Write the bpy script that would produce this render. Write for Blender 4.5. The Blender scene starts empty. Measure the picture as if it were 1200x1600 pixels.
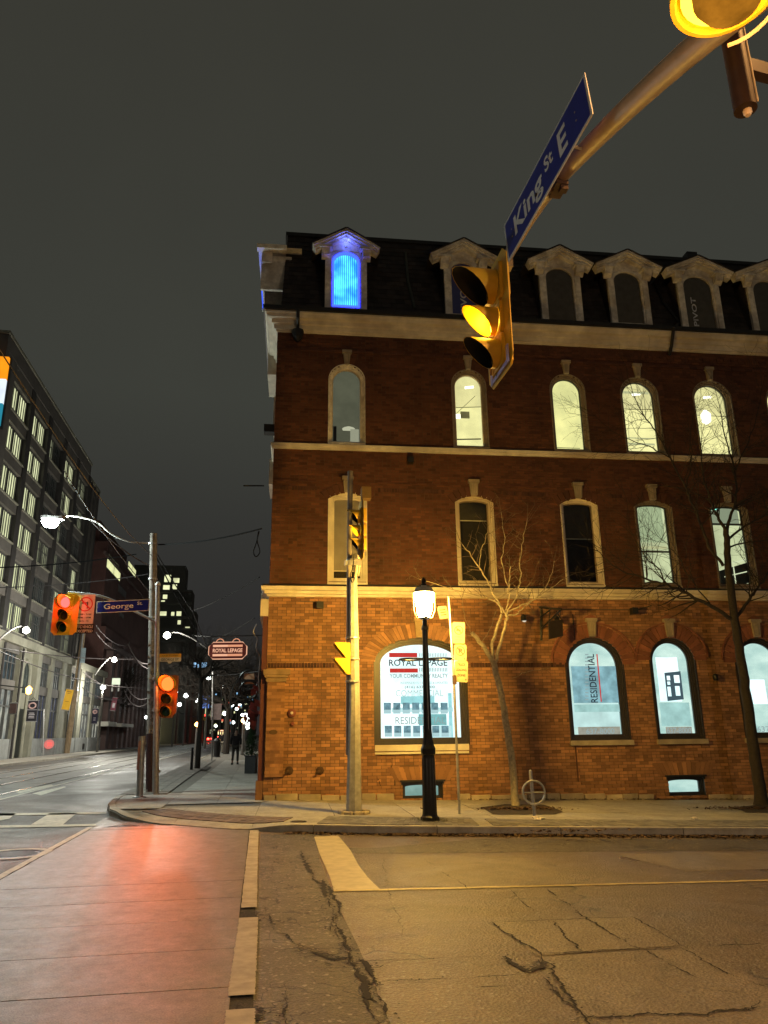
import bpy, bmesh, math, random
from mathutils import Vector, Matrix
import numpy as np
random.seed(7)
SC = bpy.context.scene
COL = SC.collection
R = math.radians

# ------------------------------------------------------------------ camera
FPX = 1165.0
PITCH, ROLL, YAW = R(16.5), R(-0.7), R(9.3)
CAM = np.array([0.0, 0.0, 1.6])
_F = np.array([0, math.cos(PITCH), math.sin(PITCH)])
_U = np.array([0, -math.sin(PITCH), math.cos(PITCH)])
_X = np.array([1.0, 0, 0])
_c, _s = math.cos(ROLL), math.sin(ROLL)
_Z = np.array([[math.cos(YAW), math.sin(YAW), 0], [-math.sin(YAW), math.cos(YAW), 0], [0, 0, 1]])
CR, CU, CF = _Z @ (_c*_X+_s*_U), _Z @ (-_s*_X+_c*_U), _Z @ _F
cam_data = bpy.data.cameras.new('camera')
cam = bpy.data.objects.new('camera', cam_data)
COL.objects.link(cam)
M = Matrix.Identity(4)
for i in range(3):
    M[i][0], M[i][1], M[i][2], M[i][3] = CR[i], CU[i], -CF[i], CAM[i]
cam.matrix_world = M
cam_data.sensor_fit = 'VERTICAL'
cam_data.sensor_height = 24.0
cam_data.lens = 24.0*FPX/1600.0
cam_data.clip_start = 0.05
cam_data.clip_end = 3000
SC.camera = cam

# ------------------------------------------------------------------ night sky: low cloud lit by the city
w = bpy.data.worlds.new('World'); SC.world = w; w.use_nodes = True
nt = w.node_tree; nt.nodes.clear()
out = nt.nodes.new('ShaderNodeOutputWorld'); bg = nt.nodes.new('ShaderNodeBackground')
tc = nt.nodes.new('ShaderNodeTexCoord'); sep = nt.nodes.new('ShaderNodeSeparateXYZ')
rmp = nt.nodes.new('ShaderNodeValToRGB')
nz = nt.nodes.new('ShaderNodeTexNoise'); nz.inputs['Scale'].default_value = 1.6; nz.inputs['Detail'].default_value = 4
nt.links.new(tc.outputs['Generated'], sep.inputs[0]); nt.links.new(tc.outputs['Generated'], nz.inputs['Vector'])
nt.links.new(sep.outputs['Z'], rmp.inputs[0])
e = rmp.color_ramp.elements
e[0].position = 0.0; e[0].color = (.026, .024, .024, 1)
e[1].position = 1.0; e[1].color = (.045, .043, .033, 1)
k = e.new(.15); k.color = (.030, .029, .028, 1)
k = e.new(.42); k.color = (.046, .048, .040, 1)
mx = nt.nodes.new('ShaderNodeMix'); mx.data_type = 'RGBA'; mx.blend_type = 'MULTIPLY'; mx.inputs[0].default_value = .55
r2 = nt.nodes.new('ShaderNodeValToRGB'); r2.color_ramp.elements[0].color = (.50, .50, .54, 1); r2.color_ramp.elements[1].color = (1.2, 1.2, 1.15, 1)
nt.links.new(nz.outputs['Fac'], r2.inputs[0])
nt.links.new(rmp.outputs[0], mx.inputs[6]); nt.links.new(r2.outputs[0], mx.inputs[7])
nt.links.new(mx.outputs[2], bg.inputs[0]); bg.inputs[1].default_value = 1.0
nt.links.new(bg.outputs[0], out.inputs[0])
SC.view_settings.view_transform = 'Standard'
SC.view_settings.look = 'None'
SC.view_settings.exposure = 0.0
SC.view_settings.gamma = 1.0
SC.view_settings.use_curve_mapping = False
SC.render.engine = 'CYCLES'
SC.cycles.max_bounces = 6
SC.cycles.diffuse_bounces = 3
SC.cycles.glossy_bounces = 3
SC.cycles.transparent_max_bounces = 10
SC.cycles.sample_clamp_indirect = 4
SC.cycles.use_denoising = True

# lamp light colours and powers (each lamp's own builder uses these)
SODIUM = (1.0, .47, .14)
LAMP_W = dict(heritage=420, sodium=1700, sodium2=45, led=1500, red=190, orange=850, amber=16, white=850, facade_fill=1150)

# ------------------------------------------------------------------ site survey helpers
def ray(x, y): return CF*FPX + CR*(x-600) + CU*(800-y)
def pj(P):
    d = np.array(P, float)-CAM; q = d @ CF
    return 600+FPX*(d @ CR)/q, 800-FPX*(d @ CU)/q
def gz(x):                                   # the side street falls gently to the south
    return -.02*min(max(x, 0.0), 40.0)
def G(px, py, dz=0.0):                       # where a sight line meets the ground (dz above it)
    d = ray(px, py)
    t = (dz-1.6)/d[2]
    for _ in range(12):
        t = (gz((CAM+d*t)[0])+dz-1.6)/d[2]
    P = CAM+d*t
    return Vector(P)
def at(px, py, Y):
    d = ray(px, py); return Vector(CAM+d*(Y/d[1]))
def atx(px, py, X):
    d = ray(px, py); return Vector(CAM+d*(X/d[0]))
def height_at(P, py):                        # height on the vertical through P seen at picture row py
    lo, hi = -2.0, 80.0
    for _ in range(50):
        m = (lo+hi)/2
        if pj((P[0], P[1], m))[1] > py: lo = m
        else: hi = m
    return (lo+hi)/2

# ------------------------------------------------------------------ materials
MATS = {}
def _nodes(m):
    m.use_nodes = True; t = m.node_tree; t.nodes.clear()
    o = t.nodes.new('ShaderNodeOutputMaterial'); b = t.nodes.new('ShaderNodeBsdfPrincipled')
    t.links.new(b.outputs[0], o.inputs[0]); return t, b, o
def _mix(t, mode, fac, a, b):
    m = t.nodes.new('ShaderNodeMix'); m.data_type = 'RGBA'; m.blend_type = mode
    for s, v in ((m.inputs[0], fac), (m.inputs[6], a), (m.inputs[7], b)):
        if hasattr(v, 'is_linked') or hasattr(v, 'links'): t.links.new(v, s)
        elif isinstance(v, (int, float)): s.default_value = v
        else: s.default_value = (*v, 1)
    return m.outputs[2]
def _ramp(t, src, stops):
    r = t.nodes.new('ShaderNodeValToRGB'); el = r.color_ramp.elements
    while len(el) > 1: el.remove(el[-1])
    el[0].position = stops[0][0]; c = stops[0][1]; el[0].color = (c, c, c, 1) if isinstance(c, (int, float)) else (*c, 1)
    for p, c in stops[1:]:
        q = el.new(p); q.color = (c, c, c, 1) if isinstance(c, (int, float)) else (*c, 1)
    t.links.new(src, r.inputs[0]); return r.outputs[0]
def _noise(t, vec, sc, det=4, rough=.55, dist=0):
    n = t.nodes.new('ShaderNodeTexNoise'); n.inputs['Scale'].default_value = sc
    n.inputs['Detail'].default_value = det; n.inputs['Roughness'].default_value = rough
    n.inputs['Distortion'].default_value = dist
    t.links.new(vec, n.inputs['Vector']); return n.outputs['Fac']
def _vec(t):
    g = t.nodes.new('ShaderNodeNewGeometry'); return g.outputs['Position']
def _bump(t, b, h, strength, dist):
    n = t.nodes.new('ShaderNodeBump'); n.inputs['Strength'].default_value = strength; n.inputs['Distance'].default_value = dist
    t.links.new(h, n.inputs['Height']); t.links.new(n.outputs[0], b.inputs['Normal'])
def mat(name, col, rough=.6, metal=0, var=.25, scale=6, bump=.2, bscale=60, bdist=.004, island=0.0, tint=None, stain=None, spec=.5, roughvar=0.0, grain=0.0):
    """painted / stone / metal surface: base colour broken by two sizes of noise, fine relief, optional change from piece to piece"""
    if name in MATS: return MATS[name]
    m = bpy.data.materials.new(name); t, b, o = _nodes(m); v = _vec(t)
    n1 = _noise(t, v, scale, 5, .6)
    c = _mix(t, 'MULTIPLY', 1.0, col, _ramp(t, n1, [(.3, 1-var), (.7, 1+var*.6)]))
    if tint:
        n3 = _noise(t, v, scale*.31, 3); c = _mix(t, 'MIX', _ramp(t, n3, [(.42, 0), (.66, .75)]), c, tint)
    if island:
        g = t.nodes.new('ShaderNodeNewGeometry'); oi = t.nodes.new('ShaderNodeObjectInfo')
        ad = t.nodes.new('ShaderNodeMath'); ad.operation = 'ADD'
        t.links.new(g.outputs['Random Per Island'], ad.inputs[0]); t.links.new(oi.outputs['Random'], ad.inputs[1])
        fr = t.nodes.new('ShaderNodeMath'); fr.operation = 'FRACT'; t.links.new(ad.outputs[0], fr.inputs[0])
        c = _mix(t, 'MULTIPLY', 1.0, c, _ramp(t, fr.outputs[0], [(0, 1-island), (.12, 1-island*.6), (.5, 1.0), (.85, 1+island*.5), (1, (1+island*1.1, 1+island*1.05, 1+island*.8))]))
    if stain:
        mp_ = t.nodes.new('ShaderNodeMapping'); mp_.inputs['Scale'].default_value = (1, 1, .38); t.links.new(v, mp_.inputs[0]); n4 = _noise(t, mp_.outputs[0], 1.3, 6, .75, .6); c = _mix(t, 'MIX', _ramp(t, n4, [(.52, 0), (.72, .7)]), c, stain)
    if grain: c = _mix(t, 'MULTIPLY', 1.0, c, _ramp(t, _noise(t, v, 75, 4, .75), [(.36, 1-grain), (.64, 1+grain)])); c = _mix(t, 'MULTIPLY', 1.0, c, _ramp(t, _noise(t, v, 14, 5, .7), [(.36, 1-grain*.5), (.64, 1+grain*.5)]))
    t.links.new(c, b.inputs['Base Color'])
    b.inputs['Metallic'].default_value = metal
    b.inputs['Specular IOR Level'].default_value = spec
    if roughvar:
        t.links.new(_ramp(t, _noise(t, v, scale*2.3, 4), [(.3, max(.05, rough-roughvar)), (.7, min(1, rough+roughvar))]), b.inputs['Roughness'])
    else: b.inputs['Roughness'].default_value = rough
    if bump: _bump(t, b, _noise(t, v, bscale, 5, .65), bump, bdist)
    MATS[name] = m; return m
def emit(name, col, strength, noise=0.0, scale=3.0, sample=True, stretch=(1, 1, 1), lo=(1, 1, 1)):
    if name in MATS: return MATS[name]
    m = bpy.data.materials.new(name); m.use_nodes = True; t = m.node_tree; t.nodes.clear()
    o = t.nodes.new('ShaderNodeOutputMaterial'); e_ = t.nodes.new('ShaderNodeEmission')
    e_.inputs[0].default_value = (*col, 1); e_.inputs[1].default_value = strength
    if noise:
        mp = t.nodes.new('ShaderNodeMapping'); mp.inputs['Scale'].default_value = stretch
        t.links.new(_vec(t), mp.inputs[0])
        n = _noise(t, mp.outputs[0], scale, 4)
        c = _mix(t, 'MULTIPLY', 1.0, col, _ramp(t, n, [(.32, tuple((1-noise)*q for q in lo)), (.66, 1.0)]))
        t.links.new(c, e_.inputs[0])
    t.links.new(e_.outputs[0], o.inputs[0])
    if not sample: m.cycles.emission_sampling = 'NONE'
    MATS[name] = m; return m
def glass(name, col=(.99, .985, .96), rough=.03, bump=.05):
    if name in MATS: return MATS[name]
    m = bpy.data.materials.new(name); m.use_nodes = True; t = m.node_tree; t.nodes.clear()
    o = t.nodes.new('ShaderNodeOutputMaterial'); tr = t.nodes.new('ShaderNodeBsdfTransparent'); gl = t.nodes.new('ShaderNodeBsdfGlossy')
    tr.inputs[0].default_value = (*col, 1); gl.inputs['Roughness'].default_value = rough
    fr = t.nodes.new('ShaderNodeFresnel'); fr.inputs[0].default_value = 1.5
    mx_ = t.nodes.new('ShaderNodeMixShader')
    bp = t.nodes.new('ShaderNodeBump'); bp.inputs['Strength'].default_value = bump; bp.inputs['Distance'].default_value = .01
    t.links.new(_noise(t, _vec(t), 3.0, 2), bp.inputs['Height']); t.links.new(bp.outputs[0], gl.inputs['Normal'])
    t.links.new(fr.outputs[0], mx_.inputs[0]); t.links.new(tr.outputs[0], mx_.inputs[1]); t.links.new(gl.outputs[0], mx_.inputs[2])
    t.links.new(mx_.outputs[0], o.inputs[0]); MATS[name] = m; return m

def asphalt(name, col, crack=.5, gloss=.55, cscale=.55, tint=(.09, .07, .055), amt=.5, cw=.012, cmask=(.45, .6)):
    m = bpy.data.materials.new(name); t, b, o = _nodes(m); v = _vec(t)
    big = _noise(t, v, .35, 6, .65, .8)
    mid = _noise(t, v, 3.2, 5, .6)
    fine = _noise(t, v, 60, 5, .8)
    vo = t.nodes.new('ShaderNodeTexVoronoi'); vo.inputs['Scale'].default_value = 42; t.links.new(v, vo.inputs['Vector'])
    c = _mix(t, 'MULTIPLY', 1.0, col, _ramp(t, mid, [(.3, .78), (.7, 1.22)]))
    c = _mix(t, 'MIX', _ramp(t, big, [(.42, 0), (.62, amt)]), c, tint)
    c = _mix(t, 'MULTIPLY', 1.0, c, _ramp(t, fine, [(.38, .50), (.62, 1.5)]))
    sp = _ramp(t, vo.outputs['Color'], [(.80, 0), (.90, 1)])
    c = _mix(t, 'MIX', sp, c, (.22, .19, .16))
    # hairline cracks
    wn = t.nodes.new('ShaderNodeTexNoise'); wn.inputs['Scale'].default_value = 2.3; wn.inputs['Detail'].default_value = 5; t.links.new(v, wn.inputs['Vector'])
    dv = t.nodes.new('ShaderNodeVectorMath'); dv.operation = 'MULTIPLY_ADD'
    t.links.new(wn.outputs['Color'], dv.inputs[0]); dv.inputs[1].default_value = (.9, .9, .0); t.links.new(v, dv.inputs[2])
    ve = t.nodes.new('ShaderNodeTexVoronoi'); ve.feature = 'DISTANCE_TO_EDGE'; ve.inputs['Scale'].default_value = cscale
    t.links.new(dv.outputs[0], ve.inputs['Vector'])
    cm = _ramp(t, _noise(t, v, .9, 4), [(cmask[0], 0), (cmask[1], 1)])
    ln = _ramp(t, ve.outputs['Distance'], [(.0, 1), (cw*.5, .9), (cw, 0)])
    cf = _mix(t, 'MULTIPLY', 1.0, ln, cm)
    bw = t.nodes.new('ShaderNodeRGBToBW'); t.links.new(cf, bw.inputs[0])
    mu = t.nodes.new('ShaderNodeMath'); mu.operation = 'MULTIPLY'; mu.inputs[1].default_value = crack; t.links.new(bw.outputs[0], mu.inputs[0])
    c = _mix(t, 'MIX', mu.outputs[0], c, (.012, .01, .008))
    t.links.new(c, b.inputs['Base Color'])
    t.links.new(_ramp(t, big, [(.35, gloss-.12), (.65, gloss+.15)]), b.inputs['Roughness'])
    ad = t.nodes.new('ShaderNodeMath'); ad.operation = 'SUBTRACT'; t.links.new(fine, ad.inputs[0]); t.links.new(mu.outputs[0], ad.inputs[1])
    ad2 = t.nodes.new('ShaderNodeMath'); ad2.operation = 'ADD'; t.links.new(ad.outputs[0], ad2.inputs[0]); t.links.new(vo.outputs['Distance'], ad2.inputs[1])
    _bump(t, b, ad2.outputs[0], 1.0, .011)
    MATS[name] = m; return m

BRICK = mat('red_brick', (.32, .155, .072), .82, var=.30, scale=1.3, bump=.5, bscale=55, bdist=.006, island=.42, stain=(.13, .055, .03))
BRICK_DIMMED = mat('dimmed_red_upper_brick', (.112, .040, .020), .85, var=.32, scale=1.3, bump=.5, bscale=55, bdist=.006, island=.36, stain=(.11, .04, .022))  # weaker light up the wall put into a darker brick colour
MORTAR = mat('mortar', (.10, .062, .038), .95, var=.3, scale=5, bump=.6, bscale=70)
ARCH_DIMMED = mat('dimmed_upper_arch_brick', (.10, .036, .020), .8, var=.25, scale=4, bump=.4, island=.3)  # arch brick darkened to match, upper dimming put into its colour
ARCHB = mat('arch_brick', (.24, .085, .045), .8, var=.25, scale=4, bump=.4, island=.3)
STONE = mat('sandstone', (.40, .33, .24), .8, var=.35, scale=3, bump=.5, bscale=30, bdist=.01, tint=(.22, .17, .12), island=.25)
CREAM = mat('cream_painted_trim', (.74, .66, .52), .6, var=.25, scale=2.5, bump=.3, bscale=25, bdist=.006, tint=(.44, .35, .25))
PEEL = mat('peeling_white_paint', (.86, .81, .70), .65, var=.3, scale=7, bump=.5, bscale=18, bdist=.01, tint=(.42, .35, .27))
SLATE = mat('dark_roof_shingle', (.035, .028, .026), .75, var=.5, scale=3, bump=.5, bscale=40, island=.5)
DARK = mat('dark_painted_metal', (.018, .017, .016), .42, var=.4, scale=9, bump=.15)
BLACK = mat('glossy_black_iron', (.011, .010, .010), .32, var=.4, scale=11, bump=.25, bscale=40)
BRONZE = mat('dark_window_frame', (.030, .024, .018), .45, var=.3, scale=9, bump=.1)
ZINC = mat('galvanised_steel', (.42, .41, .40), .45, metal=.6, var=.25, scale=12, bump=.2, stain=(.24, .19, .15))
CONC_POLE = mat('weathered_concrete_pole', (.33, .31, .28), .8, var=.3, scale=9, bump=.5, bscale=70, stain=(.2, .17, .14))
WOOD = mat('weathered_pole_wood', (.24, .20, .17), .85, var=.4, scale=8, bump=.6, bscale=30, stain=(.12, .08, .06))
BARK = mat('pale_tree_bark', (.36, .30, .21), .85, var=.4, scale=14, bump=.7, bscale=40, bdist=.01)
BARK_SHADED = mat('shaded_tree_bark', (.032, .024, .018), .9, var=.4, scale=14, bump=.8, bscale=30, bdist=.015)  # shading of the right-hand tree put into its bark colour
YELLOW = mat('signal_yellow_enamel', (.80, .47, .03), .42, var=.14, scale=5, bump=.05)
VISIN = mat('visor_black_inside', (.012, .011, .010), .7, var=.3, bump=0)
BLUE = mat('sign_blue_sheeting', (.016, .024, .33), .35, var=.1, scale=8, bump=0)
WHITE = mat('white_paint', (.80, .79, .76), .5, var=.08, scale=8, bump=0)
CONC = mat('pavement_concrete', (.36, .33, .28), .78, grain=.28, var=.22, scale=1.7, bump=.5, bscale=90, bdist=.004, stain=(.24, .21, .17), island=.12)
SLABM = mat('crosswalk_concrete', (.155, .132, .100), .50, grain=.40, var=.25, scale=2.3, bump=.7, bscale=80, bdist=.005, stain=(.15, .125, .10), island=.10, roughvar=.05)
PAVER = mat('brick_paver', (.17, .115, .09), .8, var=.25, scale=5, bump=.5, island=.35)
PAVERG = mat('grey_paver', (.20, .18, .15), .8, var=.25, scale=5, bump=.5, island=.3)
KERB = mat('kerb_concrete', (.38, .34, .28), .8, var=.25, scale=4, bump=.5, stain=(.2, .17, .13), island=.12)
LINE = mat('worn_road_paint', (.62, .57, .46), .6, var=.3, scale=9, bump=.5, bscale=110, stain=(.28, .24, .19))
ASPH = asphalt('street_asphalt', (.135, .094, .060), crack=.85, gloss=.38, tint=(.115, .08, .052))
ASPH2 = asphalt('old_patched_asphalt', (.085, .066, .046), crack=.97, gloss=.6, cscale=2.6, cw=.030, cmask=(.40, .52))
ASPH3 = asphalt('smooth_asphalt_patch', (.18, .138, .092), crack=.25, gloss=.48, amt=.25, tint=(.155, .12, .08))
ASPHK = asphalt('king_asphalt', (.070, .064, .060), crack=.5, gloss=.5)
TRACK = mat('track_concrete', (.26, .25, .23), .66, var=.25, scale=.9, bump=.35, bscale=80, stain=(.15, .14, .13), roughvar=.1)
CRACK = mat('crack_gap', (.018, .014, .011), .95, var=.2, bump=.6, bscale=60)
RAIL = mat('steel_rail', (.30, .28, .27), .25, metal=1, var=.2, bump=.05)
PANE = glass('window_glass')
ROOMD = mat('dark_room', (.02, .018, .016), .9, var=.5, scale=2, bump=0)

# ------------------------------------------------------------------ mesh builder
def W(o):
    m = o.matrix_basis.copy()
    return m if o.parent is None else W(o.parent) @ m
class MB:
    def __init__(s): s.v = []; s.f = []; s.sm = False
    def add(s, vs, fs):
        k = len(s.v); s.v += [tuple(q) for q in vs]; s.f += [tuple(i+k for i in f) for f in fs]; return s
    def box(s, a, b, taper=None):
        x0, y0, z0 = a; x1, y1, z1 = b
        return s.add([(x0, y0, z0), (x1, y0, z0), (x1, y1, z0), (x0, y1, z0), (x0, y0, z1), (x1, y0, z1), (x1, y1, z1), (x0, y1, z1)],
                     [(0, 3, 2, 1), (4, 5, 6, 7), (0, 1, 5, 4), (1, 2, 6, 5), (2, 3, 7, 6), (3, 0, 4, 7)])
    def obox(s, c, ax, ay, az):            # oriented box: centre and half axes
        c, ax, ay, az = map(Vector, (c, ax, ay, az)); vs = []
        for k in (-1, 1):
            for i, j in ((-1, -1), (1, -1), (1, 1), (-1, 1)): vs.append(c+ax*i+ay*j+az*k)
        return s.add(vs, [(0, 3, 2, 1), (4, 5, 6, 7), (0, 1, 5, 4), (1, 2, 6, 5), (2, 3, 7, 6), (3, 0, 4, 7)])
    def prism(s, poly, off, top=True):     # poly: list of 3d points, off: extrusion
        n = len(poly); off = Vector(off); p = [Vector(q) for q in poly]
        fs = [tuple(range(n))[::-1], tuple(range(n, 2*n))] + [(i, (i+1) % n, n+(i+1) % n, n+i) for i in range(n)]
        return s.add(p+[q+off for q in p], fs)
    def tube(s, pts, rad, n=8, cap=True):
        pts = [Vector(p) for p in pts]
        if not hasattr(rad, '__len__'): rad = [rad]*len(pts)
        vs = []; fs = []; prev = None
        for i, p in enumerate(pts):
            d = (pts[min(i+1, len(pts)-1)]-pts[max(i-1, 0)])
            if d.length < 1e-9: d = Vector((0, 0, 1))
            d.normalize()
            if prev is None:
                a = d.cross(Vector((0, 0, 1)) if abs(d.z) < .9 else Vector((1, 0, 0))).normalized()
            else:
                a = (prev-d*prev.dot(d)); a = a.normalized() if a.length > 1e-6 else d.orthogonal().normalized()
            prev = a; b = d.cross(a)
            for j in range(n):
                t = 2*math.pi*j/n; vs.append(p+(a*math.cos(t)+b*math.sin(t))*rad[i])
        for i in range(len(pts)-1):
            for j in range(n): fs.append((i*n+j, i*n+(j+1) % n, (i+1)*n+(j+1) % n, (i+1)*n+j))
        if cap: fs += [tuple(range(n))[::-1], tuple(range((len(pts)-1)*n, len(pts)*n))]
        return s.add(vs, fs)
    def lathe(s, c, prof, n=16, axis='z'):
        c = Vector(c); vs = []; fs = []
        for r, h in prof:
            for j in range(n):
                t = 2*math.pi*j/n; x, y = r*math.cos(t), r*math.sin(t)
                vs.append(c+(Vector((x, y, h)) if axis == 'z' else Vector((h, x, y)) if axis == 'x' else Vector((x, h, y))))
        for i in range(len(prof)-1):
            for j in range(n): fs.append((i*n+j, i*n+(j+1) % n, (i+1)*n+(j+1) % n, (i+1)*n+j))
        fs += [tuple(range(n))[::-1], tuple(range((len(prof)-1)*n, len(prof)*n))]
        return s.add(vs, fs)
    def ring(s, A, B, y0, y1):             # frame between outline A and inner outline B (x,z), front y0, back y1
        n = len(A)
        vs = [(a[0], y0, a[1]) for a in A]+[(b[0], y0, b[1]) for b in B]+[(a[0], y1, a[1]) for a in A]+[(b[0], y1, b[1]) for b in B]
        fs = []
        for i in range(n):
            j = (i+1) % n
            fs += [(i, j, n+j, n+i), (n+i, n+j, 3*n+j, 3*n+i), (i, 2*n+i, 2*n+j, j), (2*n+i, 3*n+i, 3*n+j, 2*n+j)]
        return s.add(vs, fs)
    def mesh(s, name, m, smooth=False):
        me = bpy.data.meshes.new(name); me.from_pydata(s.v, [], s.f)
        if m: me.materials.append(m)
        if smooth: me.polygons.foreach_set('use_smooth', [True]*len(me.polygons))
        me.update(); return me
    def build(s, name, m, parent=None, smooth=False, local=False, kind=None, fix=True):
        if parent is not None and not local:
            inv = W(parent).inverted(); s.v = [tuple(inv @ Vector(q)) for q in s.v]
        me = s.mesh(name, m, smooth)
        if fix:
            bm = bmesh.new(); bm.from_mesh(me); bmesh.ops.recalc_face_normals(bm, faces=bm.faces); bm.to_mesh(me); bm.free()
        o = bpy.data.objects.new(name, me); COL.objects.link(o)
        if parent is not None: o.parent = parent
        if kind: o['kind'] = kind
        if smooth:
            try: me.set_sharp_from_angle(angle=R(38))
            except Exception: pass
        return o
def empty(name, loc, rz=0.0, label=None, cat=None, group=None, parent=None):
    o = bpy.data.objects.new(name, None); COL.objects.link(o); o.location = loc; o.rotation_euler = (0, 0, rz)
    o.empty_display_size = .2
    if parent is not None: o.parent = parent
    return tag(o, label, cat, group)
def tag(o, label=None, cat=None, group=None, kind=None):
    for k_, v_ in (('label', label), ('category', cat), ('group', group), ('kind', kind)):
        if v_: o[k_] = v_
    return o
def copy_tree(o, parent=None):
    c = o.copy(); COL.objects.link(c)
    if parent is not None: c.parent = parent
    for ch in list(o.children): copy_tree(ch, c)
    return c
def aimed(o, target):
    d = (Vector(target)-Vector(W(o).translation)); o.rotation_euler = d.to_track_quat('-Z', 'Y').to_euler(); return o
def lamp(name, loc, col, power, parent, rad=.12, spot=None):
    L = bpy.data.lights.new(name, 'POINT' if spot is None else 'SPOT'); L.color = col; L.energy = power; L.shadow_soft_size = rad
    if spot: L.spot_size = spot; L.spot_blend = .5
    o = bpy.data.objects.new(name, L); COL.objects.link(o)
    if parent is not None: o.parent = parent; o.location = W(parent).inverted() @ Vector(loc)
    else: o.location = loc
    return o
_fontcache = {}
def text(body, mat_, parent, origin, ex, ez, width=None, height=None, bold=0.0, name='lettering', align='CENTER', local=False, depth=.002, spacing=1.0):
    """lettering lying in the plane of ex (reading direction) and ez (up); origin = centre of the words"""
    cu = bpy.data.curves.new('t', 'FONT'); cu.body = body; cu.align_x = 'CENTER'; cu.align_y = 'CENTER'; cu.size = 1; cu.offset = bold; cu.resolution_u = 3
    cu.space_character = spacing
    ob = bpy.data.objects.new('t', cu); COL.objects.link(ob)
    bpy.context.view_layer.update()
    dg = bpy.context.evaluated_depsgraph_get()
    me = bpy.data.meshes.new_from_object(ob.evaluated_get(dg)); bpy.data.objects.remove(ob)
    vs = [v.co.copy() for v in me.vertices]
    if not vs: return None
    x0, x1 = min(v.x for v in vs), max(v.x for v in vs); y0, y1 = min(v.y for v in vs), max(v.y for v in vs)
    sy = height/(y1-y0) if height else width/(x1-x0); sx = width/(x1-x0) if width else sy
    ex, ez, origin = Vector(ex).normalized(), Vector(ez).normalized(), Vector(origin)
    n = ex.cross(ez)
    inv = None if (local or parent is None) else W(parent).inverted()
    for v in me.vertices:
        p = origin+ex*((v.co.x-(x0+x1)/2)*sx)+ez*((v.co.y-(y0+y1)/2)*sy)+n*depth
        v.co = inv @ p if inv is not None else p
    me.materials.clear(); me.materials.append(mat_)
    me.name = name
    o = bpy.data.objects.new(name, me); COL.objects.link(o)
    if parent is not None: o.parent = parent
    return o

# ------------------------------------------------------------------ ground sheets
def clip_half(poly, nx, ny, d):            # keep nx*x+ny*y <= d
    out_ = []
    for i in range(len(poly)):
        a, b = poly[i], poly[(i+1) % len(poly)]
        da, db = nx*a[0]+ny*a[1]-d, nx*b[0]+ny*b[1]-d
        if da <= 0: out_.append(a)
        if (da < 0 < db) or (db < 0 < da):
            t = da/(da-db); out_.append((a[0]+(b[0]-a[0])*t, a[1]+(b[1]-a[1])*t))
    return out_
def clip_cell(poly, cell):                 # cell: convex, counter-clockwise
    p = poly
    for i in range(len(cell)):
        a, b = cell[i], cell[(i+1) % len(cell)]
        nx, ny = b[1]-a[1], -(b[0]-a[0])
        p = clip_half(p, nx, ny, nx*a[0]+ny*a[1])
        if len(p) < 3: return []
    return p
def area(p): return .5*sum(p[i][0]*p[(i+1) % len(p)][1]-p[(i+1) % len(p)][0]*p[i][1] for i in range(len(p)))
def ramp_drop(x, y):                       # dropped kerb at the crosswalk
    if y > 18.5 or x > .6 or x < -3.6: return 0.0
    best = 9.0
    for i in range(len(KP)-1):
        ax_, ay_ = KP[i]; bx_, by_ = KP[i+1]
        if min(ay_, by_) > 22: continue
        L2 = (bx_-ax_)**2+(by_-ay_)**2; t = max(0, min(1, ((x-ax_)*(bx_-ax_)+(y-ay_)*(by_-ay_))/L2))
        best = min(best, math.hypot(x-ax_-t*(bx_-ax_), y-ay_-t*(by_-ay_)))
    k_ = max(0, 1-best/1.4); side_ = max(0, min(1, (.55-x)/.7))*max(0, min(1, (17.0-y)/1.2))
    return .112*k_*side_
def fine_sheet(poly, dz, thick=.03, step=.28):
    mb = MB()
    if area(poly) < 0: poly = poly[::-1]
    x0, x1 = min(p[0] for p in poly), max(p[0] for p in poly); y0, y1 = min(p[1] for p in poly), max(p[1] for p in poly)
    i0, i1, j0, j1 = math.floor(x0/step), math.ceil(x1/step), math.floor(y0/step), math.ceil(y1/step)
    for i in range(i0, i1):
        for j in range(j0, j1):
            c = clip_cell(poly, [(i*step, j*step), (i*step+step, j*step), (i*step+step, j*step+step), (i*step, j*step+step)])
            if len(c) < 3 or abs(area(c)) < 1e-6: continue
            mb.add([(q[0], q[1], gz(q[0])+dz-ramp_drop(*q)) for q in c], [tuple(range(len(c)))])
    return mb
def sheet_mb(poly, dz, thick=0.0):
    mb = MB()
    poly = [(q[0], q[1]) for q in poly]
    if area(poly) < 0: poly = poly[::-1]
    for lo_, hi_ in ((-1e5, 0), (0, 40), (40, 1e5)):
        p = clip_half(clip_half(poly, 1, 0, hi_), -1, 0, -lo_)
        if len(p) < 3 or abs(area(p)) < 1e-5: continue
        top = [(q[0], q[1], gz(q[0])+dz) for q in p]
        if thick: mb.prism([(a, b, c-thick) for a, b, c in top], (0, 0, thick))
        else: mb.add(top, [tuple(range(len(top)))])
    return mb
def offset_path(path, d):
    out_ = []
    for i, p in enumerate(path):
        a = Vector(path[max(i-1, 0)]); b = Vector(path[min(i+1, len(path)-1)])
        t = (b-a).normalized(); out_.append((p[0]+t.y*d, p[1]-t.x*d))
    return out_

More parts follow.
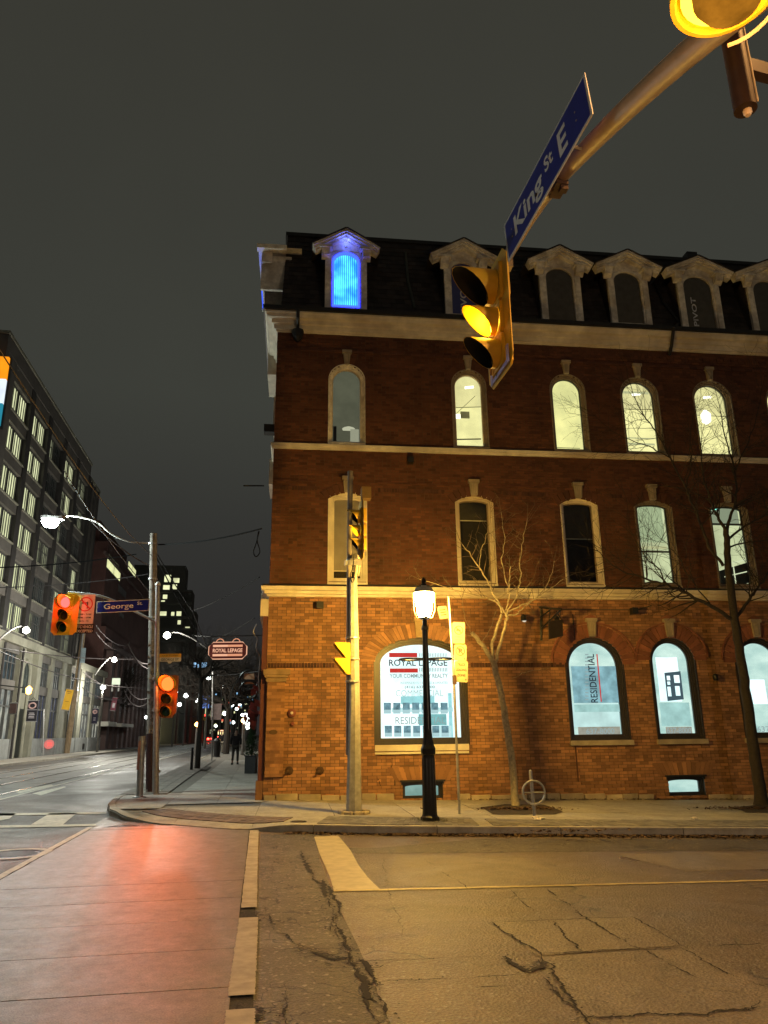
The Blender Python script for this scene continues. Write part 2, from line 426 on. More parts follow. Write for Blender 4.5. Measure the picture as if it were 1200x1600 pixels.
# ================================================================== GROUND
ground = sheet_mb([(-700, -120), (700, -120), (700, 1500), (-700, 1500)], -.03).build('ground', mat('ground_soil', (.05, .045, .04), .95, scale=.3)); tag(ground, 'dark flat city ground beyond the streets', kind='structure')
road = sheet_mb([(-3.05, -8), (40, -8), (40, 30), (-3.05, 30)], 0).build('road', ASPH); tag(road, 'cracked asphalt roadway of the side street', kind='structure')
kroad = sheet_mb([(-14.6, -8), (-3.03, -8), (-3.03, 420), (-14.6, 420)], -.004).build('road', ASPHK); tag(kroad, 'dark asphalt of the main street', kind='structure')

# kerb line on the corner, surveyed at road level
KP = [(-4.3, 420), (-3.95, 60)] + [tuple(G(*q)[:2]) for q in ((244, 1220), (210, 1241), (178, 1254), (167, 1265), (170, 1275), (190, 1282), (250, 1289), (350, 1297), (450, 1301.5), (600, 1304.5), (900, 1306), (1200, 1307.5))]
e1, e0 = Vector(KP[-1]), Vector(KP[-2])
KP.append(tuple(e1+(e1-e0).normalized()*26))
PAVE = KP + [(40, 60), (0.5, 420)]
pavement = sheet_mb([p for p in PAVE], -.008).build('pavement', mat('pavement_bed', (.20, .18, .15), .95, grain=.3)); tag(pavement, 'pale concrete corner pavement with a brick band', kind='structure')
bedp = clip_half(clip_half(PAVE, 0, 1, 23), 1, 0, 1.2)
fine_sheet(bedp, .106).build('pavement_bed', MATS['pavement_bed'], pavement, fix=False)
sheet_mb(clip_half(PAVE, 0, -1, -23), .106).build('pavement_bed', MATS['pavement_bed'], pavement)
sheet_mb(clip_half(clip_half(PAVE, 0, 1, 23), -1, 0, -1.2), .106).build('pavement_bed', MATS['pavement_bed'], pavement)
INNER = offset_path(KP, -.17)
def inside_off(pt):
    return True
REG = INNER + [(40, 60), (.5, 420)]
# concrete slabs with sunk joints
def lay_slab(cell, m=CONC, name='slab', top=.13, region=REG, parent=None, gap=.009, jit=.004):
    if area(cell) < 0: cell = cell[::-1]
    c = Vector((sum(q[0] for q in cell)/len(cell), sum(q[1] for q in cell)/len(cell)))
    cell = [tuple(Vector(q)+(c-Vector(q)).normalized()*gap) for q in cell]
    p = clip_cell(region, cell) if region else cell
    if len(p) < 3 or abs(area(p)) < .03: return
    near = region is REG and any(q[1] < 18.6 and q[0] < .7 for q in p)
    if near and random.seed(int(1e4*abs(p[0][0]))) is None: o = fine_sheet(p, top).build(name, m, parent or pavement, fix=False)
    else: o = sheet_mb(p, top+random.uniform(-jit, 0), .03).build(name, m, parent or pavement)
    return o
nslab = 0
ys = [12.2+1.52*i for i in range(24)]
B_ = R(-2.4); UX, UY = math.cos(B_), math.sin(B_)
OX, OY = G(410, 1250, .13)[:2]
for y in ys:                                   # walk along the main street
    for xa, xb in ((-2.0, -.9), (-.9, .25)):
        if y > 17.3: lay_slab([(xa, y), (xb, y), (xb, y+1.52), (xa, y+1.52)])
for y in (15.78, 17.3, 18.82, 20.34): lay_slab([(-3.7, y), (-2.0, y), (-2.0, y+1.52), (-3.7, y+1.52)])
lay_slab([(-3.7, 14.2), (-2.9, 14.2), (-2.9, 15.78), (-3.7, 15.78)])
def uv(u, v): return (OX+u*UX+v*UY, OY+u*UY-v*UX)        # v metres out from the wall (negative = inside)
for i in range(-2, 14):
    for a, b in ((-.2, 1.5), (1.5, 3.1), (3.1, 4.7), (4.7, 6.4)):
        if a < 1 and i < 0: continue
        lay_slab([uv(i*1.5, b), uv(i*1.5+1.5, b), uv(i*1.5+1.5, a), uv(i*1.5, a)])
# kerb stones
def along(path, step):
    out_ = []; acc = 0
    pts = [Vector(p) for p in path]
    seg = [(pts[i], pts[i+1]) for i in range(len(pts)-1)]
    for a, b in seg:
        L = (b-a).length; t = (step-acc) if acc else 0
        while t < L:
            out_.append(tuple(a+(b-a)*(t/L))); t += step
        acc = (acc+L) % step
    out_.append(tuple(pts[-1])); return out_
kp = along([p for p in KP[1:]], .30)
inn = offset_path(kp, -.16)
for i in range(0, len(kp)-1, 7):
    a = kp[i:i+8]; b = inn[i:i+8]
    if len(a) < 2: continue
    if a[0][1] > 62 or a[0][0] > 14: continue
    mb = MB()
    for j in range(len(a)-1):
        e = .006 if j == len(a)-2 else 0
        A0, A1, B1, B0 = map(Vector, (a[j], a[j+1], b[j+1], b[j]))
        if e: A1 = A1+(A0-A1)*.05; B1 = B1+(B0-B1)*.05
        q = [(p.x, p.y, gz(p.x)-.05) for p in (A0, A1, B1, B0)]
        top = [(p.x, p.y, gz(p.x)+(.135 if k_ < 2 else .137)-ramp_drop(p.x, p.y)) for k_, p in enumerate((A0+(B0-A0)*.12, A1+(B1-A1)*.12, B1, B0))]
        mb.add(q+top, [(4, 5, 6, 7), (0, 1, 5, 4), (1, 2, 6, 5), (2, 3, 7, 6), (3, 0, 4, 7)])
    mb.build('kerb_stone', KERB, pavement)
# brick paver bands (too many to pick apart: one part)
def pavers(path_a, d0, d1, m, bw=.10, bl=.205, dz=.143, name='paver'):
    mb = MB(); rows = int(abs(d1-d0)/bl)
    for r_ in range(rows):
        pa = along(offset_path(path_a, -(d0+bl*r_)), bw+.006); pb = None
        po = offset_path(pa, -(bl-.007))
        for i in range(len(pa)-1):
            A, B2, C2, D = Vector(pa[i]), Vector(pa[i+1]), Vector(po[i+1]), Vector(po[i])
            c = (A+B2+C2+D)/4; q = [v+(c-v).normalized()*.003 for v in (A, B2, C2, D)]
            h = dz+random.uniform(-.003, .002)
            mb.add([(v.x, v.y, gz(v.x)+h-.02-ramp_drop(v.x, v.y)) for v in q]+[(v.x, v.y, gz(v.x)+h-ramp_drop(v.x, v.y)) for v in q], [(4, 5, 6, 7), (0, 1, 5, 4), (1, 2, 6, 5), (2, 3, 7, 6), (3, 0, 4, 7)])
    return mb.build(name, m, pavement, kind='stuff')
corner = [tuple(G(*q)[:2]) for q in ((190, 1281), (215, 1285), (250, 1288), (300, 1292), (350, 1296), (400, 1299), (432, 1300))]
pavers(corner, .42, 1.05, PAVER)
seg = [tuple(G(*q)[:2]) for q in ((492, 1302), (540, 1303), (600, 1304), (680, 1304.7), (752, 1305.2))]
pavers(seg, .18, 1.45, PAVERG)
seg2 = [tuple(G(*q)[:2]) for q in ((775, 1305.3), (900, 1306), (1050, 1306.7), (1200, 1307.4))]
pavers(seg2+[tuple(Vector(seg2[-1])+(Vector(seg2[-1])-Vector(seg2[0])).normalized()*4)], .18, 1.25, PAVERG)
kb = [(-3.55, 21.5), (-3.62, 26), (-3.75, 36), (-3.85, 50)]
pavers(kb[::-1], .02, 1.25, PAVERG, bw=.20, bl=.30)
# iron covers set in the pavement and road
def cover(P, r_, dz, name, label, parent=None, m=DARK):
    mb = MB(); mb.lathe((P[0], P[1], gz(P[0])+dz), [(r_, -.03), (r_, .0), (r_*.9, .004), (r_*.88, -.004), (0.01, -.004)], 28)
    for k_ in range(-4, 5):
        hw = math.sqrt(max(.01, .75-(k_*.2)**2))*r_*.9
        mb.box((P[0]-hw, P[1]+k_*.17*r_-.012, gz(P[0])+dz-.005), (P[0]+hw, P[1]+k_*.17*r_+.012, gz(P[0])+dz+.003))
    o = mb.build(name, m); tag(o, label, 'manhole cover'); return o
P = G(190, 1293.5); cover(P, .36, .012, 'manhole_cover', 'dark round manhole cover in the crosswalk beside the corner kerb')
P = G(22, 1335); cover(P, .40, .006, 'manhole_cover', 'round manhole cover with a pale ring in the dark asphalt', m=DARK)
mb = MB()
for k_ in range(32):
    a, b = 2*math.pi*k_/32, 2*math.pi*(k_+1)/32
    q = [(P[0]+math.cos(t)*r_, P[1]+math.sin(t)*r_, .010) for t, r_ in ((a, .42), (b, .42), (b, .52), (a, .52))]
    mb.add(q, [(0, 1, 2, 3)])
tag(mb.build('manhole_ring', LINE, road), None)
P = G(466, 1284, .13); cover(P, .15, .135, 'manhole_cover', 'small iron cover set in the corner pavement')

# concrete crosswalk slabs
cross = sheet_mb([(-3.0, -8), (.02, -8), (.02, 14.6), (-3.0, 14.6)], .004).build('crosswalk', mat('crosswalk_bed', (.05, .04, .03), .95, bump=.8, bscale=40, bdist=.02, grain=.5)); tag(cross, 'smooth concrete crosswalk of wide slabs', kind='structure')
ROADREG = [(-3.05, -8), (40, -8)] + [KP[-1]] + KP[::-1][1:-2] + [(-3.05, 30)]
yj = [G(200, q)[1] for q in (1297, 1384.5, 1412, 1446, 1494, 1556)]
yj = [15.2]+yj+[yj[-1]-1.02*i for i in range(1, 12)]
for a, b in zip(yj, yj[1:]):
    lay_slab([(-2.92, b), (-.115, b), (-.115, a), (-2.92, a)], SLABM, 'slab', .016, [(-3.05, -8), (2, -8)]+[tuple(q) for q in KP[::-1] if q[0] < 2 and q[1] < 21]+[(-3.05, 20)], cross, gap=.012, jit=.003)
# edge strips of the crosswalk
def jag(a, b, n, w_, am):
    a, b = Vector(a), Vector(b); d = (b-a); t = d.normalized(); nrm = Vector((-t.y, t.x)); L_, R_ = [], []
    for i in range(n+1):
        p = a+d*i/n; L_.append(tuple(p+nrm*(w_/2+random.uniform(-am, am)))); R_.append(tuple(p-nrm*(w_/2+random.uniform(-am, am))))
    return L_+R_[::-1]
for (p0, p1, w_) in (((399, 1299), (392, 1421), .15), ((392, 1437), (382, 1560), .17), ((381, 1582), (376, 1680), .17)):
    a, b = G(*p0), G(*p1)
    sheet_mb(jag((a[0]-.02, a[1]), (b[0]-.02, b[1]), 90, w_, .005), .020).build('painted_edge_line', mat('concrete_edge_strip', (.42, .36, .27), .7, var=.3, scale=6, bump=.5, stain=(.2, .16, .12)), cross)
sheet_mb(jag((-2.98, 15.3), (-2.98, -6), 90, .10, .006), .018).build('painted_edge_line', LINE, cross)
# painted markings
Z = [G(*q) for q in ((490, 1308), (528, 1306), (548, 1330), (560, 1352), (575, 1372), (594, 1391), (521, 1394), (514, 1370), (500, 1335))]
sheet_mb([(q[0]+random.uniform(-.01, .01), q[1]) for q in Z], .006).build('crossing_bar', mat('old_cream_road_paint', (.50, .42, .28), .55, var=.25, scale=5, bump=.5, bscale=120), road)
a, b = G(521, 1393), G(1200, 1376.5)
d = (b-a); b2 = a+d*3
sheet_mb(jag(a[:2], b2[:2], 120, .075, .012), .007).build('lane_line', mat('yellow_road_line', (.50, .39, .17), .55, var=.3, scale=8, bump=.4), road)
def quad(*px, dz=.006, m=LINE, name='crossing_bar', parent=None):
    return sheet_mb([tuple(G(*q)[:2]) for q in px], dz).build(name, m, parent or kroad)
quad((48, 1289), (78, 1271), (121, 1270), (98, 1289))
quad((-40, 1289), (-12, 1272), (26, 1270), (14, 1280))
quad((-60, 1272), (166, 1269), (166, 1272), (-60, 1276), name='stop_line')
quad((-60, 1291), (150, 1288), (150, 1291), (-60, 1295), name='stop_line')
quad((20, 1236), (80, 1226), (84, 1228), (30, 1240), name='lane_dash'); quad((50, 1240), (100, 1229), (104, 1230), (64, 1243), name='lane_dash')
quad((140, 1212), (160, 1207), (165, 1208), (148, 1213), name='lane_dash')
# streetcar tracks in a concrete bed
tb = sheet_mb([(-12.4, -8), (-6.9, -8), (-6.9, 420), (-12.4, 420)], 0).build('track_bed', TRACK); tag(tb, 'pale concrete bed of the streetcar tracks', kind='structure')
for x in (-11.9, -10.4, -8.9, -7.4):
    MB().box((x-.035, -8, .004), (x+.035, 400, .010)).build('rail', RAIL, tb)
    MB().box((x+.05, -8, .003), (x+.10, 400, .006)).build('rail_groove', CRACK, tb)
sheet_mb(jag((-6.83, 200), (-6.83, 4), 90, .10, .01), .004).build('lane_line', LINE, tb)
for y in range(18, 80, 4): MB().box((-12.4, y, .002), (-6.95, y+.03, .0045)).build('slab_joint', CRACK, tb)
# patches
def patch(px, m, dz, name='asphalt_patch'):
    return sheet_mb([tuple(G(*q)[:2]) for q in px], dz).build(name, m, road)
patch(((408, 1304), (492, 1304), (500, 1345), (520, 1400), (560, 1480), (610, 1600), (640, 1700), (384, 1700), (392, 1500), (402, 1400)), ASPH2, .0035)
patch(((768, 1442), (992, 1434), (1062, 1478), (840, 1494)), ASPH3, .0035)
patch(((846, 1496), (1075, 1482), (1240, 1560), (1300, 1700), (980, 1760), (900, 1580)), ASPH3, .0032)
patch(((620, 1336), (815, 1339), (915, 1380), (735, 1387), (600, 1384)), ASPH3, .0030)
patch(((955, 1334), (1300, 1330), (1300, 1356), (1070, 1362)), ASPH3, .0028)
patch(((500, 1325), (590, 1325), (760, 1310), (1260, 1312), (1260, 1328), (560, 1334)), ASPH2, .0026)
# cracks: gaps with ragged edges
def crack(px, w0=.02, n=14, jitter=.025, dz=.0085, holes=0):
    pts = [Vector(G(*q)[:2]) for q in px]; fine = []; o1 = Vector((0, 0)); o2 = Vector((0, 0))
    for a, b in zip(pts, pts[1:]):
        nn = max(3, int((b-a).length/.022))
        for i in range(nn):
            o1 = o1*.90+Vector((random.gauss(0, jitter*.24), random.gauss(0, jitter*.24)))
            fine.append(a.lerp(b, i/nn)+o1+Vector((random.gauss(0, jitter*.10), random.gauss(0, jitter*.10))))
    fine.append(pts[-1]+o1); wd_ = 1.0; L_, R_ = [], []
    for i, p in enumerate(fine):
        t = (fine[min(i+2, len(fine)-1)]-fine[max(i-2, 0)]); t = t.normalized() if t.length > 1e-6 else Vector((1, 0)); nr = Vector((-t.y, t.x))
        wd_ = max(.12, min(1.5, wd_+random.gauss(0, .22))); w_ = w0*.62*wd_*min(1, (i+1)/6, (len(fine)-i)/6)
        L_.append(p+nr*w_*random.uniform(.3, .7)); R_.append(p-nr*w_*random.uniform(.3, .7))
    mb = MB()
    for i in range(len(fine)-1):
        q = (L_[i], L_[i+1], R_[i+1], R_[i]); mb.add([(v.x, v.y, gz(v.x)+dz) for v in q], [(0, 1, 2, 3)])
    for h in range(holes*4):                 # crumbled crumbs and side splits
        c = random.choice(fine)+Vector((random.gauss(0, w0*.9), random.gauss(0, w0*.9))); r_ = random.uniform(.003, .010)*(1+w0*12); n_ = 8; an = random.uniform(0, 6.28)
        mb.add([(c.x+(math.cos(6.283*j/n_+an)*random.uniform(.35, 1.3))*r_, c.y+math.sin(6.283*j/n_+an)*r_*random.uniform(.35, 1.3), gz(c.x)+dz+.0006+h*1e-6) for j in range(n_)], [tuple(range(n_))])
    for h in range(int(len(fine)/30)):
        p = random.choice(fine); an = random.uniform(0, 6.28); q = p; d = Vector((math.cos(an), math.sin(an)))
        for k_ in range(random.randint(3, 9)):
            an += random.gauss(0, .5); d = Vector((math.cos(an), math.sin(an))); q2 = q+d*.025; nr = Vector((-d.y, d.x))*w0*.10
            mb.add([(v.x, v.y, gz(v.x)+dz-.0004) for v in (q+nr, q2+nr*.8, q2-nr*.8, q-nr)], [(0, 1, 2, 3)]); q = q2
    mb.build('crack', CRACK, road, kind='stuff')
crack([(470, 1330), (490, 1372), (520, 1420), (530, 1455), (548, 1500), (570, 1540), (590, 1600), (600, 1660)], .06, holes=26, jitter=.03)
crack([(505, 1375), (530, 1415), (520, 1450), (540, 1480), (552, 1512)], .045, holes=14, jitter=.04)
crack([(424, 1458), (445, 1462), (470, 1482), (500, 1490), (530, 1500)], .03, jitter=.03, holes=5)
crack([(404, 1408), (432, 1398), (425, 1378), (428, 1345)], .012); crack([(402, 1440), (420, 1430), (428, 1445)], .02, holes=4)
crack([(480, 1486), (520, 1502), (548, 1496)], .05, holes=8); crack([(600, 1340), (606, 1400), (640, 1470)], .008)
crack([(440, 1540), (448, 1570), (452, 1600), (445, 1660)], .03, holes=3); crack([(560, 1500), (585, 1530), (600, 1590)], .05, holes=8)
crack([(385, 1425), (396, 1433), (388, 1442)], .10, jitter=.02, holes=12)
crack([(370, 1586), (400, 1590), (384, 1600)], .09, jitter=.02, holes=9)
crack([(768, 1442), (845, 1492), (900, 1570), (925, 1600), (960, 1680)], .022, holes=4)
crack([(768, 1442), (850, 1439), (990, 1434)], .012); crack([(990, 1434), (1065, 1480), (1200, 1476)], .016)
crack([(865, 1440), (888, 1468), (910, 1487)], .020); crack([(850, 1490), (930, 1487), (1010, 1484), (1065, 1482)], .016)
crack([(800, 1392), (850, 1440), (870, 1446)], .016); crack([(855, 1390), (925, 1440), (985, 1478), (1010, 1486)], .026, holes=5)
crack([(1010, 1486), (1050, 1510), (1105, 1538)], .020); crack([(1065, 1482), (1140, 1525), (1200, 1545), (1300, 1580)], .014)
crack([(540, 1504), (650, 1500), (760, 1496), (840, 1492)], .012); crack([(580, 1537), (680, 1532), (810, 1525)], .022, holes=3)
crack([(790, 1495), (812, 1510), (825, 1520), (845, 1512), (840, 1500)], .05, holes=12); crack([(850, 1530), (880, 1560), (910, 1585), (930, 1604)], .03, holes=4)
crack([(690, 1362), (720, 1382), (733, 1390)], .014); crack([(1160, 1386), (1220, 1392)], .02)
crack([(900, 1592), (1000, 1586), (1100, 1590), (1200, 1580)], .03, jitter=.04, holes=5)
crack([(664, 1343), (680, 1352)], .016); crack([(740, 1545), (800, 1542)], .02)
for (q, dz_) in (((500, 1304), .004),): pass
# joints in the pavement asphalt strip along the crossing
crack([(406, 1303), (500, 1303.6), (492, 1304)], .01)
# leaf litter along the kerb and tree pits
litter = MB()
def scatter(mb, P, n, sx, sy, dz, along_=None):
    for _ in range(n):
        if along_: a, b = along_; t = random.random(); c = Vector(a).lerp(Vector(b), t)+Vector((random.gauss(0, .05), -abs(random.gauss(0, sy)), 0))
        else: c = Vector((P[0]+random.gauss(0, sx), P[1]+random.gauss(0, sy), 0))
        s_ = random.uniform(.012, .035); an = random.uniform(0, 6.28); z0 = gz(c.x)+dz
        e_ = Vector((math.cos(an), math.sin(an), random.uniform(-.3, .5)))*s_; f_ = Vector((-math.sin(an), math.cos(an), random.uniform(-.2, .6)))*s_*.7
        o_ = Vector((c.x, c.y, z0+.006+random.uniform(0, .02)))
        mb.add([o_-e_-f_, o_+e_-f_*.4, o_+e_*.6+f_, o_-e_*.7+f_*.8], [(0, 1, 2, 3)])
scatter(litter, None, 5200, 0, .10, 0, (Vector((*KP[-5], 0)), Vector((*KP[-2], 0))))
scatter(litter, None, 3200, 0, .07, 0, (Vector((*KP[-4], 0)), Vector((*KP[-3], 0))))
scatter(litter, None, 3200, 0, .16, 0, (Vector((*KP[-3], 0)), Vector((*KP[-1], 0))))
lit = litter.build('leaf_litter', mat('dead_leaves', (.10, .055, .03), .9, var=.5, scale=20, bump=0, island=.5), fix=False); tag(lit, 'dead leaves drifted along the kerb', 'leaf litter', kind='stuff')

# ================================================================== CORNER BUILDING (local frame: x along the side street, y inward, z up)
bld = empty('brick_building', (OX, OY, 0), B_, 'four storey red brick corner building with mansard roof and arched windows', 'building')
Nn = np.array([UY, -UX, 0.0]); O3 = np.array([OX, OY, 0.0])
def fac(px, py, off=0.0):                   # sight line on the facade plane, off metres inward
    d_ = ray(px, py); P0 = O3-Nn*off
    t = ((P0-CAM) @ Nn)/(d_ @ Nn); P = CAM+d_*t
    return float((P-O3) @ np.array([UX, UY, 0])), float(P[2])
def WP(u, y, z): return Vector((OX+u*UX-y*UY, OY+u*UY+y*UX, z))
UMAX = 17.0
EA = 24
def arch(uL, uR, zB, zT, rise, n=EA):
    zs = zT-rise; c = (uL+uR)/2; a = (uR-uL)/2; pts = [(uL, zB), (uR, zB), (uR, zs)]
    for i in range(1, n):
        t = math.pi*i/n; pts.append((c+a*math.cos(t), zs+rise*math.sin(t)))
    pts.append((uL, zs)); return pts
def inset(w_, t): uL, uR, zB, zT, rise = w_; return arch(uL+t, uR-t, zB+t, zT-t, max(.04, rise-t*.8))
def half_width(w_, z):                      # opening interval at height z
    uL, uR, zB, zT, rise = w_
    if z < zB or z > zT: return None
    zs = zT-rise; c = (uL+uR)/2; a = (uR-uL)/2
    if z <= zs: return uL, uR
    k_ = math.sqrt(max(0, 1-((z-zs)/rise)**2)); return c-a*k_, c+a*k_
def row(px, ybt, yt, rise_of):              # openings from picture edges: common sill and head for the row
    zb = sum(fac((l+r_)/2, b)[1] for l, r_, t, b in px)/len(px); zt = sum(fac((l+r_)/2, t)[1] for l, r_, t, b in px)/len(px)
    out_ = []
    for l, r_, t, b in px:
        uL, uR = fac(l, (t+b)/2)[0], fac(r_, (t+b)/2)[0]; out_.append((uL, uR, zb, zt, rise_of(uR-uL)))
    return out_
T3 = row([(514.5, 569, 569, 692), (708, 760, 582, 699), (863, 916, 588, 704), (974, 1031, 591, 708), (1088, 1146, 595, 712), (1203, 1262, 599, 716)], 0, 0, lambda w_: w_*.48)
T2 = row([(514, 572, 770, 910), (715, 772, 776, 911), (881, 937, 779, 914), (998, 1055, 781, 916), (1116, 1175, 786, 917), (1236, 1296, 790, 919)], 0, 0, lambda w_: w_*.17)
zg_b = fac(932, 1156)[1]; zg_t = fac(930, 996)[1]
T1 = []
for l, r_, rs in ((586, 729, .30), (887.5, 977, .46), (1021, 1091, .48), (1156, 1232, .48)):
    uL, uR = fac(l, 1080)[0], fac(r_, 1080)[0]; T1.append([uL, uR, zg_b, zg_t, (uR-uL)*rs])
T1[0][2] = fac(655, 1163)[1]; T1[0][3] = fac(655, 997)[1]; T1[0][4] = fac(655, 997)[1]-fac(655, 1034)[1]
T1 = [tuple(q) for q in T1]
BW = []
for l, r_, t, b in ((629, 692, 1222, 1250), (1045, 1102, 1214, 1244)):
    BW.append((fac(l, 1235)[0], fac(r_, 1235)[0], fac(l, b)[1], fac(l, t)[1], .001))
OPEN = T1+T2+T3+BW
zC0, zC1 = fac(430, 929)[1], fac(430, 915, -.2)[1]      # first cornice
zD0, zD1 = fac(430, 701)[1], fac(430, 691, -.08)[1]     # string course
zE0, zE1 = fac(432, 517)[1], fac(430, 484, -.35)[1]     # eaves cornice
zR = fac(452, 367, 1.0)[1]
print('Z', zC0, zC1, zD0, zD1, zE0, zE1, zR, 'T3', T3[0], 'T2', T2[0], 'T1', T1)
CH = .075
def allowed(z):
    iv = [(0.0, UMAX)]
    for w_ in OPEN:
        hw = half_width(w_, z)
        if hw is None: continue
        nv = []
        for a, b in iv:
            if hw[1] <= a or hw[0] >= b: nv.append((a, b)); continue
            if hw[0] > a: nv.append((a, hw[0]))
            if hw[1] < b: nv.append((hw[1], b))
        iv = nv
    return iv
bricks = MB(); bricks_up = MB(); mort = MB(); single = []
z = -.36; r_i = 0
while z < zE0+.05:
    zc = z+CH/2; off0 = (.1125 if r_i % 2 else 0)
    inband = (zC0-.01 < zc < zC1+.0) or (zD0-.0 < zc < zD1)
    iv = allowed(zc)
    for a, b in iv:
        mort.add([(a, .014, z), (b, .014, z), (b, .014, z+CH), (a, .014, z+CH)], [(0, 1, 2, 3)])
        if inband: continue
        header = (r_i % 6 == 5); L = .1125 if header else .225
        k0 = math.floor((a-off0)/L); u = off0+k0*L
        while u < b:
            x0, x1 = max(a, u+.006), min(b, u+L-.006)
            if x1-x0 > .03:
                dy = random.gauss(0, .0032)-(.03 if (zc < .42) else 0)-(.022*((r_i+int(u/.1125)) % 2) if zE0-.42 < zc < zE0-.22 else 0)
                if zc < .42 and dy > -.02: dy = -.02
                if .55 < (x0+x1)/2 < 3.0 and .45 < zc < 2.35 and len(single) < 296 and abs(x1-x0-.213) < 1e-3:
                    single.append((x0, dy, z+.005))
                else:
                    q = [(x0, dy, z+.005), (x1, dy, z+.005), (x1, dy, z+CH-.005), (x0, dy, z+CH-.005)]
                    q2 = [(p[0], .016, p[2]) for p in q]
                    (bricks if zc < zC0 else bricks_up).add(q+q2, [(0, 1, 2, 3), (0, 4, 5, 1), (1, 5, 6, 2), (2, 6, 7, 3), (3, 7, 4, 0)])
            u += L
    z += CH; r_i += 1
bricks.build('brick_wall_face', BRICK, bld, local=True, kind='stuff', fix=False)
bricks_up.build('upper_brick_wall_face', BRICK_DIMMED, bld, local=True, kind='stuff', fix=False)
mort.build('mortar_wall', MORTAR, bld, local=True, fix=False)
bm0 = MB(); bm0.box((0, 0, 0), (.213, .018, .065)); bmesh0 = bm0.mesh('brick', BRICK)
for p in single:
    o = bpy.data.objects.new('brick', bmesh0); COL.objects.link(o); o.parent = bld; o.location = p
# King side wall of the corner bay (laid the same way), and the recessed run beyond it
side = MB()
z = -.2; r_i = 0
while z < zE0:
    y = .0
    off0 = .11 if r_i % 2 else 0
    y = -off0
    while y < 5.0:
        y0, y1 = max(0.012, y+.005), min(5, y+.22)
        if y1-y0 > .03:
            dx = random.gauss(0, .002)
            side.add([(dx, y0, z+.005), (dx, y1, z+.005), (dx, y1, z+.07), (dx, y0, z+.07), (.012, y0, z+.005), (.012, y1, z+.005), (.012, y1, z+.07), (.012, y0, z+.07)], [(0, 3, 2, 1), (0, 1, 5, 4), (1, 2, 6, 5), (2, 3, 7, 6), (3, 0, 4, 7)])
        y += .225
    z += CH; r_i += 1
side.build('side_brick_face', BRICK, bld, local=True, kind='stuff', fix=False)
MB().add([(.010, .012, -.4), (.010, 5, -.4), (.010, 5, zE0), (.010, .012, zE0)], [(0, 3, 2, 1)]).build('side_mortar_wall', MORTAR, bld, local=True)
MB().box((.45, 5.0, -.4), (12, 24, zE0)).build('rear_wing', BRICK_DIMMED, bld, local=True)
MB().box((UMAX-.02, .02, -.4), (UMAX, 12, zE0)).build('end_wall', BRICK, bld, local=True)
# mouldings that turn the corner
def moulding(prof, name, m, yend=5.0, u0=0.0):
    mb = MB(); vs = []
    for p, z_ in prof: vs += [(UMAX, -p, z_), (u0-p, -p, z_), (u0-p, yend, z_)]
    fs = []
    for i in range(len(prof)-1):
        a, b = i*3, i*3+3
        fs += [(a, a+1, b+1, b), (a+1, a+2, b+2, b+1)]
    n_ = len(prof); fs += [tuple(3*i+2 for i in range(n_)), tuple(3*i for i in range(n_))[::-1]]
    mb.add(vs, fs); return mb.build(name, m, bld, local=True)
h = zC1-zC0
moulding([(.0, zC0-.06), (.05, zC0-.05), (.06, zC0), (.11, zC0+.01), (.12, zC0+h*.45), (.18, zC0+h*.5), (.20, zC1-.03), (.20, zC1), (.0, zC1+.02)], 'storefront_cornice', CREAM)
moulding([(.0, zC1+.022), (.17, zC1+.005), (.16, zC1+.05), (.0, zC1+.09)], 'lead_flashing', DARK)
moulding([(.0, zD0), (.05, zD0), (.055, zD0+.06), (.08, zD0+.065), (.085, zD1), (0, zD1+.01)], 'string_course', CREAM)
moulding([(.0, zD1+.012), (.07, zD1+.003), (.0, zD1+.05)], 'lead_flashing', DARK)
h = zE1-zE0
moulding([(.0, zE0-.04), (.04, zE0-.03), (.05, zE0+.02), (.09, zE0+.03), (.10, zE0+h*.35), (.16, zE0+h*.38), (.17, zE0+h*.62), (.28, zE0+h*.66), (.31, zE1-.08), (.35, zE1-.05), (.35, zE1), (.0, zE1+.02)], 'eaves_cornice', CREAM)
moulding([(.0, zE1+.03), (.33, zE1+.003), (.40, zE1+.02), (.41, zE1+.13), (.36, zE1+.13), (.34, zE1+.07), (-.02, zE1+.09)], 'gutter', DARK)
# projecting bay trim on the main street side, seen end on
for (y0, y1, p, z0, z1, nm) in ((2.0, 3.6, .33, zE0-.35, zE1, 'bay_cornice'), (1.2, 2.6, .15, zD1-.75, zD1, 'bay_trim'), (.9, 2.6, .24, zC0-.5, zC1, 'bay_cornice'), (3.0, 4.4, .15, zD1+1.7, zE0-.6, 'bay_trim')):
    MB().box((-p, y0, z0), (-.03, y1, z1)).build(nm, CREAM, bld, local=True)
MB().box((-.33, 1.0, zD1+.75), (-.0, 1.3, zD1+.98)).build('wall_bracket', DARK, bld, local=True)
# storefront pilasters on the main street side
for y0 in (.0, 2.4, 4.6):
    MB().box((-.13, y0+.02, -.1), (-.005, y0+.42, zC0-.55)).build('storefront_column', mat('dark_red_painted_column', (.10, .022, .014), .5, bump=.2), bld, local=True)
    MB().box((-.20, y0-.02, zC0-.55), (-.005, y0+.48, zC0-.12)).build('column_capital', CREAM, bld, local=True)
    MB().box((-.17, y0-.01, -.1), (-.005, y0+.46, .55)).build('column_base', BRICK, bld, local=True)
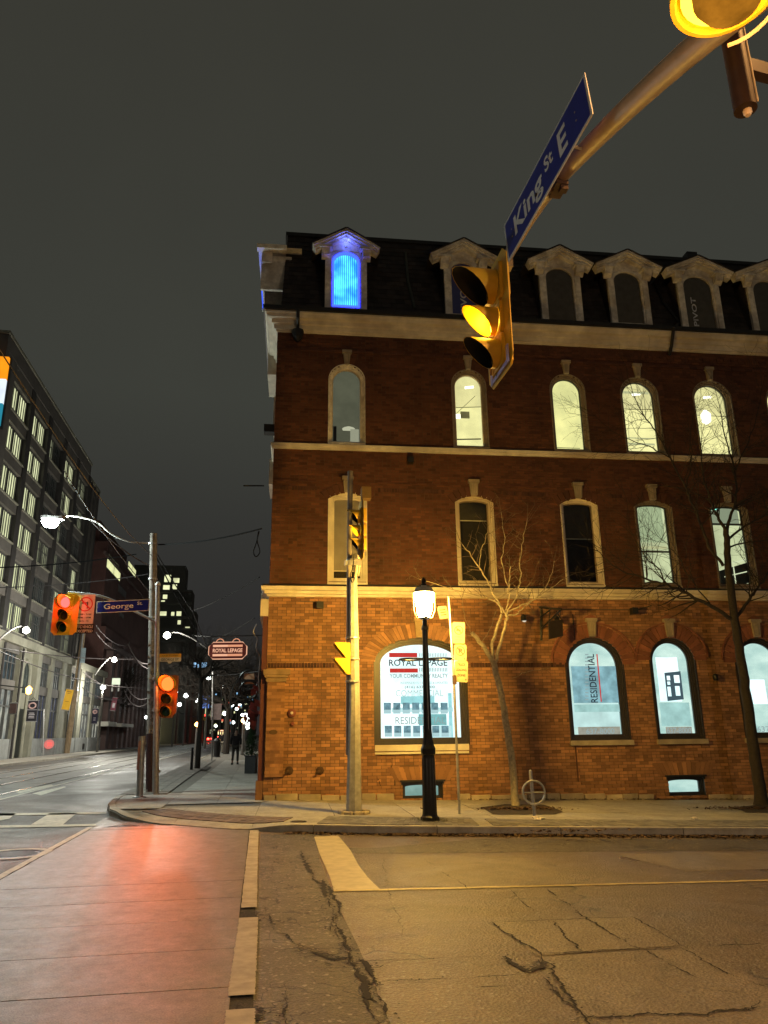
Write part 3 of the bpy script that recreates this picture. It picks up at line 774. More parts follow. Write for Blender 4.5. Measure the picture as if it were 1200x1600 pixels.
# foundation stones
u = 0.02
while u < UMAX:
    L = random.uniform(.28, .62)
    if not any(w_[0]-.02 < u+L and u < w_[1]+.02 for w_ in BW):
        g_ = gz(OX+u)+.13; mb = MB(); hh = random.uniform(.10, .15)
        mb.obox((u+L/2, -.045, g_+hh/2-.06), (L/2-.012, 0, random.uniform(-.004, .004)), (0, .04+random.uniform(0, .012), 0), (0, 0, hh/2+.06))
        o = mb.build('stone', STONE, bld, local=True)
        bv = o.modifiers.new('b', 'BEVEL'); bv.width = .015; bv.segments = 2
    u += L
# corner pilaster at street level
pL, pR = fac(416, 1130)[0], fac(444, 1130)[0]; pz0, pz1 = fac(430, 1214)[1], fac(430, 1066)[1]; pz2 = fac(430, 1048)[1]
def brick_panel(u0, u1, z0, z1, proud, name):
    mb = MB(); zz = z0; k_ = 0
    while zz < z1-.02:
        uu = u0-(.11 if k_ % 2 else 0)
        while uu < u1:
            a, b = max(u0, uu+.004), min(u1, uu+.221)
            if b-a > .03: mb.box((a, -proud+random.gauss(0, .0015), zz+.005), (b, -.004, min(z1, zz+CH-.005)))
            uu += .225
        zz += CH; k_ += 1
    mb.box((u0+.003, -proud+.012, z0), (u1-.003, -.003, z1))
    return mb.build(name, BRICK, bld, local=True, fix=False)
brick_panel(pL, pR, pz0, pz1, .10, 'corner_pilaster')
mb = MB(); mb.box((pL-.03, -.13, pz1), (pR+.03, -.004, pz1+.10)); mb.box((pL-.07, -.17, pz1+.101), (pR+.07, -.004, pz1+.17)); mb.box((pL-.10, -.20, pz1+.171), (pR+.12, -.004, pz2+.02))
mb.build('pilaster_capital', mat('brown_sandstone', (.26, .17, .10), .8, var=.3, scale=4, bump=.5), bld, local=True)
# shallow wall piers either side of the ground floor windows
for l, r_ in ((980, 1012),):
    pass
# soldier band at the spring line, and the recessed dark band on the second floor
zb0, zb1 = fac(470, 1043)[1], fac(470, 1036)[1]
def band(u0, u1, z0, z1, m, y0=-.012, step=.075, name='dentil_band'):
    mb = MB(); uu = u0
    while uu < u1-.03: mb.box((uu+.004, y0+random.gauss(0, .003)-(.012 if int(uu/step) % 2 else 0), z0), (uu+step-.004, -.002, z1)); uu += step
    mb.build(name, m, bld, local=True, kind='stuff', fix=False)
band(.02, fac(524, 1040)[0], zb0, zb1, mat('dark_brick', (.075, .03, .02), .85, island=.4, bump=.4))  # band in darker brick than the wall
band(fac(735, 1040)[0], fac(885, 1040)[0], zb0, zb1, MATS['dark_brick'])
zz0, zz1 = fac(470, 766)[1], fac(470, 760)[1]
for a, b in zip([(0.05, 0)]+[(w_[1]+.32, 0) for w_ in T2], [w_[0]-.32 for w_ in T2]+[UMAX]):
    if b-a[0] > .2: band(a[0], b, zz0, zz1, MATS['dark_brick'])
    if b-a[0] > .2: band(a[0], b, zz1+.13, zz1+.17, ARCH_DIMMED, y0=-.03, step=.22)
band(0.05, UMAX-.1, zE0-.60, zE0-.53, ARCH_DIMMED, y0=-.035, step=.22, name='corbel_band')
# ---- arches of the openings
def voussoirs(w_, depth, n, m, proud=.028, skip=0, name='voussoir', key=None):
    uL, uR, zB, zT, rise = w_; zs = zT-rise; c = (uL+uR)/2; a = (uR-uL)/2
    t0, t1 = (0, math.pi) if rise > a*.6 else (math.asin(min(1, .0)), math.pi)
    for i in range(n):
        ta, tb = t0+(t1-t0)*(i+.06)/n, t0+(t1-t0)*(i+.94)/n
        if key and abs((ta+tb)/2-math.pi/2) < key: continue
        def P_(t, e_): return (c+(a+e_)*math.cos(t), zs+(rise+e_)*math.sin(t))
        q = [P_(ta, .0), P_(ta, depth), P_(tb, depth), P_(tb, .0)]
        mb = MB(); mb.prism([(p[0], -proud-random.uniform(0, .004), p[1]) for p in q], (0, proud+.002, 0)); mb.build(name, m, bld, local=True)
def segmental(w_, depth, n, m, key):
    uL, uR, zB, zT, rise = w_; c = (uL+uR)/2; a = (uR-uL)/2+.02
    Rr = (a*a+rise*rise)/(2*rise); cz = zT-Rr; th = math.asin(min(1, a/Rr))*1.12
    for i in range(n):
        ta, tb = math.pi/2-th+2*th*(i+.05)/n, math.pi/2-th+2*th*(i+.95)/n
        if abs((ta+tb)/2-math.pi/2) < key: continue
        q = [(c+(Rr+e_)*math.cos(t), cz+(Rr+e_)*math.sin(t)) for t, e_ in ((ta, 0), (ta, depth), (tb, depth), (tb, 0))]
        MB().prism([(p[0], -.03, p[1]) for p in q], (0, .032, 0)).build('voussoir', m, bld, local=True)
def keystone(w_, z0, z1, wt, wb, proud=.09, m=STONE):
    c_up = z0 > zC0
    c = (w_[0]+w_[1])/2
    mb = MB(); mb.prism([(c-wb/2, -proud, z0), (c+wb/2, -proud, z0), (c+wt/2, -proud, z1), (c-wt/2, -proud, z1)], (0, proud, 0))
    mb.box((c-wt/2-.03, -proud-.03, z1+.001), (c+wt/2+.03, -.001, z1+.09))
    for k_ in (-1, 0, 1): mb.box((c+k_*wb*.28-.012, -proud-.012, z0+.05), (c+k_*wb*.28+.012, -proud+.001, z1-.03))
    mb.build('keystone', m, bld, local=True)
    if True:
        mb = MB(); mb.prism([(c-wt/2-.10, -.045, z1+.091), (c+wt/2+.10, -.045, z1+.091), (c, -.045, z1+.20)], (0, .044, 0)); mb.build('keystone_cap', ARCH_DIMMED if c_up else ARCHB, bld, local=True)
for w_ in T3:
    voussoirs(w_, .24, 13, ARCH_DIMMED, .010, key=.12); keystone(w_, w_[3]+.01, w_[3]+.33, .21, .13)
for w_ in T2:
    segmental(w_, .26, 9, ARCH_DIMMED, .02); keystone(w_, w_[3]+.01, w_[3]+.36, .24, .18)
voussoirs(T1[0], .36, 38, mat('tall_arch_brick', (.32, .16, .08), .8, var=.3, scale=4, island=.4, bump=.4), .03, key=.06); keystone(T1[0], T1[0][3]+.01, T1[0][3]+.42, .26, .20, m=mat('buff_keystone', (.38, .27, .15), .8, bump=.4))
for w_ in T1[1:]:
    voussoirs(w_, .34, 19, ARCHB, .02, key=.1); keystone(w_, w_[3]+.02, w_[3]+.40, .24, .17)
    # hood ring
    A = [(x, z_) for x, z_ in inset(w_, -.36)[2:]]; Bq = [(x, z_) for x, z_ in inset(w_, -.40)[2:]]
    mb = MB()
    for i in range(len(A)-1): mb.prism([(A[i][0], -.045, A[i][1]), (A[i+1][0], -.045, A[i+1][1]), (Bq[i+1][0], -.045, Bq[i+1][1]), (Bq[i][0], -.045, Bq[i][1])], (0, .04, 0))
    mb.build('arch_hood', ARCHB, bld, local=True)
for w_ in BW:
    mb = MB(); n_ = 13; c = (w_[0]+w_[1])/2; a = (w_[1]-w_[0])/2+.18
    for i in range(n_):
        x0, x1 = c-a+2*a*i/n_, c-a+2*a*(i+1)/n_; sp = 1.28
        q = [(x0+.006, w_[3]+.02), (x1-.006, w_[3]+.02), (c+(x1-c)*sp-.006, w_[3]+.34), (c+(x0-c)*sp+.006, w_[3]+.34)]
        MB().prism([(p[0], -.012, p[1]) for p in q], (0, .014, 0)).build('voussoir', BRICK, bld, local=True)

# ---- windows
WARMLIT = emit('lit_room_wall', (.98, .95, .40), 1.08, .30, .9, lo=(.8, .85, .9))
WARMLIT2 = emit('lit_room_ceiling', (1.0, .96, .44), 1.10, .22, 1.7)
GREENLIT = emit('lit_room_green_wall', (.80, .90, .52), .85, .45, 1.1)
FILM = emit('backlit_white_film', (.90, 1.0, 1.0), 1.45, .10, 1.3, lo=(.72, .95, .97))
FILM2 = emit('frosted_cyan_film', (.68, .92, .84), 1.05, .28, 1.2, stretch=(1, 1, 2.2), lo=(.8, .95, .98))
FILM3 = emit('frosted_lower_film', (.50, .82, .74), .60, .45, 1.5, lo=(.8, .95, .98))
TUBE = emit('ceiling_light_tube', (1, 1, .85), 2.2)
def quad_mb(w_, t, y, grow=0):
    pts = arch(w_[0]-grow, w_[1]+grow, w_[2]-grow, w_[3]+grow, w_[4]+.001) if grow else inset(w_, t)
    return MB().add([(p[0], y, p[1]) for p in pts], [tuple(range(len(pts)))])
def window(w_, frame_m, sash_m, t1=.07, t2=.05, dep=.09, back=None, backy=.45, rail=None, sill=True, name='window', film=None, railz=None):
    uL, uR, zB, zT, rise = w_
    fr = MB()
    A0, A1, A2 = inset(w_, 0), inset(w_, t1*.5), inset(w_, t1)
    fr.ring(inset(w_, -.030), A0, -.014, .30); fr.ring(A0, A1, dep-.035, dep+.12); fr.ring(A1, A2, dep, dep+.12)
    f = fr.build('window', frame_m, bld, local=True)
    MB().ring(A2, inset(w_, t1+t2), dep+.04, dep+.10).build('sash', sash_m, f, local=True)
    quad_mb(w_, t1+t2-.004, dep+.07).build('pane', PANE, f, local=True, fix=False)
    if railz: MB().box((uL+t1, dep+.045, railz-.022), (uR-t1, dep+.09, railz+.022)).build('meeting_rail', sash_m, f, local=True)
    if film: quad_mb(w_, t1+t2-.004, dep+.10).build('window_film', film, f, local=True, fix=False)
    if back: MB().box((uL-.35, backy, zB-.4), (uR+.35, backy+.02, zT+.55)).build('room_wall', back, f, local=True)
    if sill: MB().box((uL-.03, -.05, zB-.075), (uR+.03, dep, zB-.002)).build('sill', frame_m, f, local=True)
    return f
FR = CREAM; FRB = mat('brown_window_moulding', (.26, .20, .14), .6, var=.3, scale=5, bump=.3)
BLIND = mat('drawn_roller_blind', (.30, .27, .24), .85, var=.15, scale=2, bump=.1)
# third floor
f = window(T3[0], PEEL, CREAM, .075, .03, back=emit('dim_grey_room', (.105, .110, .072), 1, .35, 1.2))
zz = lambda py, w_: fac(541, py)[1]
u0 = T3[0]
MB().box((u0[0]+.13, .30, u0[2]+.02), (u0[0]+.22, .34, u0[2]+.62)).build('room_object', DARK, f, local=True)
MB().box((u0[1]-.36, .30, u0[2]+.05), (u0[1]-.12, .33, u0[2]+.55)).build('room_object', emit('dim_reflected_poster', (.30, .31, .22), 1), f, local=True)
MB().lathe(((u0[0]+u0[1])/2+.08, .42, u0[2]+.60), [(.16, -.04), (.18, 0), (.1, .04)], 14).build('room_lamp', emit('dim_glow', (.55, .56, .40), .9), f, local=True)
for i, w_ in enumerate(T3[1:]):
    f = window(w_, FRB, BRONZE if i else CREAM, .085, .02, back=[WARMLIT2, WARMLIT, WARMLIT2, WARMLIT2, WARMLIT][i])
    uL, uR, zB, zT, rise = w_
    if i != 1:
        zc_ = zB+(zT-zB)*(.58, 0, .66, .62, .6)[i]
        MB().prism([(uL-.2, .44, zc_), (uR+.2, .44, zc_+.10-.04*i), (uR+.2, .44, zT+.4), (uL-.2, .44, zT+.4)], (0, .004, 0)).build('ceiling_area', emit('ceiling_soft_%d' % i, ((.95, .90, .42), 0, (.97, .92, .44), (.90, .86, .40), (.94, .9, .44))[i] or (1, 1, 1), .95, .22, 2.2), f, local=True)
        MB().prism([(uL-.2, .43, zc_-.02), (uR+.2, .43, zc_+.08-.04*i), (uR+.2, .43, zc_+.10-.04*i), (uL-.2, .43, zc_)], (0, .008, 0)).build('ceiling_edge', mat('vent_grey', (.5, .5, .4), .7), f, local=True)
        MB().obox(((uL+uR)/2+.12, .42, zT-.32), (.13, 0, .02), (0, .01, 0), (0, 0, .035)).build('ceiling_light', TUBE, f, local=True)
    else:
        MB().box((uL+.1, .40, zB+.01), (uR-.1, .43, zB+.10)).build('radiator_top', mat('vent_grey', (.5, .5, .4), .7), f, local=True)
    if i == 0:
        MB().obox(((uL+uR)/2-.05, .40, zB+1.15), (.0, .02, 0), (.13, 0, .0), (0, 0, .10)).build('vent_grille', mat('vent_grey', (.5, .5, .4), .7), f, local=True)
        MB().tube([(uL+.1, .38, zB+.38), (uR-.1, .38, zB+.42)], .018, 6).build('cable', DARK, f, local=True)
        MB().tube([(uL+.1, .38, zB+1.1), (uR-.2, .38, zT-.6)], .008, 5).build('cable', mat('vent_grey', (.5, .5, .4)), f, local=True)
        MB().obox((uL+.2, .40, zB+1.1), (.09, 0, 0), (0, .01, 0), (0, 0, .07)).build('ceiling_lamp', TUBE, f, local=True)
    elif i == 1: MB().box((uL+.2, .43, zB+.1), (uL+.215, .445, zT-.3)).build('wall_joint', mat('vent_grey', (.5, .5, .4)), f, local=True); MB().box((uL+.1, .43, zB+.25), (uR-.1, .445, zB+.265)).build('wall_joint', MATS['vent_grey'], f, local=True)
    elif i == 2:
        for k_, hh in ((.42, .05), (.62, .02), (zT-zB-.30, .06)): MB().box((uL+.05, .40, zB+k_), (uR-.05, .43, zB+k_+hh)).build('ceiling_beam', emit('beam_shade_green', (.50, .52, .28), 1), f, local=True)
    else:
        MB().lathe(((uL+uR)/2-.02, .42, zB+1.35), [(.01, -.2), (.13, -.12), (.15, .1), (.05, .25)], 14).build('pendant_lamp', TUBE, f, local=True)
# second floor
for i, w_ in enumerate(T2):
    uL, uR, zB, zT, rise = w_; hgt = zT-zB
    if i == 0:
        f = window(w_, CREAM, CREAM, .09, .05)
        zl = fac(541, 889)[1]
        MB().box((uL+.1, .24, zl), (uR-.1, .25, zT+.1)).build('roller_blind', BLIND, f, local=True); MB().box((uL, .40, zB-.2), (uR, .42, zl+.3)).build('room_wall', ROOMD, f, local=True)
        MB().box((uL+.12, .225, zl-.02), (uR-.12, .255, zl+.01)).build('blind_bar', CREAM, f, local=True)
    elif i in (1, 2):
        f = window(w_, CREAM, FRB, .09, .03, back=ROOMD, railz=None)
        zl = fac(740, 810)[1] if i == 1 else zB+hgt*.55
        MB().box((uL+.1, .24, zl), (uR-.1, .25, zT+.1)).build('roller_blind', mat('dark_half_blind', (.05, .047, .035), .8), f, local=True); MB().box((uL+.12, .225, zl-.012), (uR-.12, .255, zl+.012)).build('blind_bar', mat('vent_grey', (.5, .5, .4)), f, local=True)
    elif i == 3:
        f = window(w_, FRB, BRONZE, .09, .03, back=GREENLIT, railz=fac(1024, 860)[1])
        MB().box((uL+.05, .40, zB+hgt*.47), (uR-.05, .44, zB+hgt*.50)).build('ceiling_beam', MATS['beam_shade_green'], f, local=True)
        MB().box((uL+.05, .435, zB+hgt*.55), (uR-.05, .449, zT+.2)).build('upper_wall', emit('green_upper_wall', (.50, .62, .36), .8, .2, 2), f, local=True)
    else:
        f = window(w_, FRB, BRONZE, .09, .03, back=GREENLIT, railz=fac(1140, 817)[1])
        MB().prism([(uL+.3, .40, zB-.1), (uR+.1, .40, zB-.1), (uR+.1, .40, zB+hgt*.33), (uL+.3, .40, zB+hgt*.22)], (0, .03, 0)).build('stair_panel', ROOMD, f, local=True)
        for k_ in (.0, .14, .28): MB().obox(((uL+uR)/2+.2, .38, zB+hgt*(.04+k_)), (.35, 0, .08), (0, .012, 0), (0, 0, .014)).build('stair_rail', emit('stair_rail_lit', (.75, .85, .55), .9), f, local=True)
        MB().box(((uL+uR)/2+.14, .37, zB-.05), ((uL+uR)/2+.165, .385, zB+hgt*.28)).build('stair_post', MATS['stair_rail_lit'], f, local=True)
        MB().box((uL+.05, .43, zT-.55), (uR, .448, zT+.2)).build('upper_wall', emit('grey_upper_wall', (.30, .36, .24), .8), f, local=True)
        if i == 4:
            MB().box((uL+.13, .30, zT-.13), (uL+.48, .33, zT-.02)).build('exit_light', emit('green_exit_glow', (.25, .9, .75), 1.5), f, local=True)
# ground floor
EXv, EZv = (1, 0, 0), (0, 0, 1)
INK = emit('film_black_ink', (.025, .035, .045), 1); INKG = emit('film_grey_ink', (.30, .40, .40), 1); INKL = emit('film_pale_ink', (.50, .66, .66), 1); RED = emit('film_red_ink', (.62, .045, .035), 1)
CY = emit('film_cyan_area', (.40, .85, .90), 1, .25, 3); PHOTO = emit('listing_photo_print', (.22, .42, .50), 1, .6, 9)
f = window(T1[0], BRONZE, BRONZE, .10, .05, .08, film=FILM, sill=False)
yb = .075; DY = .16
def ft(body, px, py, wpx, hpx, m, bold=0, f_=None, rot=False, sp=1.0):
    u_, z_ = fac(px, py, DY); u1, _ = fac(px+wpx/2, py, DY); u2, _ = fac(px-wpx/2, py, DY); _, z1 = fac(px, py-hpx/2, DY); _, z2 = fac(px, py+hpx/2, DY)
    if rot: return text(body, m, f_ or f, (u_, DY, z_), (0, 0, 1), (-1, 0, 0), width=z1-z2, height=(u1-u2), bold=bold, local=True, spacing=sp)
    return text(body, m, f_ or f, (u_, DY, z_), EXv, EZv, width=u1-u2, height=z1-z2, bold=bold, local=True, spacing=sp)
def fb(l, t, r_, b, m, name='printed_area', f_=None, dy=.003):
    (a, z1), (c, z2) = fac(l, t, DY), fac(r_, b, DY)
    MB().add([(a, DY-dy, z2), (c, DY-dy, z2), (c, DY-dy, z1), (a, DY-dy, z1)], [(0, 1, 2, 3)]).build(name, m, f_ or f, local=True, fix=False)
fb(608, 1020, 652, 1027, RED, 'red_bar'); fb(609, 1044.5, 653, 1051, RED, 'red_bar')
for k_ in range(18):
    fb(655+k_*2.5, 1020.5, 656.1+k_*2.5, 1026.5, INKG, 'grey_stroke'); fb(655+k_*2.5, 1043.5, 656.3+k_*2.5, 1049.5, INKG, 'grey_stroke')
ft('ROYAL LEPAGE', 653.5, 1035.5, 91, 10, INK, .012)
ft('YOUR COMMUNITY REALTY', 654.5, 1056, 91, 6.5, INKG, .02)
ft('INDEPENDENTLY OWNED & OPERATED', 663, 1067, 74, 3.6, INKL, .02)
ft('(416) 637-8000', 656, 1074, 47, 5.5, INKG, .02)
ft('COMMERCIAL', 655.5, 1083, 74, 10, INKL)
ft('RESIDENTIAL', 657, 1125.5, 78, 11, INKG)
fb(626, 1088, 679, 1100, CY, 'cyan_shape', dy=.001); fb(700, 1083, 708, 1155, CY, 'cyan_shape', dy=.001); fb(612, 1106, 708, 1112, emit('film_pale_cyan', (.60, .90, .93), 1), 'cyan_shape', dy=.001); fb(654, 1116, 698, 1133, emit('film_teal_shape', (.25, .60, .62), 1, .3, 6), 'cyan_shape', dy=.001); fb(675, 1134, 706, 1154, emit('film_pale_cyan', (.60, .90, .93), 1), 'cyan_shape', dy=.001)
for k_ in range(7):
    l = 599.5+k_*14.8; fb(l, 1098, l+11.5, 1115, PHOTO, 'listing_sheet', dy=.002); fb(l+1.5, 1134, l+13, 1151, PHOTO, 'listing_sheet', dy=.002)
    fb(l, 1109, l+11.5, 1115, emit('listing_caption', (.45, .68, .72), 1), 'listing_caption', dy=.004); fb(l+1.5, 1145, l+13, 1151, MATS['listing_caption'], 'listing_caption', dy=.004)
# stone sill below the display window
(a, z1), (b, z2) = fac(588, 1167, -.06), fac(731, 1173, -.06)
mb = MB(); mb.box((a-.03, -.09, fac(655, 1173, -.09)[1]), (b+.03, .10, T1[0][2]-.004)); mb.box((a-.03, -.06, fac(655, 1178, -.06)[1]), (b+.03, -.004, fac(655, 1174.5, -.06)[1])); mb.build('stone_sill', CREAM, bld, local=True)
# residential window
w_ = T1[1]; f = window(w_, BRONZE, BRONZE, .09, .04, .09, film=FILM2, sill=False)
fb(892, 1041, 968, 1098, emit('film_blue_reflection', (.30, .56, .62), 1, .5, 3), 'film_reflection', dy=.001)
ft('RESIDENTIAL', 925.8, 1059.5, 11, 76, INK, .012, rot=True)
fb(933.5, 1022, 938.5, 1096.5, RED, 'red_bar')
for k_ in range(14): fb(914, 1022+k_*5.4, 919.5, 1023.6+k_*5.4, INKG, 'grey_stroke')
fb(892, 1099, 970, 1135, emit('film_pale_lower', (.62, .90, .86), 1, .25, 2), 'film_lower', dy=.001); fb(897, 1101, 970, 1112, emit('film_mid_teal', (.44, .74, .70), 1, .3, 3), 'film_lower', dy=.0015)
fb(903, 1136, 970, 1149, emit('film_tan_band', (.42, .42, .34), .9, .3, 8), 'film_band', dy=.001); ft('637-8000', 938, 1142.5, 44, 9, INKG, .01)
w_ = T1[2]; f = window(w_, BRONZE, BRONZE, .09, .04, .09, film=FILM2, sill=False)
fb(1024, 1027, 1066, 1096, FILM, 'bright_wall_area', dy=.001)
(a, z1), (b, z2) = fac(1037, 1050, DY), fac(1069, 1094, DY)
MB().obox(((a+b)/2, DY-.008, (z1+z2)/2), ((b-a)/2*.95, 0, .02), (0, .004, 0), (0, 0, (z1-z2)/2)).build('notice_board', emit('notice_board_grey', (.06, .10, .12), 1), f, local=True)
for (l, t, r_, b_) in ((1041, 1056, 1047, 1063), (1042, 1065, 1047, 1070), (1052, 1055, 1062, 1067), (1042, 1073, 1049, 1088), (1054, 1072, 1063, 1087)): fb(l, t, r_, b_, FILM, 'notice_sheet', dy=.016)
fb(1030, 1098, 1081, 1134, MATS['film_mid_teal'], 'film_lower', dy=.001)
fb(1040, 1136, 1082, 1147, emit('film_tan_band', (.42, .42, .34), .9), 'film_band', dy=.001); ft('637-8000', 1061, 1141.5, 38, 9, INKG, .01)
w_ = T1[3]; f = window(w_, BRONZE, BRONZE, .09, .04, .09, film=FILM2, sill=False)
fb(1170, 1062, 1200, 1100, FILM, 'bright_wall_area', dy=.001); ft('637-8000', 1208, 1139, 50, 9, INKG, .01)
for w_ in T1[1:]:
    MB().box((w_[0]-.06, -.09, w_[2]-.13), (w_[1]+.06, .09, w_[2]-.01)).build('stone_sill', STONE, bld, local=True)
# thin dark strip marking a step in the wall
for l, r_ in ((984, 990),):
    a = fac(903, 1200)[0]; MB().box((a-.04, -.005, .0), (a+.0, .0, zg_b-.15)).build('dark_step_strip', mat('dark_brick', (.075, .03, .02)), bld, local=True)
for i, w_ in enumerate(BW):
    f = window(w_, DARK, DARK, .05, .03, .10, film=FILM3 if i == 0 else FILM2, sill=False)
    MB().box((w_[0]-.06, -.05, w_[3]+.002), (w_[1]+.06, .05, w_[3]+.045)).build('lintel', DARK, f, local=True)

# ---- mansard roof
def roof_y(z_): return .06+(z_-zE1)/(zR-zE1)*.94
mb = MB(); z0 = zE1+.05
uT = fac(450, 366, 1.0)[0]; print('uT', uT)
mb.add([(0.06, .06, z0), (UMAX, .06, z0), (UMAX, 1.0, zR), (uT, 1.0, zR)], [(0, 1, 2, 3)])
mb.add([(0.06, .06, z0), (uT, 1.0, zR), (uT, 9, zR), (.06, 9, z0)], [(0, 1, 2, 3)])
mb.add([(uT, 1.0, zR), (UMAX, 1.0, zR), (UMAX, 9, zR+.1), (uT, 9, zR+.1)], [(0, 1, 2, 3)])
roof = mb.build('mansard_roof', SLATE, bld, local=True)
# shingle courses (slates one by one past the limit: one part)
def shingles():
    mb = MB(); slope = math.hypot(.94, zR-z0); rows_ = int(slope/.19); nrm = Vector((0, -(zR-z0), .94)).normalized(); up = Vector((0, .94, zR-z0)).normalized()
    for r_ in range(rows_):
        s0 = r_*.19; zc = z0+(zR-z0)*s0/slope; u = .06+(uT-.06)*s0/slope+(.0 if r_ % 2 else -.13)
        lim = .06+(uT-.06)*(s0+.1)/slope
        while u < UMAX:
            a, b = max(lim, u+.004), u+.26
            if b-a > .05:
                base = Vector((a, .06, z0))+Vector((0, up.y, up.z))*s0
                lift = .018+random.uniform(0, .012)
                p = [base+nrm*lift, base+Vector((b-a, 0, 0))+nrm*lift, base+Vector((b-a, 0, 0))+up*.20+nrm*.004, base+up*.20+nrm*.004]
                q = [base, base+Vector((b-a, 0, 0))]
                mb.add(p+q, [(0, 1, 2, 3), (4, 5, 1, 0)])
            u += .265
    mb.build('shingle', SLATE, roof, local=True, kind='stuff', fix=False)
shingles()
mb = MB(); mb.box((uT-.06, .93, zR-.06), (UMAX, 1.08, zR+.06)); mb.box((uT-.07, 1.09, zR-.06), (uT+.08, 9, zR+.06)); mb.build('ridge_curb', DARK, roof, local=True)
BLUEGLOW = emit('blue_neon_glow', (.05, .30, 1.0), 3.0)
def curtain_mat():
    m = bpy.data.materials.new('blue_lit_curtain'); m.use_nodes = True; t = m.node_tree; t.nodes.clear()
    o = t.nodes.new('ShaderNodeOutputMaterial'); e_ = t.nodes.new('ShaderNodeEmission'); v = _vec(t)
    wv = t.nodes.new('ShaderNodeTexWave'); wv.bands_direction = 'X'; wv.inputs['Scale'].default_value = 5.2; wv.inputs['Distortion'].default_value = .5; t.links.new(v, wv.inputs['Vector'])
    n = _noise(t, v, 1.8, 2)
    c = _mix(t, 'MIX', _ramp(t, n, [(.38, 0), (.62, 1)]), (.02, .22, .95), (.08, .62, 1.0))
    c = _mix(t, 'MULTIPLY', 1.0, c, _ramp(t, wv.outputs['Fac'], [(.1, .35), (.6, 1.25)]))
    t.links.new(c, e_.inputs[0]); e_.inputs[1].default_value = 1.9; t.links.new(e_.outputs[0], o.inputs[0]); return m
CURT = curtain_mat()
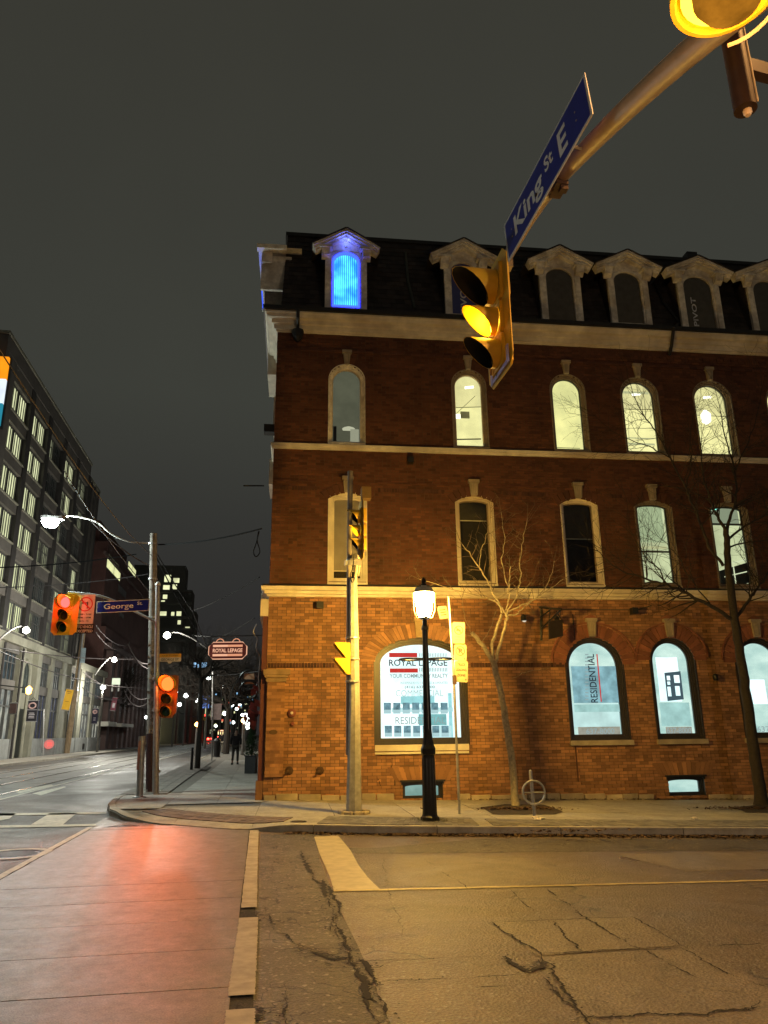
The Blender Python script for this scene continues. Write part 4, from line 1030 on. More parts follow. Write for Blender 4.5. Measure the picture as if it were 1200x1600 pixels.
def dormer(cpx, apx_y, lpx, rpx, gl, gr, gt, gb, kind):
    yf = .0
    c = fac((gl+gr)/2, (gt+gb)/2, yf)[0]; zb = fac(cpx, gb, yf)[1]-.06; zt = fac(cpx, gt, yf)[1]; za = fac(cpx, apx_y, yf-.28)[1]
    gw = (fac(gr, gb, yf)[0]-fac(gl, gb, yf)[0]); hw = (fac(rpx, (apx_y+gt)/2, yf-.2)[0]-fac(lpx, (apx_y+gt)/2, yf-.2)[0])/2
    eav = za-(za-zt)*.80-.10; bw = gw/2+.20
    D = tag(MB().box((c-bw+.02, yf+.03, zb-.10), (c+bw-.02, yf+.035, zb)).build('dormer', PEEL, bld, local=True))
    w_ = (c-gw/2-.045, c+gw/2+.045, zb, zt+.05, gw*.46)
    # face with opening: ring between rectangle-like outline and arch
    A = arch(c-bw, c+bw, zb-.08, eav+.12, .02); mb = MB(); mb.ring(A, inset(w_, 0), yf+.01, yf+.10); mb.build('dormer_face', PEEL, D, local=True)
    glow = kind == 'blue'
    MB().ring(inset(w_, -.02), inset(w_, .05), yf-.03, yf+.09).build('arch_frame', PEEL, D, local=True)
    quad_mb(w_, .045, yf+.035).build('pane', PANE if not glow else glass('soft_glass', rough=.3), D, local=True, fix=False)
    if glow:
        quad_mb(w_, .045, yf+.05).build('blue_curtain', CURT, D, local=True, fix=False)
        MB().ring(inset(w_, .045), inset(w_, .10), yf-.05, yf+.03).build('blue_light_strip', emit('blue_led_strip', (.0006, .0014, .05), 160), D, local=True)
    elif kind == 'pivot_blue':
        quad_mb(w_, .045, yf+.05).build('window_banner', mat('navy_window_banner', (.07, .08, .30), .5, var=.1), D, local=True, fix=False)
        text('PIVOT', mat('banner_grey_letter', (.75, .75, .75), .6), D, (c-.02, yf+.03, zb+.62), (0, 0, 1), (-1, 0, 0), width=1.05, height=.20, bold=.02, local=True)
    else:
        quad_mb(w_, .045, yf+.05).build('window_blind', mat('dormer_grey_blind', (.13, .115, .09), .8, var=.2), D, local=True, fix=False)
        if kind == 'pivot': text('PIVOT', mat('banner_grey_letter', (.42, .42, .42), .6), D, (c-.17, yf+.03, zb+.65), (0, 0, 1), (-1, 0, 0), width=1.0, height=.16, bold=.02, local=True)
    for s in (-1, 1):
        x = c+s*(bw-.075)
        mb = MB(); mb.box((x-.085, yf-.07, zb-.10), (x+.085, yf+.03, eav-.30)); mb.build('pilaster', PEEL, D, local=True)
        mb = MB(); x2 = c+s*(bw+.0)
        mb.prism([(x2-.12, yf-.02, eav-.30), (x2-.12, yf-.16, eav-.20), (x2-.12, yf-.24, eav-.02), (x2-.12, yf-.0, eav-.02)], (.24, 0, 0))
        for k_ in (-.07, 0, .07): mb.box((x2+k_-.015, yf-.20, eav-.22), (x2+k_+.015, yf-.13, eav-.05))
        mb.box((x2-.20, yf-.27, eav-.018), (x2+.20, yf+.05, eav+.05))
        mb.build('bracket', PEEL, D, local=True)
        # raking cornice
        a, b = Vector((c+s*hw, 0, eav+.04)), Vector((c, 0, za)); dd = (b-a); L = dd.length; dd.normalize(); nn = Vector((-dd.z*s*-1, 0, dd.x*s*-1)); nn = Vector((dd.z, 0, -dd.x)) if Vector((dd.z, 0, -dd.x)).z < 0 else Vector((-dd.z, 0, dd.x))
        mb = MB()
        for y0_, o0, o1 in ((-.30, 0, .07), (-.25, .07, .13), (-.17, .13, .20)):
            q = [a+nn*o0, b+nn*o0, b+nn*o1, a+nn*o1]
            q = [(p.x, yf+y0_, p.z) for p in q]; mb.prism(q, (0, -y0_+.02, 0))
        mb.build('raking_cornice', PEEL, D, local=True)
        # roof slope over the dormer, back to the mansard
        n2 = -nn*.035
        q = [(a.x, yf-.33, a.z), (b.x, yf-.33, b.z), (b.x, 1.4, b.z), (a.x, 1.4, a.z)]
        MB().prism(q, (n2.x, 0, n2.z)).build('dormer_roof', SLATE, D, local=True)
        MB().box((min(x, c+s*bw), yf+.04, zb-.1), (max(x, c+s*bw)-.002, 1.2, eav)).build('dormer_cheek', SLATE, D, local=True)
    MB().prism([(c-hw*.75, yf-.02, eav+.04), (c+hw*.75, yf-.02, eav+.04), (c, yf-.02, za-.14)], (0, .10, 0)).build('tympanum', PEEL, D, local=True)
    MB().lathe((c, yf-.03, za-.42), [(.01, -.02), (.045, -.012), (.05, .0)], 10, axis='y').build('rosette', PEEL, D, local=True)
    if glow:
        L2 = lamp('blue_window_lamp', WP(c, yf-.2, zt), (.10, .16, 1.0), 4, None, .05); L2.parent = D; L2.location = (c, yf-.22, za-.36)
    return D
dormer(541, 357, 489, 594, 519, 562, 396, 480, 'blue')
dormer(725, 373, 672, 777, 705, 745, 411, 491, 'pivot_blue')
dormer(876, 384, 820, 922, 854, 897, 420, 500, 'plain')
dormer(982, 391, 926, 1029, 961, 1003, 426, 505, 'plain')
dormer(1090, 400, 1033, 1138, 1070, 1115, 433, 513, 'pivot')
dormer(1205, 407, 1147, 1255, 1180, 1226, 440, 519, 'plain')
# dormer on the main street side, seen from its flank
yd = 1.3
zst = fac(420, 399, yd)[1]; zsb = fac(420, 470, yd)[1]; uo = fac(405.5, 410, yd)[0]; ui = fac(446, 410, yd)[0]
mb = MB(); mb.box((uo+.10, yd-.62, zsb), (ui+.2, yd-.52, zst-.45)); mb.box((uo+.10, yd+.52, zsb), (ui+.2, yd+.62, zst-.45)); mb.box((uo+.16, yd-.52, zsb), (uo+.20, yd+.52, zst-.4))
sd = mb.build('side_dormer', PEEL, bld, local=True)
MB().prism([(uo, yd-.85, zst-.30), (uo, yd+.85, zst-.30), (uo, yd, zst+.10)], (ui-uo+.5, 0, 0)).build('pediment', PEEL, sd, local=True)
MB().box((uo-.03, yd-.93, zst-.40), (ui+.05, yd-.70, zst-.26)).build('raking_cornice', PEEL, sd, local=True)
MB().box((uo+.115, yd-.51, zsb+.05), (uo+.14, yd+.50, zst-.45)).build('blue_pane', emit('blue_side_glow', (.05, .12, .95), 1.6, .4, 3), sd, local=True)
MB().box((uo+.12, yd-.75, zst-.75), (uo+.42, yd-.625, zst-.41)).build('bracket', PEEL, sd, local=True)
L3 = lamp('blue_window_lamp', WP(uo, yd, zst-.8), (.10, .16, 1.0), 8, None, .05); L3.parent = sd; L3.location = (uo-.12, yd-.3, zst-.9)
# bracket sign and its little floodlights between the display window and the arched windows
u_, z_ = fac(862, 975, -.55); wb = empty('bracket_sign', (0, 0, 0), 0, 'dark hanging sign on an iron wall bracket right of the pale tree', 'shop sign'); wb.parent = None; wb.location = WP(u_, -.0, z_)
def lp_(u, y, z): return WP(u, y, z)
mb = MB(); mb.tube([lp_(u_-.05, 0, z_+.55), lp_(u_-.12, 0, z_-.35)], .035, 6); mb.tube([lp_(u_-.10, 0, z_+.52), lp_(u_+.12, -1.0, z_+.30)], .03, 6); mb.tube([lp_(u_-.10, 0, z_-.05), lp_(u_+.10, -.95, z_+.28)], .025, 6); mb.tube([lp_(u_-.1, 0, z_+.25), lp_(u_+.05, -.5, z_+.40)], .02, 6)
mb.build('wall_bracket', DARK, wb)
mb = MB(); q = [lp_(u_-.20, -.85, z_-.42), lp_(u_+.28, -.55, z_-.30), lp_(u_+.30, -.55, z_+.12), lp_(u_-.18, -.85, z_+.02)]; mb.prism(q, lp_(0, .05, 0)-lp_(0, 0, 0)); mb.build('sign_board', mat('dark_sign_board', (.04, .028, .02), .7, bump=.3), wb)
mb = MB(); mb.tube([lp_(u_-.16, -.83, z_+.03), lp_(u_-.10, -.8, z_+.32)], .012, 5); mb.tube([lp_(u_+.26, -.56, z_+.12), lp_(u_+.12, -.6, z_+.33)], .012, 5); mb.build('hanger', DARK, wb)
for px_, py_ in ((818, 966), (870, 968)):
    a_, b_ = fac(px_, py_, -.35); o = MB().lathe(tuple(WP(a_, -.35, b_)), [(.03, .10), (.07, .05), (.075, -.06), (.06, -.065)], 12).build('spotlight', DARK, wb); MB().lathe(tuple(WP(a_+.01, -.37, b_-.07)), [(.055, 0), (.04, -.02), (.01, -.03)], 10).build('lens', emit('spot_lens_pale', (.8, .75, .6), .9), o); MB().tube([WP(a_, -.33, b_+.08), WP(a_+.2, -.0, b_+.12)], .012, 5).build('arm', DARK, o)
# downpipes and roof pipe
a0 = fac(466, 485, -.42); a1 = fac(466, 516, -.12)
mb = MB(); mb.tube([(a0[0], -.42, a0[1]+.05), (a0[0], -.40, a0[1]-.22), (a0[0], -.20, a1[1]+.10), (a0[0], -.14, a1[1]-.0)], .045, 8); mb.lathe((a0[0], -.16, a1[1]-.22), [(.05, -.16), (.13, -.05), (.17, .10), (.17, .18), (.10, .2)], 10); mb.build('rain_hopper', DARK, bld, local=True)
def onroof(px, py):
    u_, z_ = fac(px, py, .5); return Vector((u_, roof_y(fac(px, py, roof_y(z_))[1])-.05, fac(px, py, roof_y(z_))[1]))
MB().tube([onroof(636, 395), onroof(637, 440), onroof(645, 484)], .045, 8).build('roof_pipe', mat('verdigris_pipe', (.05, .06, .05), .6), bld, local=True)
p3 = fac(1052, 514, -.42)
MB().tube([onroof(1026, 445), onroof(1034, 475), onroof(1052, 506), (p3[0], -.43, p3[1]), (p3[0]-.0, -.2, p3[1]-.45), (p3[0]-.05, -.10, p3[1]-.7)], .05, 8).build('roof_pipe', DARK, bld, local=True)
p = onroof(1090, 398); MB().box((p.x-.1, .9, zR-.1), (p.x+.25, 1.2, zR+.28)).build('roof_vent', DARK, roof, local=True)
# wall fittings
def fitting(px, py, s, name='floodlight', d=.16, arm=True, m=DARK):
    u_, z_ = fac(px, py, -.1); mb = MB(); mb.box((u_-s/2, -.06-d, z_-s/2), (u_+s/2, -.03, z_+s/2)); mb.tube([(u_, -.0, z_+s*.5), (u_, -.10, z_+s*.6), (u_, -.12, z_+s*.3)], .015, 6)
    return mb.build(name, m, bld, local=True)
fitting(641, 720, .16); fitting(500, 946, .17); fitting(990, 955, .16)
a, b = fac(500, 944, -.12), fac(466, 938, -.5)
MB().tube([(a[0], -.1, a[1]+.06), (b[0], -.35, b[1])], .008, 5).build('fixture_arm', DARK, bld, local=True)
a, b = fac(996, 953, -.12), fac(1018, 946, -.5); MB().tube([(a[0], -.12, a[1]), (b[0], -.5, b[1])], .012, 5).build('fixture_arm', DARK, bld, local=True)
# hose connection: flanged brass ports
u_, z_ = fac(456, 1114, -.05); mb = MB(); mb.lathe((u_, -.05, z_), [(.10, .05), (.10, -.0), (.085, -.02), (.06, -.02), (.055, -.06), (.01, -.06)], 20, axis='y'); fx = mb.build('fire_hose_port', mat('dull_red_port', (.20, .05, .03), .5), bld, local=True)
MB().lathe((u_, -.115, z_), [(.035, .0), (.035, -.01), (.01, -.012)], 14, axis='y').build('port_cap', mat('pale_cap', (.75, .7, .6), .4), fx, local=True)
u_, z_ = fac(457, 1131, -.05); MB().lathe((u_, -.03, z_), [(.05, .03), (.05, -.01), (.03, -.03), (.01, -.03)], 14, axis='y').build('fire_hose_port', MATS['dull_red_port'], bld, local=True)
u_, z_ = fac(427, 1144, -.1); mb = MB(); pts = [(u_+.10*math.cos(6.283*k_/20), -.118, z_+.055*math.sin(6.283*k_/20)) for k_ in range(20)]; mb.prism(pts, (0, .02, 0)); mb.build('oval_plaque', mat('bronze_plaque', (.12, .07, .03), .4, metal=.6), bld, local=True)
for px_ in (452, 500):
    u_, z_ = fac(px_, 1204); mb = MB(); mb.lathe((u_, -.03, z_), [(.10, .028), (.085, -.01), (.05, -.03), (.02, -.03)], 9, axis='y'); mb.tube([(u_, -.03, z_), (u_-.06, -.12, z_-.03), (u_-.10, -.13, z_-.05)], .03, 6); mb.build('pipe_outlet', mat('rusty_iron', (.07, .035, .02), .8, bump=.5), bld, local=True)
u_, z_ = fac(1117, 1058, -.05); MB().lathe((u_, -.08, z_-.09), [(.05, 0), (.07, .05), (.07, .14), (.03, .18)], 10).build('wall_lamp_unlit', DARK, bld, local=True)
u_, z_ = fac(456, 1203); 
MB().tube([(fac(902, 1050)[0], -.02, fac(902, 960)[1]), (fac(902, 1050)[0]-.0, -.02, fac(866, 1000)[1])], .012, 5).build('conduit', DARK, bld, local=True)
mb = MB(); pth = [fac(874, 966), fac(876, 953), (fac(990, 953))]; mb.tube([(q[0], -.03, q[1]) for q in pth], .012, 5); mb.build('conduit', DARK, bld, local=True)
# crack line in the brick below the display window
for pts in (((613, 1183), (612, 1205), (616, 1215), (617, 1232), (608, 1232), (594, 1231), (592, 1220), (588, 1214)),):
    fine = []
    for a, b in zip(pts, pts[1:]):
        A, B2 = Vector(fac(*a, -.0)), Vector(fac(*b, -.0))
        for k_ in range(4): fine.append(A.lerp(B2, k_/4)+Vector((random.gauss(0, .012), random.gauss(0, .01))))
    mb = MB()
    for A, B2 in zip(fine, fine[1:]): mb.add([(A.x-.008, -.009, A.y), (A.x+.008, -.009, A.y-.01), (B2.x+.008, -.009, B2.y-.01), (B2.x-.008, -.009, B2.y)], [(0, 1, 2, 3)])
    mb.build('crack', CRACK, bld, local=True, kind='stuff', fix=False)

# ================================================================== STREET FURNITURE ON THE CORNER
V = Vector
RT = V((math.cos(YAW), -math.sin(YAW), 0)); UPV = V((0, 0, 1)); FW = V((math.sin(YAW), math.cos(YAW), 0))
def on(P, px, py): return at(px, py, P[1])
# ---- heritage lamp (the lamp that lights the wall)
P = G(672, 1283, .13); hz = lambda py: height_at(P, py)
lp = empty('street_lamp', P, 0, 'lit heritage street lamp with black fluted post in front of the display window', 'street lamp')
mb = MB(); b0 = hz(1281)
mb.lathe((P.x, P.y, 0), [(.17, b0), (.17, b0+.05), (.145, b0+.07), (.135, b0+.10), (.115, hz(1180)), (.135, hz(1178)), (.14, hz(1170)), (.11, hz(1164)), (.085, hz(1150)), (.078, hz(1140))], 12)
mb.build('post_base', BLACK, lp)
mb = MB(); n_ = 16
for k_ in range(12):
    t = 6.283*k_/12; mb.tube([(P.x+.118*math.cos(t), P.y+.118*math.sin(t), b0+.12), (P.x+.108*math.cos(t), P.y+.108*math.sin(t), hz(1185))], .016, 5)
mb.build('fluting', BLACK, lp)
top = hz(966)
MB().lathe((P.x, P.y, 0), [(.078, hz(1140)), (.060, hz(1030)), (.052, hz(985)), (.07, hz(984)), (.07, hz(980)), (.045, hz(976)), (.045, top-.02), (.10, top-.01), (.10, top+.02)], 14).build('post', BLACK, lp, smooth=True)
# basket rings
mb = MB()
zr = hz(1030)
for s in (-1, 1):
    c = P+RT*(s*.27)+V((0, 0, zr-P.z)); pts = [c+RT*(.23*math.cos(6.283*k_/24))+FW*(.20*math.sin(6.283*k_/24)) for k_ in range(25)]
    mb.tube(pts, .018, 6, cap=False)
mb.build('banner_ring', BLACK, lp)
GLOBE = emit('lamp_globe_light', (1.0, .59, .10), 900)
g0, g1 = hz(964), hz(927); gr = .185
mb = MB(); mb.lathe((P.x, P.y, 0), [(.02, g0), (.105, g0+.005), (.135, g0+.08), (gr, g1-.05), (gr-.005, g1)], 20); mb.build('lamp_globe', GLOBE, lp, smooth=True)
c1 = hz(915); mb = MB(); mb.lathe((P.x, P.y, 0), [(gr+.02, g1+.002), (gr+.025, g1+.03), (.15, g1+.11), (.06, c1-.03), (.05, c1)], 20); mb.build('lamp_cap', mat('lamp_cap_cream', (.55, .47, .36), .5, bump=.1), lp, smooth=True)
MB().lathe((P.x, P.y, 0), [(.055, c1+.002), (.065, c1+.03), (.035, c1+.05), (.05, c1+.09), (.02, hz(903)), (.005, hz(902))], 12).build('finial', BLACK, lp, smooth=True)
mb = MB()
for s in (-1, 1): mb.tube([P+V((0, 0, top-P.z)), P+RT*s*.15+V((0, 0, g0-P.z-.02)), P+RT*s*.205+V((0, 0, g0-P.z+.12)), P+RT*s*.212+V((0, 0, g1-P.z))], .011, 5)
mb.build('lamp_yoke', BRONZE, lp)
# tufts of weed at the foot
wd = MB()
for _ in range(160):
    a = random.uniform(0, 6.28); r_ = random.uniform(.15, .34); c = V((P.x+r_*math.cos(a), P.y+r_*math.sin(a), P.z)); t = V((random.gauss(0, .02), random.gauss(0, .02), random.uniform(.02, .07)))
    wd.add([c+V((-.004, 0, 0)), c+V((.004, 0, 0)), c+t], [(0, 1, 2)])
tag(wd.build('weeds', mat('dry_weed', (.10, .10, .04), .8), fix=False), 'small dry weeds round the foot of the lamp', 'weeds', kind='stuff')

# ---- signal heads
def lens_mat(c, lit): return emit('lit_lens_'+c, dict(red=(1, .04, .035), orange=(1, .06, .010), amber=(1, .72, .05))[c], lit if c == 'amber' else lit*.42) if lit else mat('dark_lens_'+c, dict(red=(.12, .015, .01), orange=(.12, .02, .01), amber=(.10, .05, .01), green=(.01, .04, .03))[c], .15)
def visor(c, f, r_, L, parent, closed=True, m=YELLOW, n=18, lit=False):
    """tunnel visor: long at the top, cut back underneath, black inside, or yellow for the glow of a lit lens"""
    side = f.cross(UPV).normalized()
    for rr, mm, nm in ((r_, m, 'visor'), (r_-.006, YELLOW if lit else VISIN, 'visor_lining')):  # glow of the lit lens put into the lining colour
        mb = MB(); vs = []
        for k_ in range(n+1):
            t = -math.pi*.5+2*math.pi*k_/n if closed else -.3+(math.pi+.6)*k_/n
            h_ = math.sin(t); q = side*math.cos(t)*rr+UPV*h_*rr
            ln = L*(.16+.84*((h_+1)/2)**1.15)
            vs += [c+q, c+q+f*ln*(1 if nm == 'visor' else .985)]
        mb.add(vs, [(2*i, 2*i+1, 2*i+3, 2*i+2) for i in range(n)])
        o = mb.build(nm, mm, parent if nm == 'visor' else last, smooth=True, fix=False)
        last = o
    return last
def signal(name, C, f, sizes, lit, colr, label, board=(.62, 1.30), strength=18, cap=True, power=0, hand=None, bcol=YELLOW, boff=.0, hd_=.15, vl=2.0):
    f = V(f).normalized(); side = f.cross(UPV).normalized(); C = V(C)
    root = empty(name, C, 0, label, 'traffic light')
    tot = sum(s*2+.07 for s in sizes); z_ = tot/2
    bw, bh = board; cr = .10
    pts = [(-bw/2+cr, -bh/2), (bw/2-cr, -bh/2), (bw/2, -bh/2+cr), (bw/2, bh/2-cr), (bw/2-cr, bh/2), (-bw/2+cr, bh/2), (-bw/2, bh/2-cr), (-bw/2, -bh/2+cr)]
    MB().prism([C+side*a+UPV*(b+boff) for a, b in pts], -f*.008).build('backboard', bcol, root)
    for i, s in enumerate(sizes):
        zc = z_-s-.035; z_ -= 2*s+.07; c = C+UPV*zc; hw = s+.03
        mb = MB()
        q = [(-hw+.03, -hw), (hw-.03, -hw), (hw, -hw+.03), (hw, hw-.03), (hw-.03, hw), (-hw+.03, hw), (-hw, hw-.03), (-hw, -hw+.03)]
        mb.prism([c+side*a+UPV*b-f*hd_ for a, b in q], f*(hd_+.03)); hs = mb.build('signal_section', bcol, root)
        mb = MB()
        for zz_ in (-.6, .6): mb.tube([c+side*(hw-.02)+UPV*zz_*hw*1.2-UPV*.03+f*.045, c+side*(hw-.02)+UPV*zz_*hw*1.2+UPV*.03+f*.045], .010, 6)
        mb.build('door_latch', mat('rusty_latch', (.30, .12, .03), .6), hs)
        # lens
        mb = MB(); n_ = 20; vs = [c+f*.055]; 
        for k_ in range(n_): t = 6.283*k_/n_; vs.append(c+side*s*.93*math.cos(t)+UPV*s*.93*math.sin(t)+f*.034)
        mb.add(vs, [(0, 1+k_, 1+(k_+1) % n_) for k_ in range(n_)])
        on_ = (i == lit); cc = colr if on_ else ('red', 'amber', 'green')[i if len(sizes) > 2 else 0]
        mb.build('lens', lens_mat(cc, strength if on_ else 0), hs, fix=False)
        visor(c+f*.032, f, s+.008, s*vl, hs, lit=on_)
        if on_ and power:
            L_ = lamp('signal_light', c+f*(s*.5 if colr == 'amber' else s*2.4), dict(red=(1, .05, .04), orange=(1, .13, .015), amber=(1, .62, .04))[colr], power, root, .08, spot=None if colr == 'amber' else R(38))
            if colr != 'amber':
                L_.data.spot_blend = 1.0; aimed(L_, (-2.0, 8.5, 0) if colr == 'red' else (-1.45, 9.5, 0)); lamp('signal_spill', c+f*(s*2.6), L_.data.color, 26, root, .05)
    return root
# near signal on the mast arm (amber)
C = V((2.07, 5.93, 5.30))
signal('traffic_signal', C, (-1, -.02, 0), (.165, .130, .130), 1, 'amber', 'yellow traffic light with its middle lamp glowing under the blue street sign', board=(.66, 1.22), strength=9, power=LAMP_W['amber'], hd_=.07, vl=2.35)
s0 = bpy.data.objects['traffic_signal']
MB().obox(C+V((-.012, .0, -.46)), (0, .022, .0), (.006, 0, 0), (0, -.07, .09)).build('label_plate', DARK, s0)
mb = MB(); mb.box((C.x-.006-.012, C.y-.27, C.z-.575), (C.x-.018+.010, C.y-.22, C.z-.40)); mb.box((C.x-.018, C.y+.20, C.z-.575), (C.x-.008, C.y+.25, C.z-.42)); mb.box((C.x-.018, C.y-.215, C.z-.575), (C.x-.008, C.y+.19, C.z-.535)); mb.build('reflective_border', mat('violet_reflective_tape', (.50, .48, .95), .3), s0)
# mast arm and blade sign
ax = [V((2.22, 6.05, 6.02)), V((2.24, 4.9, 5.93)), V((2.34, 3.4, 5.52)), V((2.42, 2.1, 4.98)), V((2.48, .8, 4.3)), V((2.52, -.9, 3.2)), V((2.54, -1.5, 2.2))]
arm = empty('mast_arm_pole', (2.54, -1.6, gz(2.5)), 0, 'tan tapered steel mast arm crossing the upper right sky', 'signal pole')
def bez(pts, n=6):
    o = []
    for i in range(len(pts)-1):
        p0, p1, p2, p3 = pts[max(i-1, 0)], pts[i], pts[i+1], pts[min(i+2, len(pts)-1)]
        for k_ in range(n):
            t = k_/n; o.append(.5*((2*p1)+(-p0+p2)*t+(2*p0-5*p1+4*p2-p3)*t*t+(-p0+3*p1-3*p2+p3)*t**3))
    o.append(pts[-1]); return o
bp = bez(ax); 
ARMM = mat('tan_steel_arm', (.40, .29, .17), .5, metal=.0, var=.2, scale=7, bump=.15, stain=(.25, .16, .09))
MB().tube(bp, [.048+.058*i/(len(bp)-1)*1.3 for i in range(len(bp))], 16).build('mast_arm', ARMM, arm, smooth=True)
MB().tube([(2.54, -1.5, 2.3), (2.54, -1.6, gz(2.5))], .13, 14).build('pole', ARMM, arm, smooth=True)
mb = MB(); mb.tube([(2.22, 6.02, 6.0), (2.20, 6.0, 5.86), (2.13, 5.98, 5.82)], .03, 8); mb.obox((2.2, 6.0, 5.97), (.07, 0, 0), (0, .05, 0), (0, 0, .06)); mb.build('hanger', ARMM, arm)
q = at(872, 292, 4.75); mb = MB(); mb.obox(q, (.05, 0, 0), (0, .09, 0), (0, 0, .04)); mb.tube([q+V((0, 0, .02)), q+V((-.12, .0, -.10)), q+V((-.20, 0, -.10))], .015, 6); mb.obox(q+V((.02, -.05, -.05)), (.03, 0, 0), (0, .03, 0), (0, 0, .03)); mb.build('sign_clamp', mat('rusty_iron', (.07, .035, .02)), arm)
# blade: King St E
a0, a1 = V((2.01, 5.36, 5.47)), V((2.14, 3.89, 5.66))
def fit_blade(px, py1, py2, r_=None): pass
bl0 = at(791, 353, 5.36); bl0b = at(798, 410, 5.36); br0 = at(917, 110, 3.86); br0b = at(930, 178, 3.86)
# true rectangle from the survey: bottom edge and height
lft = V((bl0.x, 5.36, bl0b.z)); rgt = V((br0.x+.01, 3.86, br0b.z)); H_ = .405
ex = (rgt-lft); Lb = ex.length; exn = ex.normalized(); ezn = (UPV-exn*UPV.dot(exn)).normalized(); nrm = exn.cross(ezn)
sg = empty('street_sign', lft, 0, 'large blue sign reading King St E hung from the mast arm', 'street sign')
def rect(mb, o_, ex_, ez_, x0, x1, z0, z1, t0, t1): 
    n_ = ex_.cross(ez_); q = [o_+ex_*x0+ez_*z0+n_*t0, o_+ex_*x1+ez_*z0+n_*t0, o_+ex_*x1+ez_*z1+n_*t0, o_+ex_*x0+ez_*z1+n_*t0]; return mb.prism(q, n_*(t1-t0))
rect(MB(), lft, exn, ezn, 0, Lb, 0, H_, -.004, .004).build('sign_panel', WHITE, sg)
rect(MB(), lft, exn, ezn, .025, Lb-.025, .022, H_-.022, .0042, .0055).build('blue_field', BLUE, sg)
rect(MB(), lft, exn, ezn, .025, Lb-.025, .022, H_-.022, -.0055, -.0042).build('blue_field', BLUE, sg)
WT = mat('sign_white_sheeting', (.92, .92, .92), .4, var=.05, bump=0)
for body, x, z_, w_, h_ in (('King', .47, .18, .55, .255), ('St', .87, .25, .14, .135), ('E', 1.10, .205, .13, .23)):
    text(body, WT, sg, lft+exn*(x*Lb/1.5)+ezn*z_, exn, ezn, width=w_*Lb/1.5, height=h_, bold=.025, depth=.007)
for x, z_ in ((.14, .16), (.14, .24), (.70, .12), (1.32, .16), (1.32, .24)): MB().tube([lft+exn*x+ezn*z_+nrm*.005, lft+exn*x+ezn*z_+nrm*.009], .007, 8).build('rivet', ZINC, sg)
mb = MB(); mid = lft+exn*Lb*.35+ezn*H_; mb.tube([mid-ezn*.02-nrm*.02, mid-nrm*.1+UPV*.06], .012, 6); mid2 = lft+exn*Lb*.75+ezn*H_*.3; mb.tube([mid2-nrm*.008, mid2-nrm*.14], .012, 6); mb.build('bracket', ZINC, sg)
# lamp seen from underneath beside the arm, with its drop pipe
LMY = 2.25
q = at(1134, -14, LMY); lum = empty('pendant_lamp', q, 0, 'glowing yellow lamp bowl under the mast arm at the top corner', 'lamp')
mb = MB(); mb.lathe((q.x, q.y, q.z), [(.05, .20), (.20, .16), (.235, .03), (.235, .0), (.215, -.005), (.205, .01), (.19, .12), (.04, .15)], 28); mb.build('lamp_shade', mat('yellow_lamp_shade', (.75, .42, .02), .4, bump=.05), lum, smooth=True)
mb = MB(); mb.lathe((q.x+.01, q.y-.01, q.z), [(.155, .06), (.155, -.02), (.12, -.09), (.05, -.12), (.005, -.125)], 24); mb.build('lamp_bowl', emit('sodium_bowl_glow', (.50, .19, .015), 1.0, .5, 9), lum, smooth=True)
MB().lathe((q.x, q.y, q.z), [(.168, .015), (.188, .015), (.188, .022), (.168, .022)], 28).build('lit_ring', emit('sodium_ring_light', (1.0, .62, .03), 6), lum)
mb = MB(); pts = [q+V((.235*math.cos(t), .235*math.sin(t), -.02-.05*math.sin((t+.8)*1))) for t in [(-1.2+2.2*k_/12) for k_ in range(13)]]; mb.tube(pts, .010, 6); mb.build('wire_guard', mat('pale_steel_wire', (.5, .4, .25), .4), lum)
SL = lamp('sodium_lamp', q+V((.0, -.1, -.35)), SODIUM, LAMP_W['sodium2'], lum, .12)
dp0, dp1 = at(1132, 55, 3.0), at(1165, 172, 3.0)
dp1 = V((dp1.x, 3.0, dp1.z)); dp0 = V((dp1.x, 3.0, dp1.z+.62))
dr = empty('drop_pipe', dp0, 0, 'dark brown vertical pipe stub with a pale plug hanging beside the lamp', 'pipe')
BRN = mat('brown_pipe', (.03, .014, .008), .5, bump=.1)
MB().tube([dp0, dp1], .062, 18).build('pipe', BRN, dr, smooth=True)
MB().lathe((dp1.x+.01, 3.0, dp1.z), [(.024, .0), (.024, -.02), (.015, -.035), (.004, -.036)], 10).build('plug', mat('pale_plug', (.7, .55, .4), .4), dr, smooth=True)
MB().tube([dp1+V((.045, -.05, .02)), dp0+V((.045, -.05, 0))], .005, 5).build('cable', mat('pale_steel_wire', (.5, .4, .25)), dr)
b = at(1200, 100, 3.05); MB().obox(V((dp1.x+.30, 3.02, dp1.z+.30)), (.26, .03, 0), (0, .03, 0), (0, 0, .045)).build('side_bracket', BRN, dr)
# street luminaire over the camera's kerb (lights the roadway)
cl = empty('street_lamp', (5.2, .3, gz(5.2)), 0, 'tall sodium street lamp standing behind the photographer', 'street lamp')
MB().tube([(5.2, .3, gz(5)), (5.2, .3, 8.0), (5.0, .9, 8.7), (4.6, 2.3, 8.9)], [.10, .07, .05, .04], 10).build('post', ZINC, cl)
MB().obox((4.55, 2.6, 8.9), (.14, 0, 0), (0, .35, 0), (0, 0, .07)).build('lamp_head', ZINC, cl)
MB().obox((4.55, 2.65, 8.815), (.10, 0, 0), (0, .25, 0), (0, 0, .012)).build('lamp_lens', emit('sodium_lens', SODIUM, 30, sample=False), cl)
lamp('sodium_lamp', (4.55, 2.65, 8.70), SODIUM, LAMP_W['sodium'], cl, .15, spot=R(112))

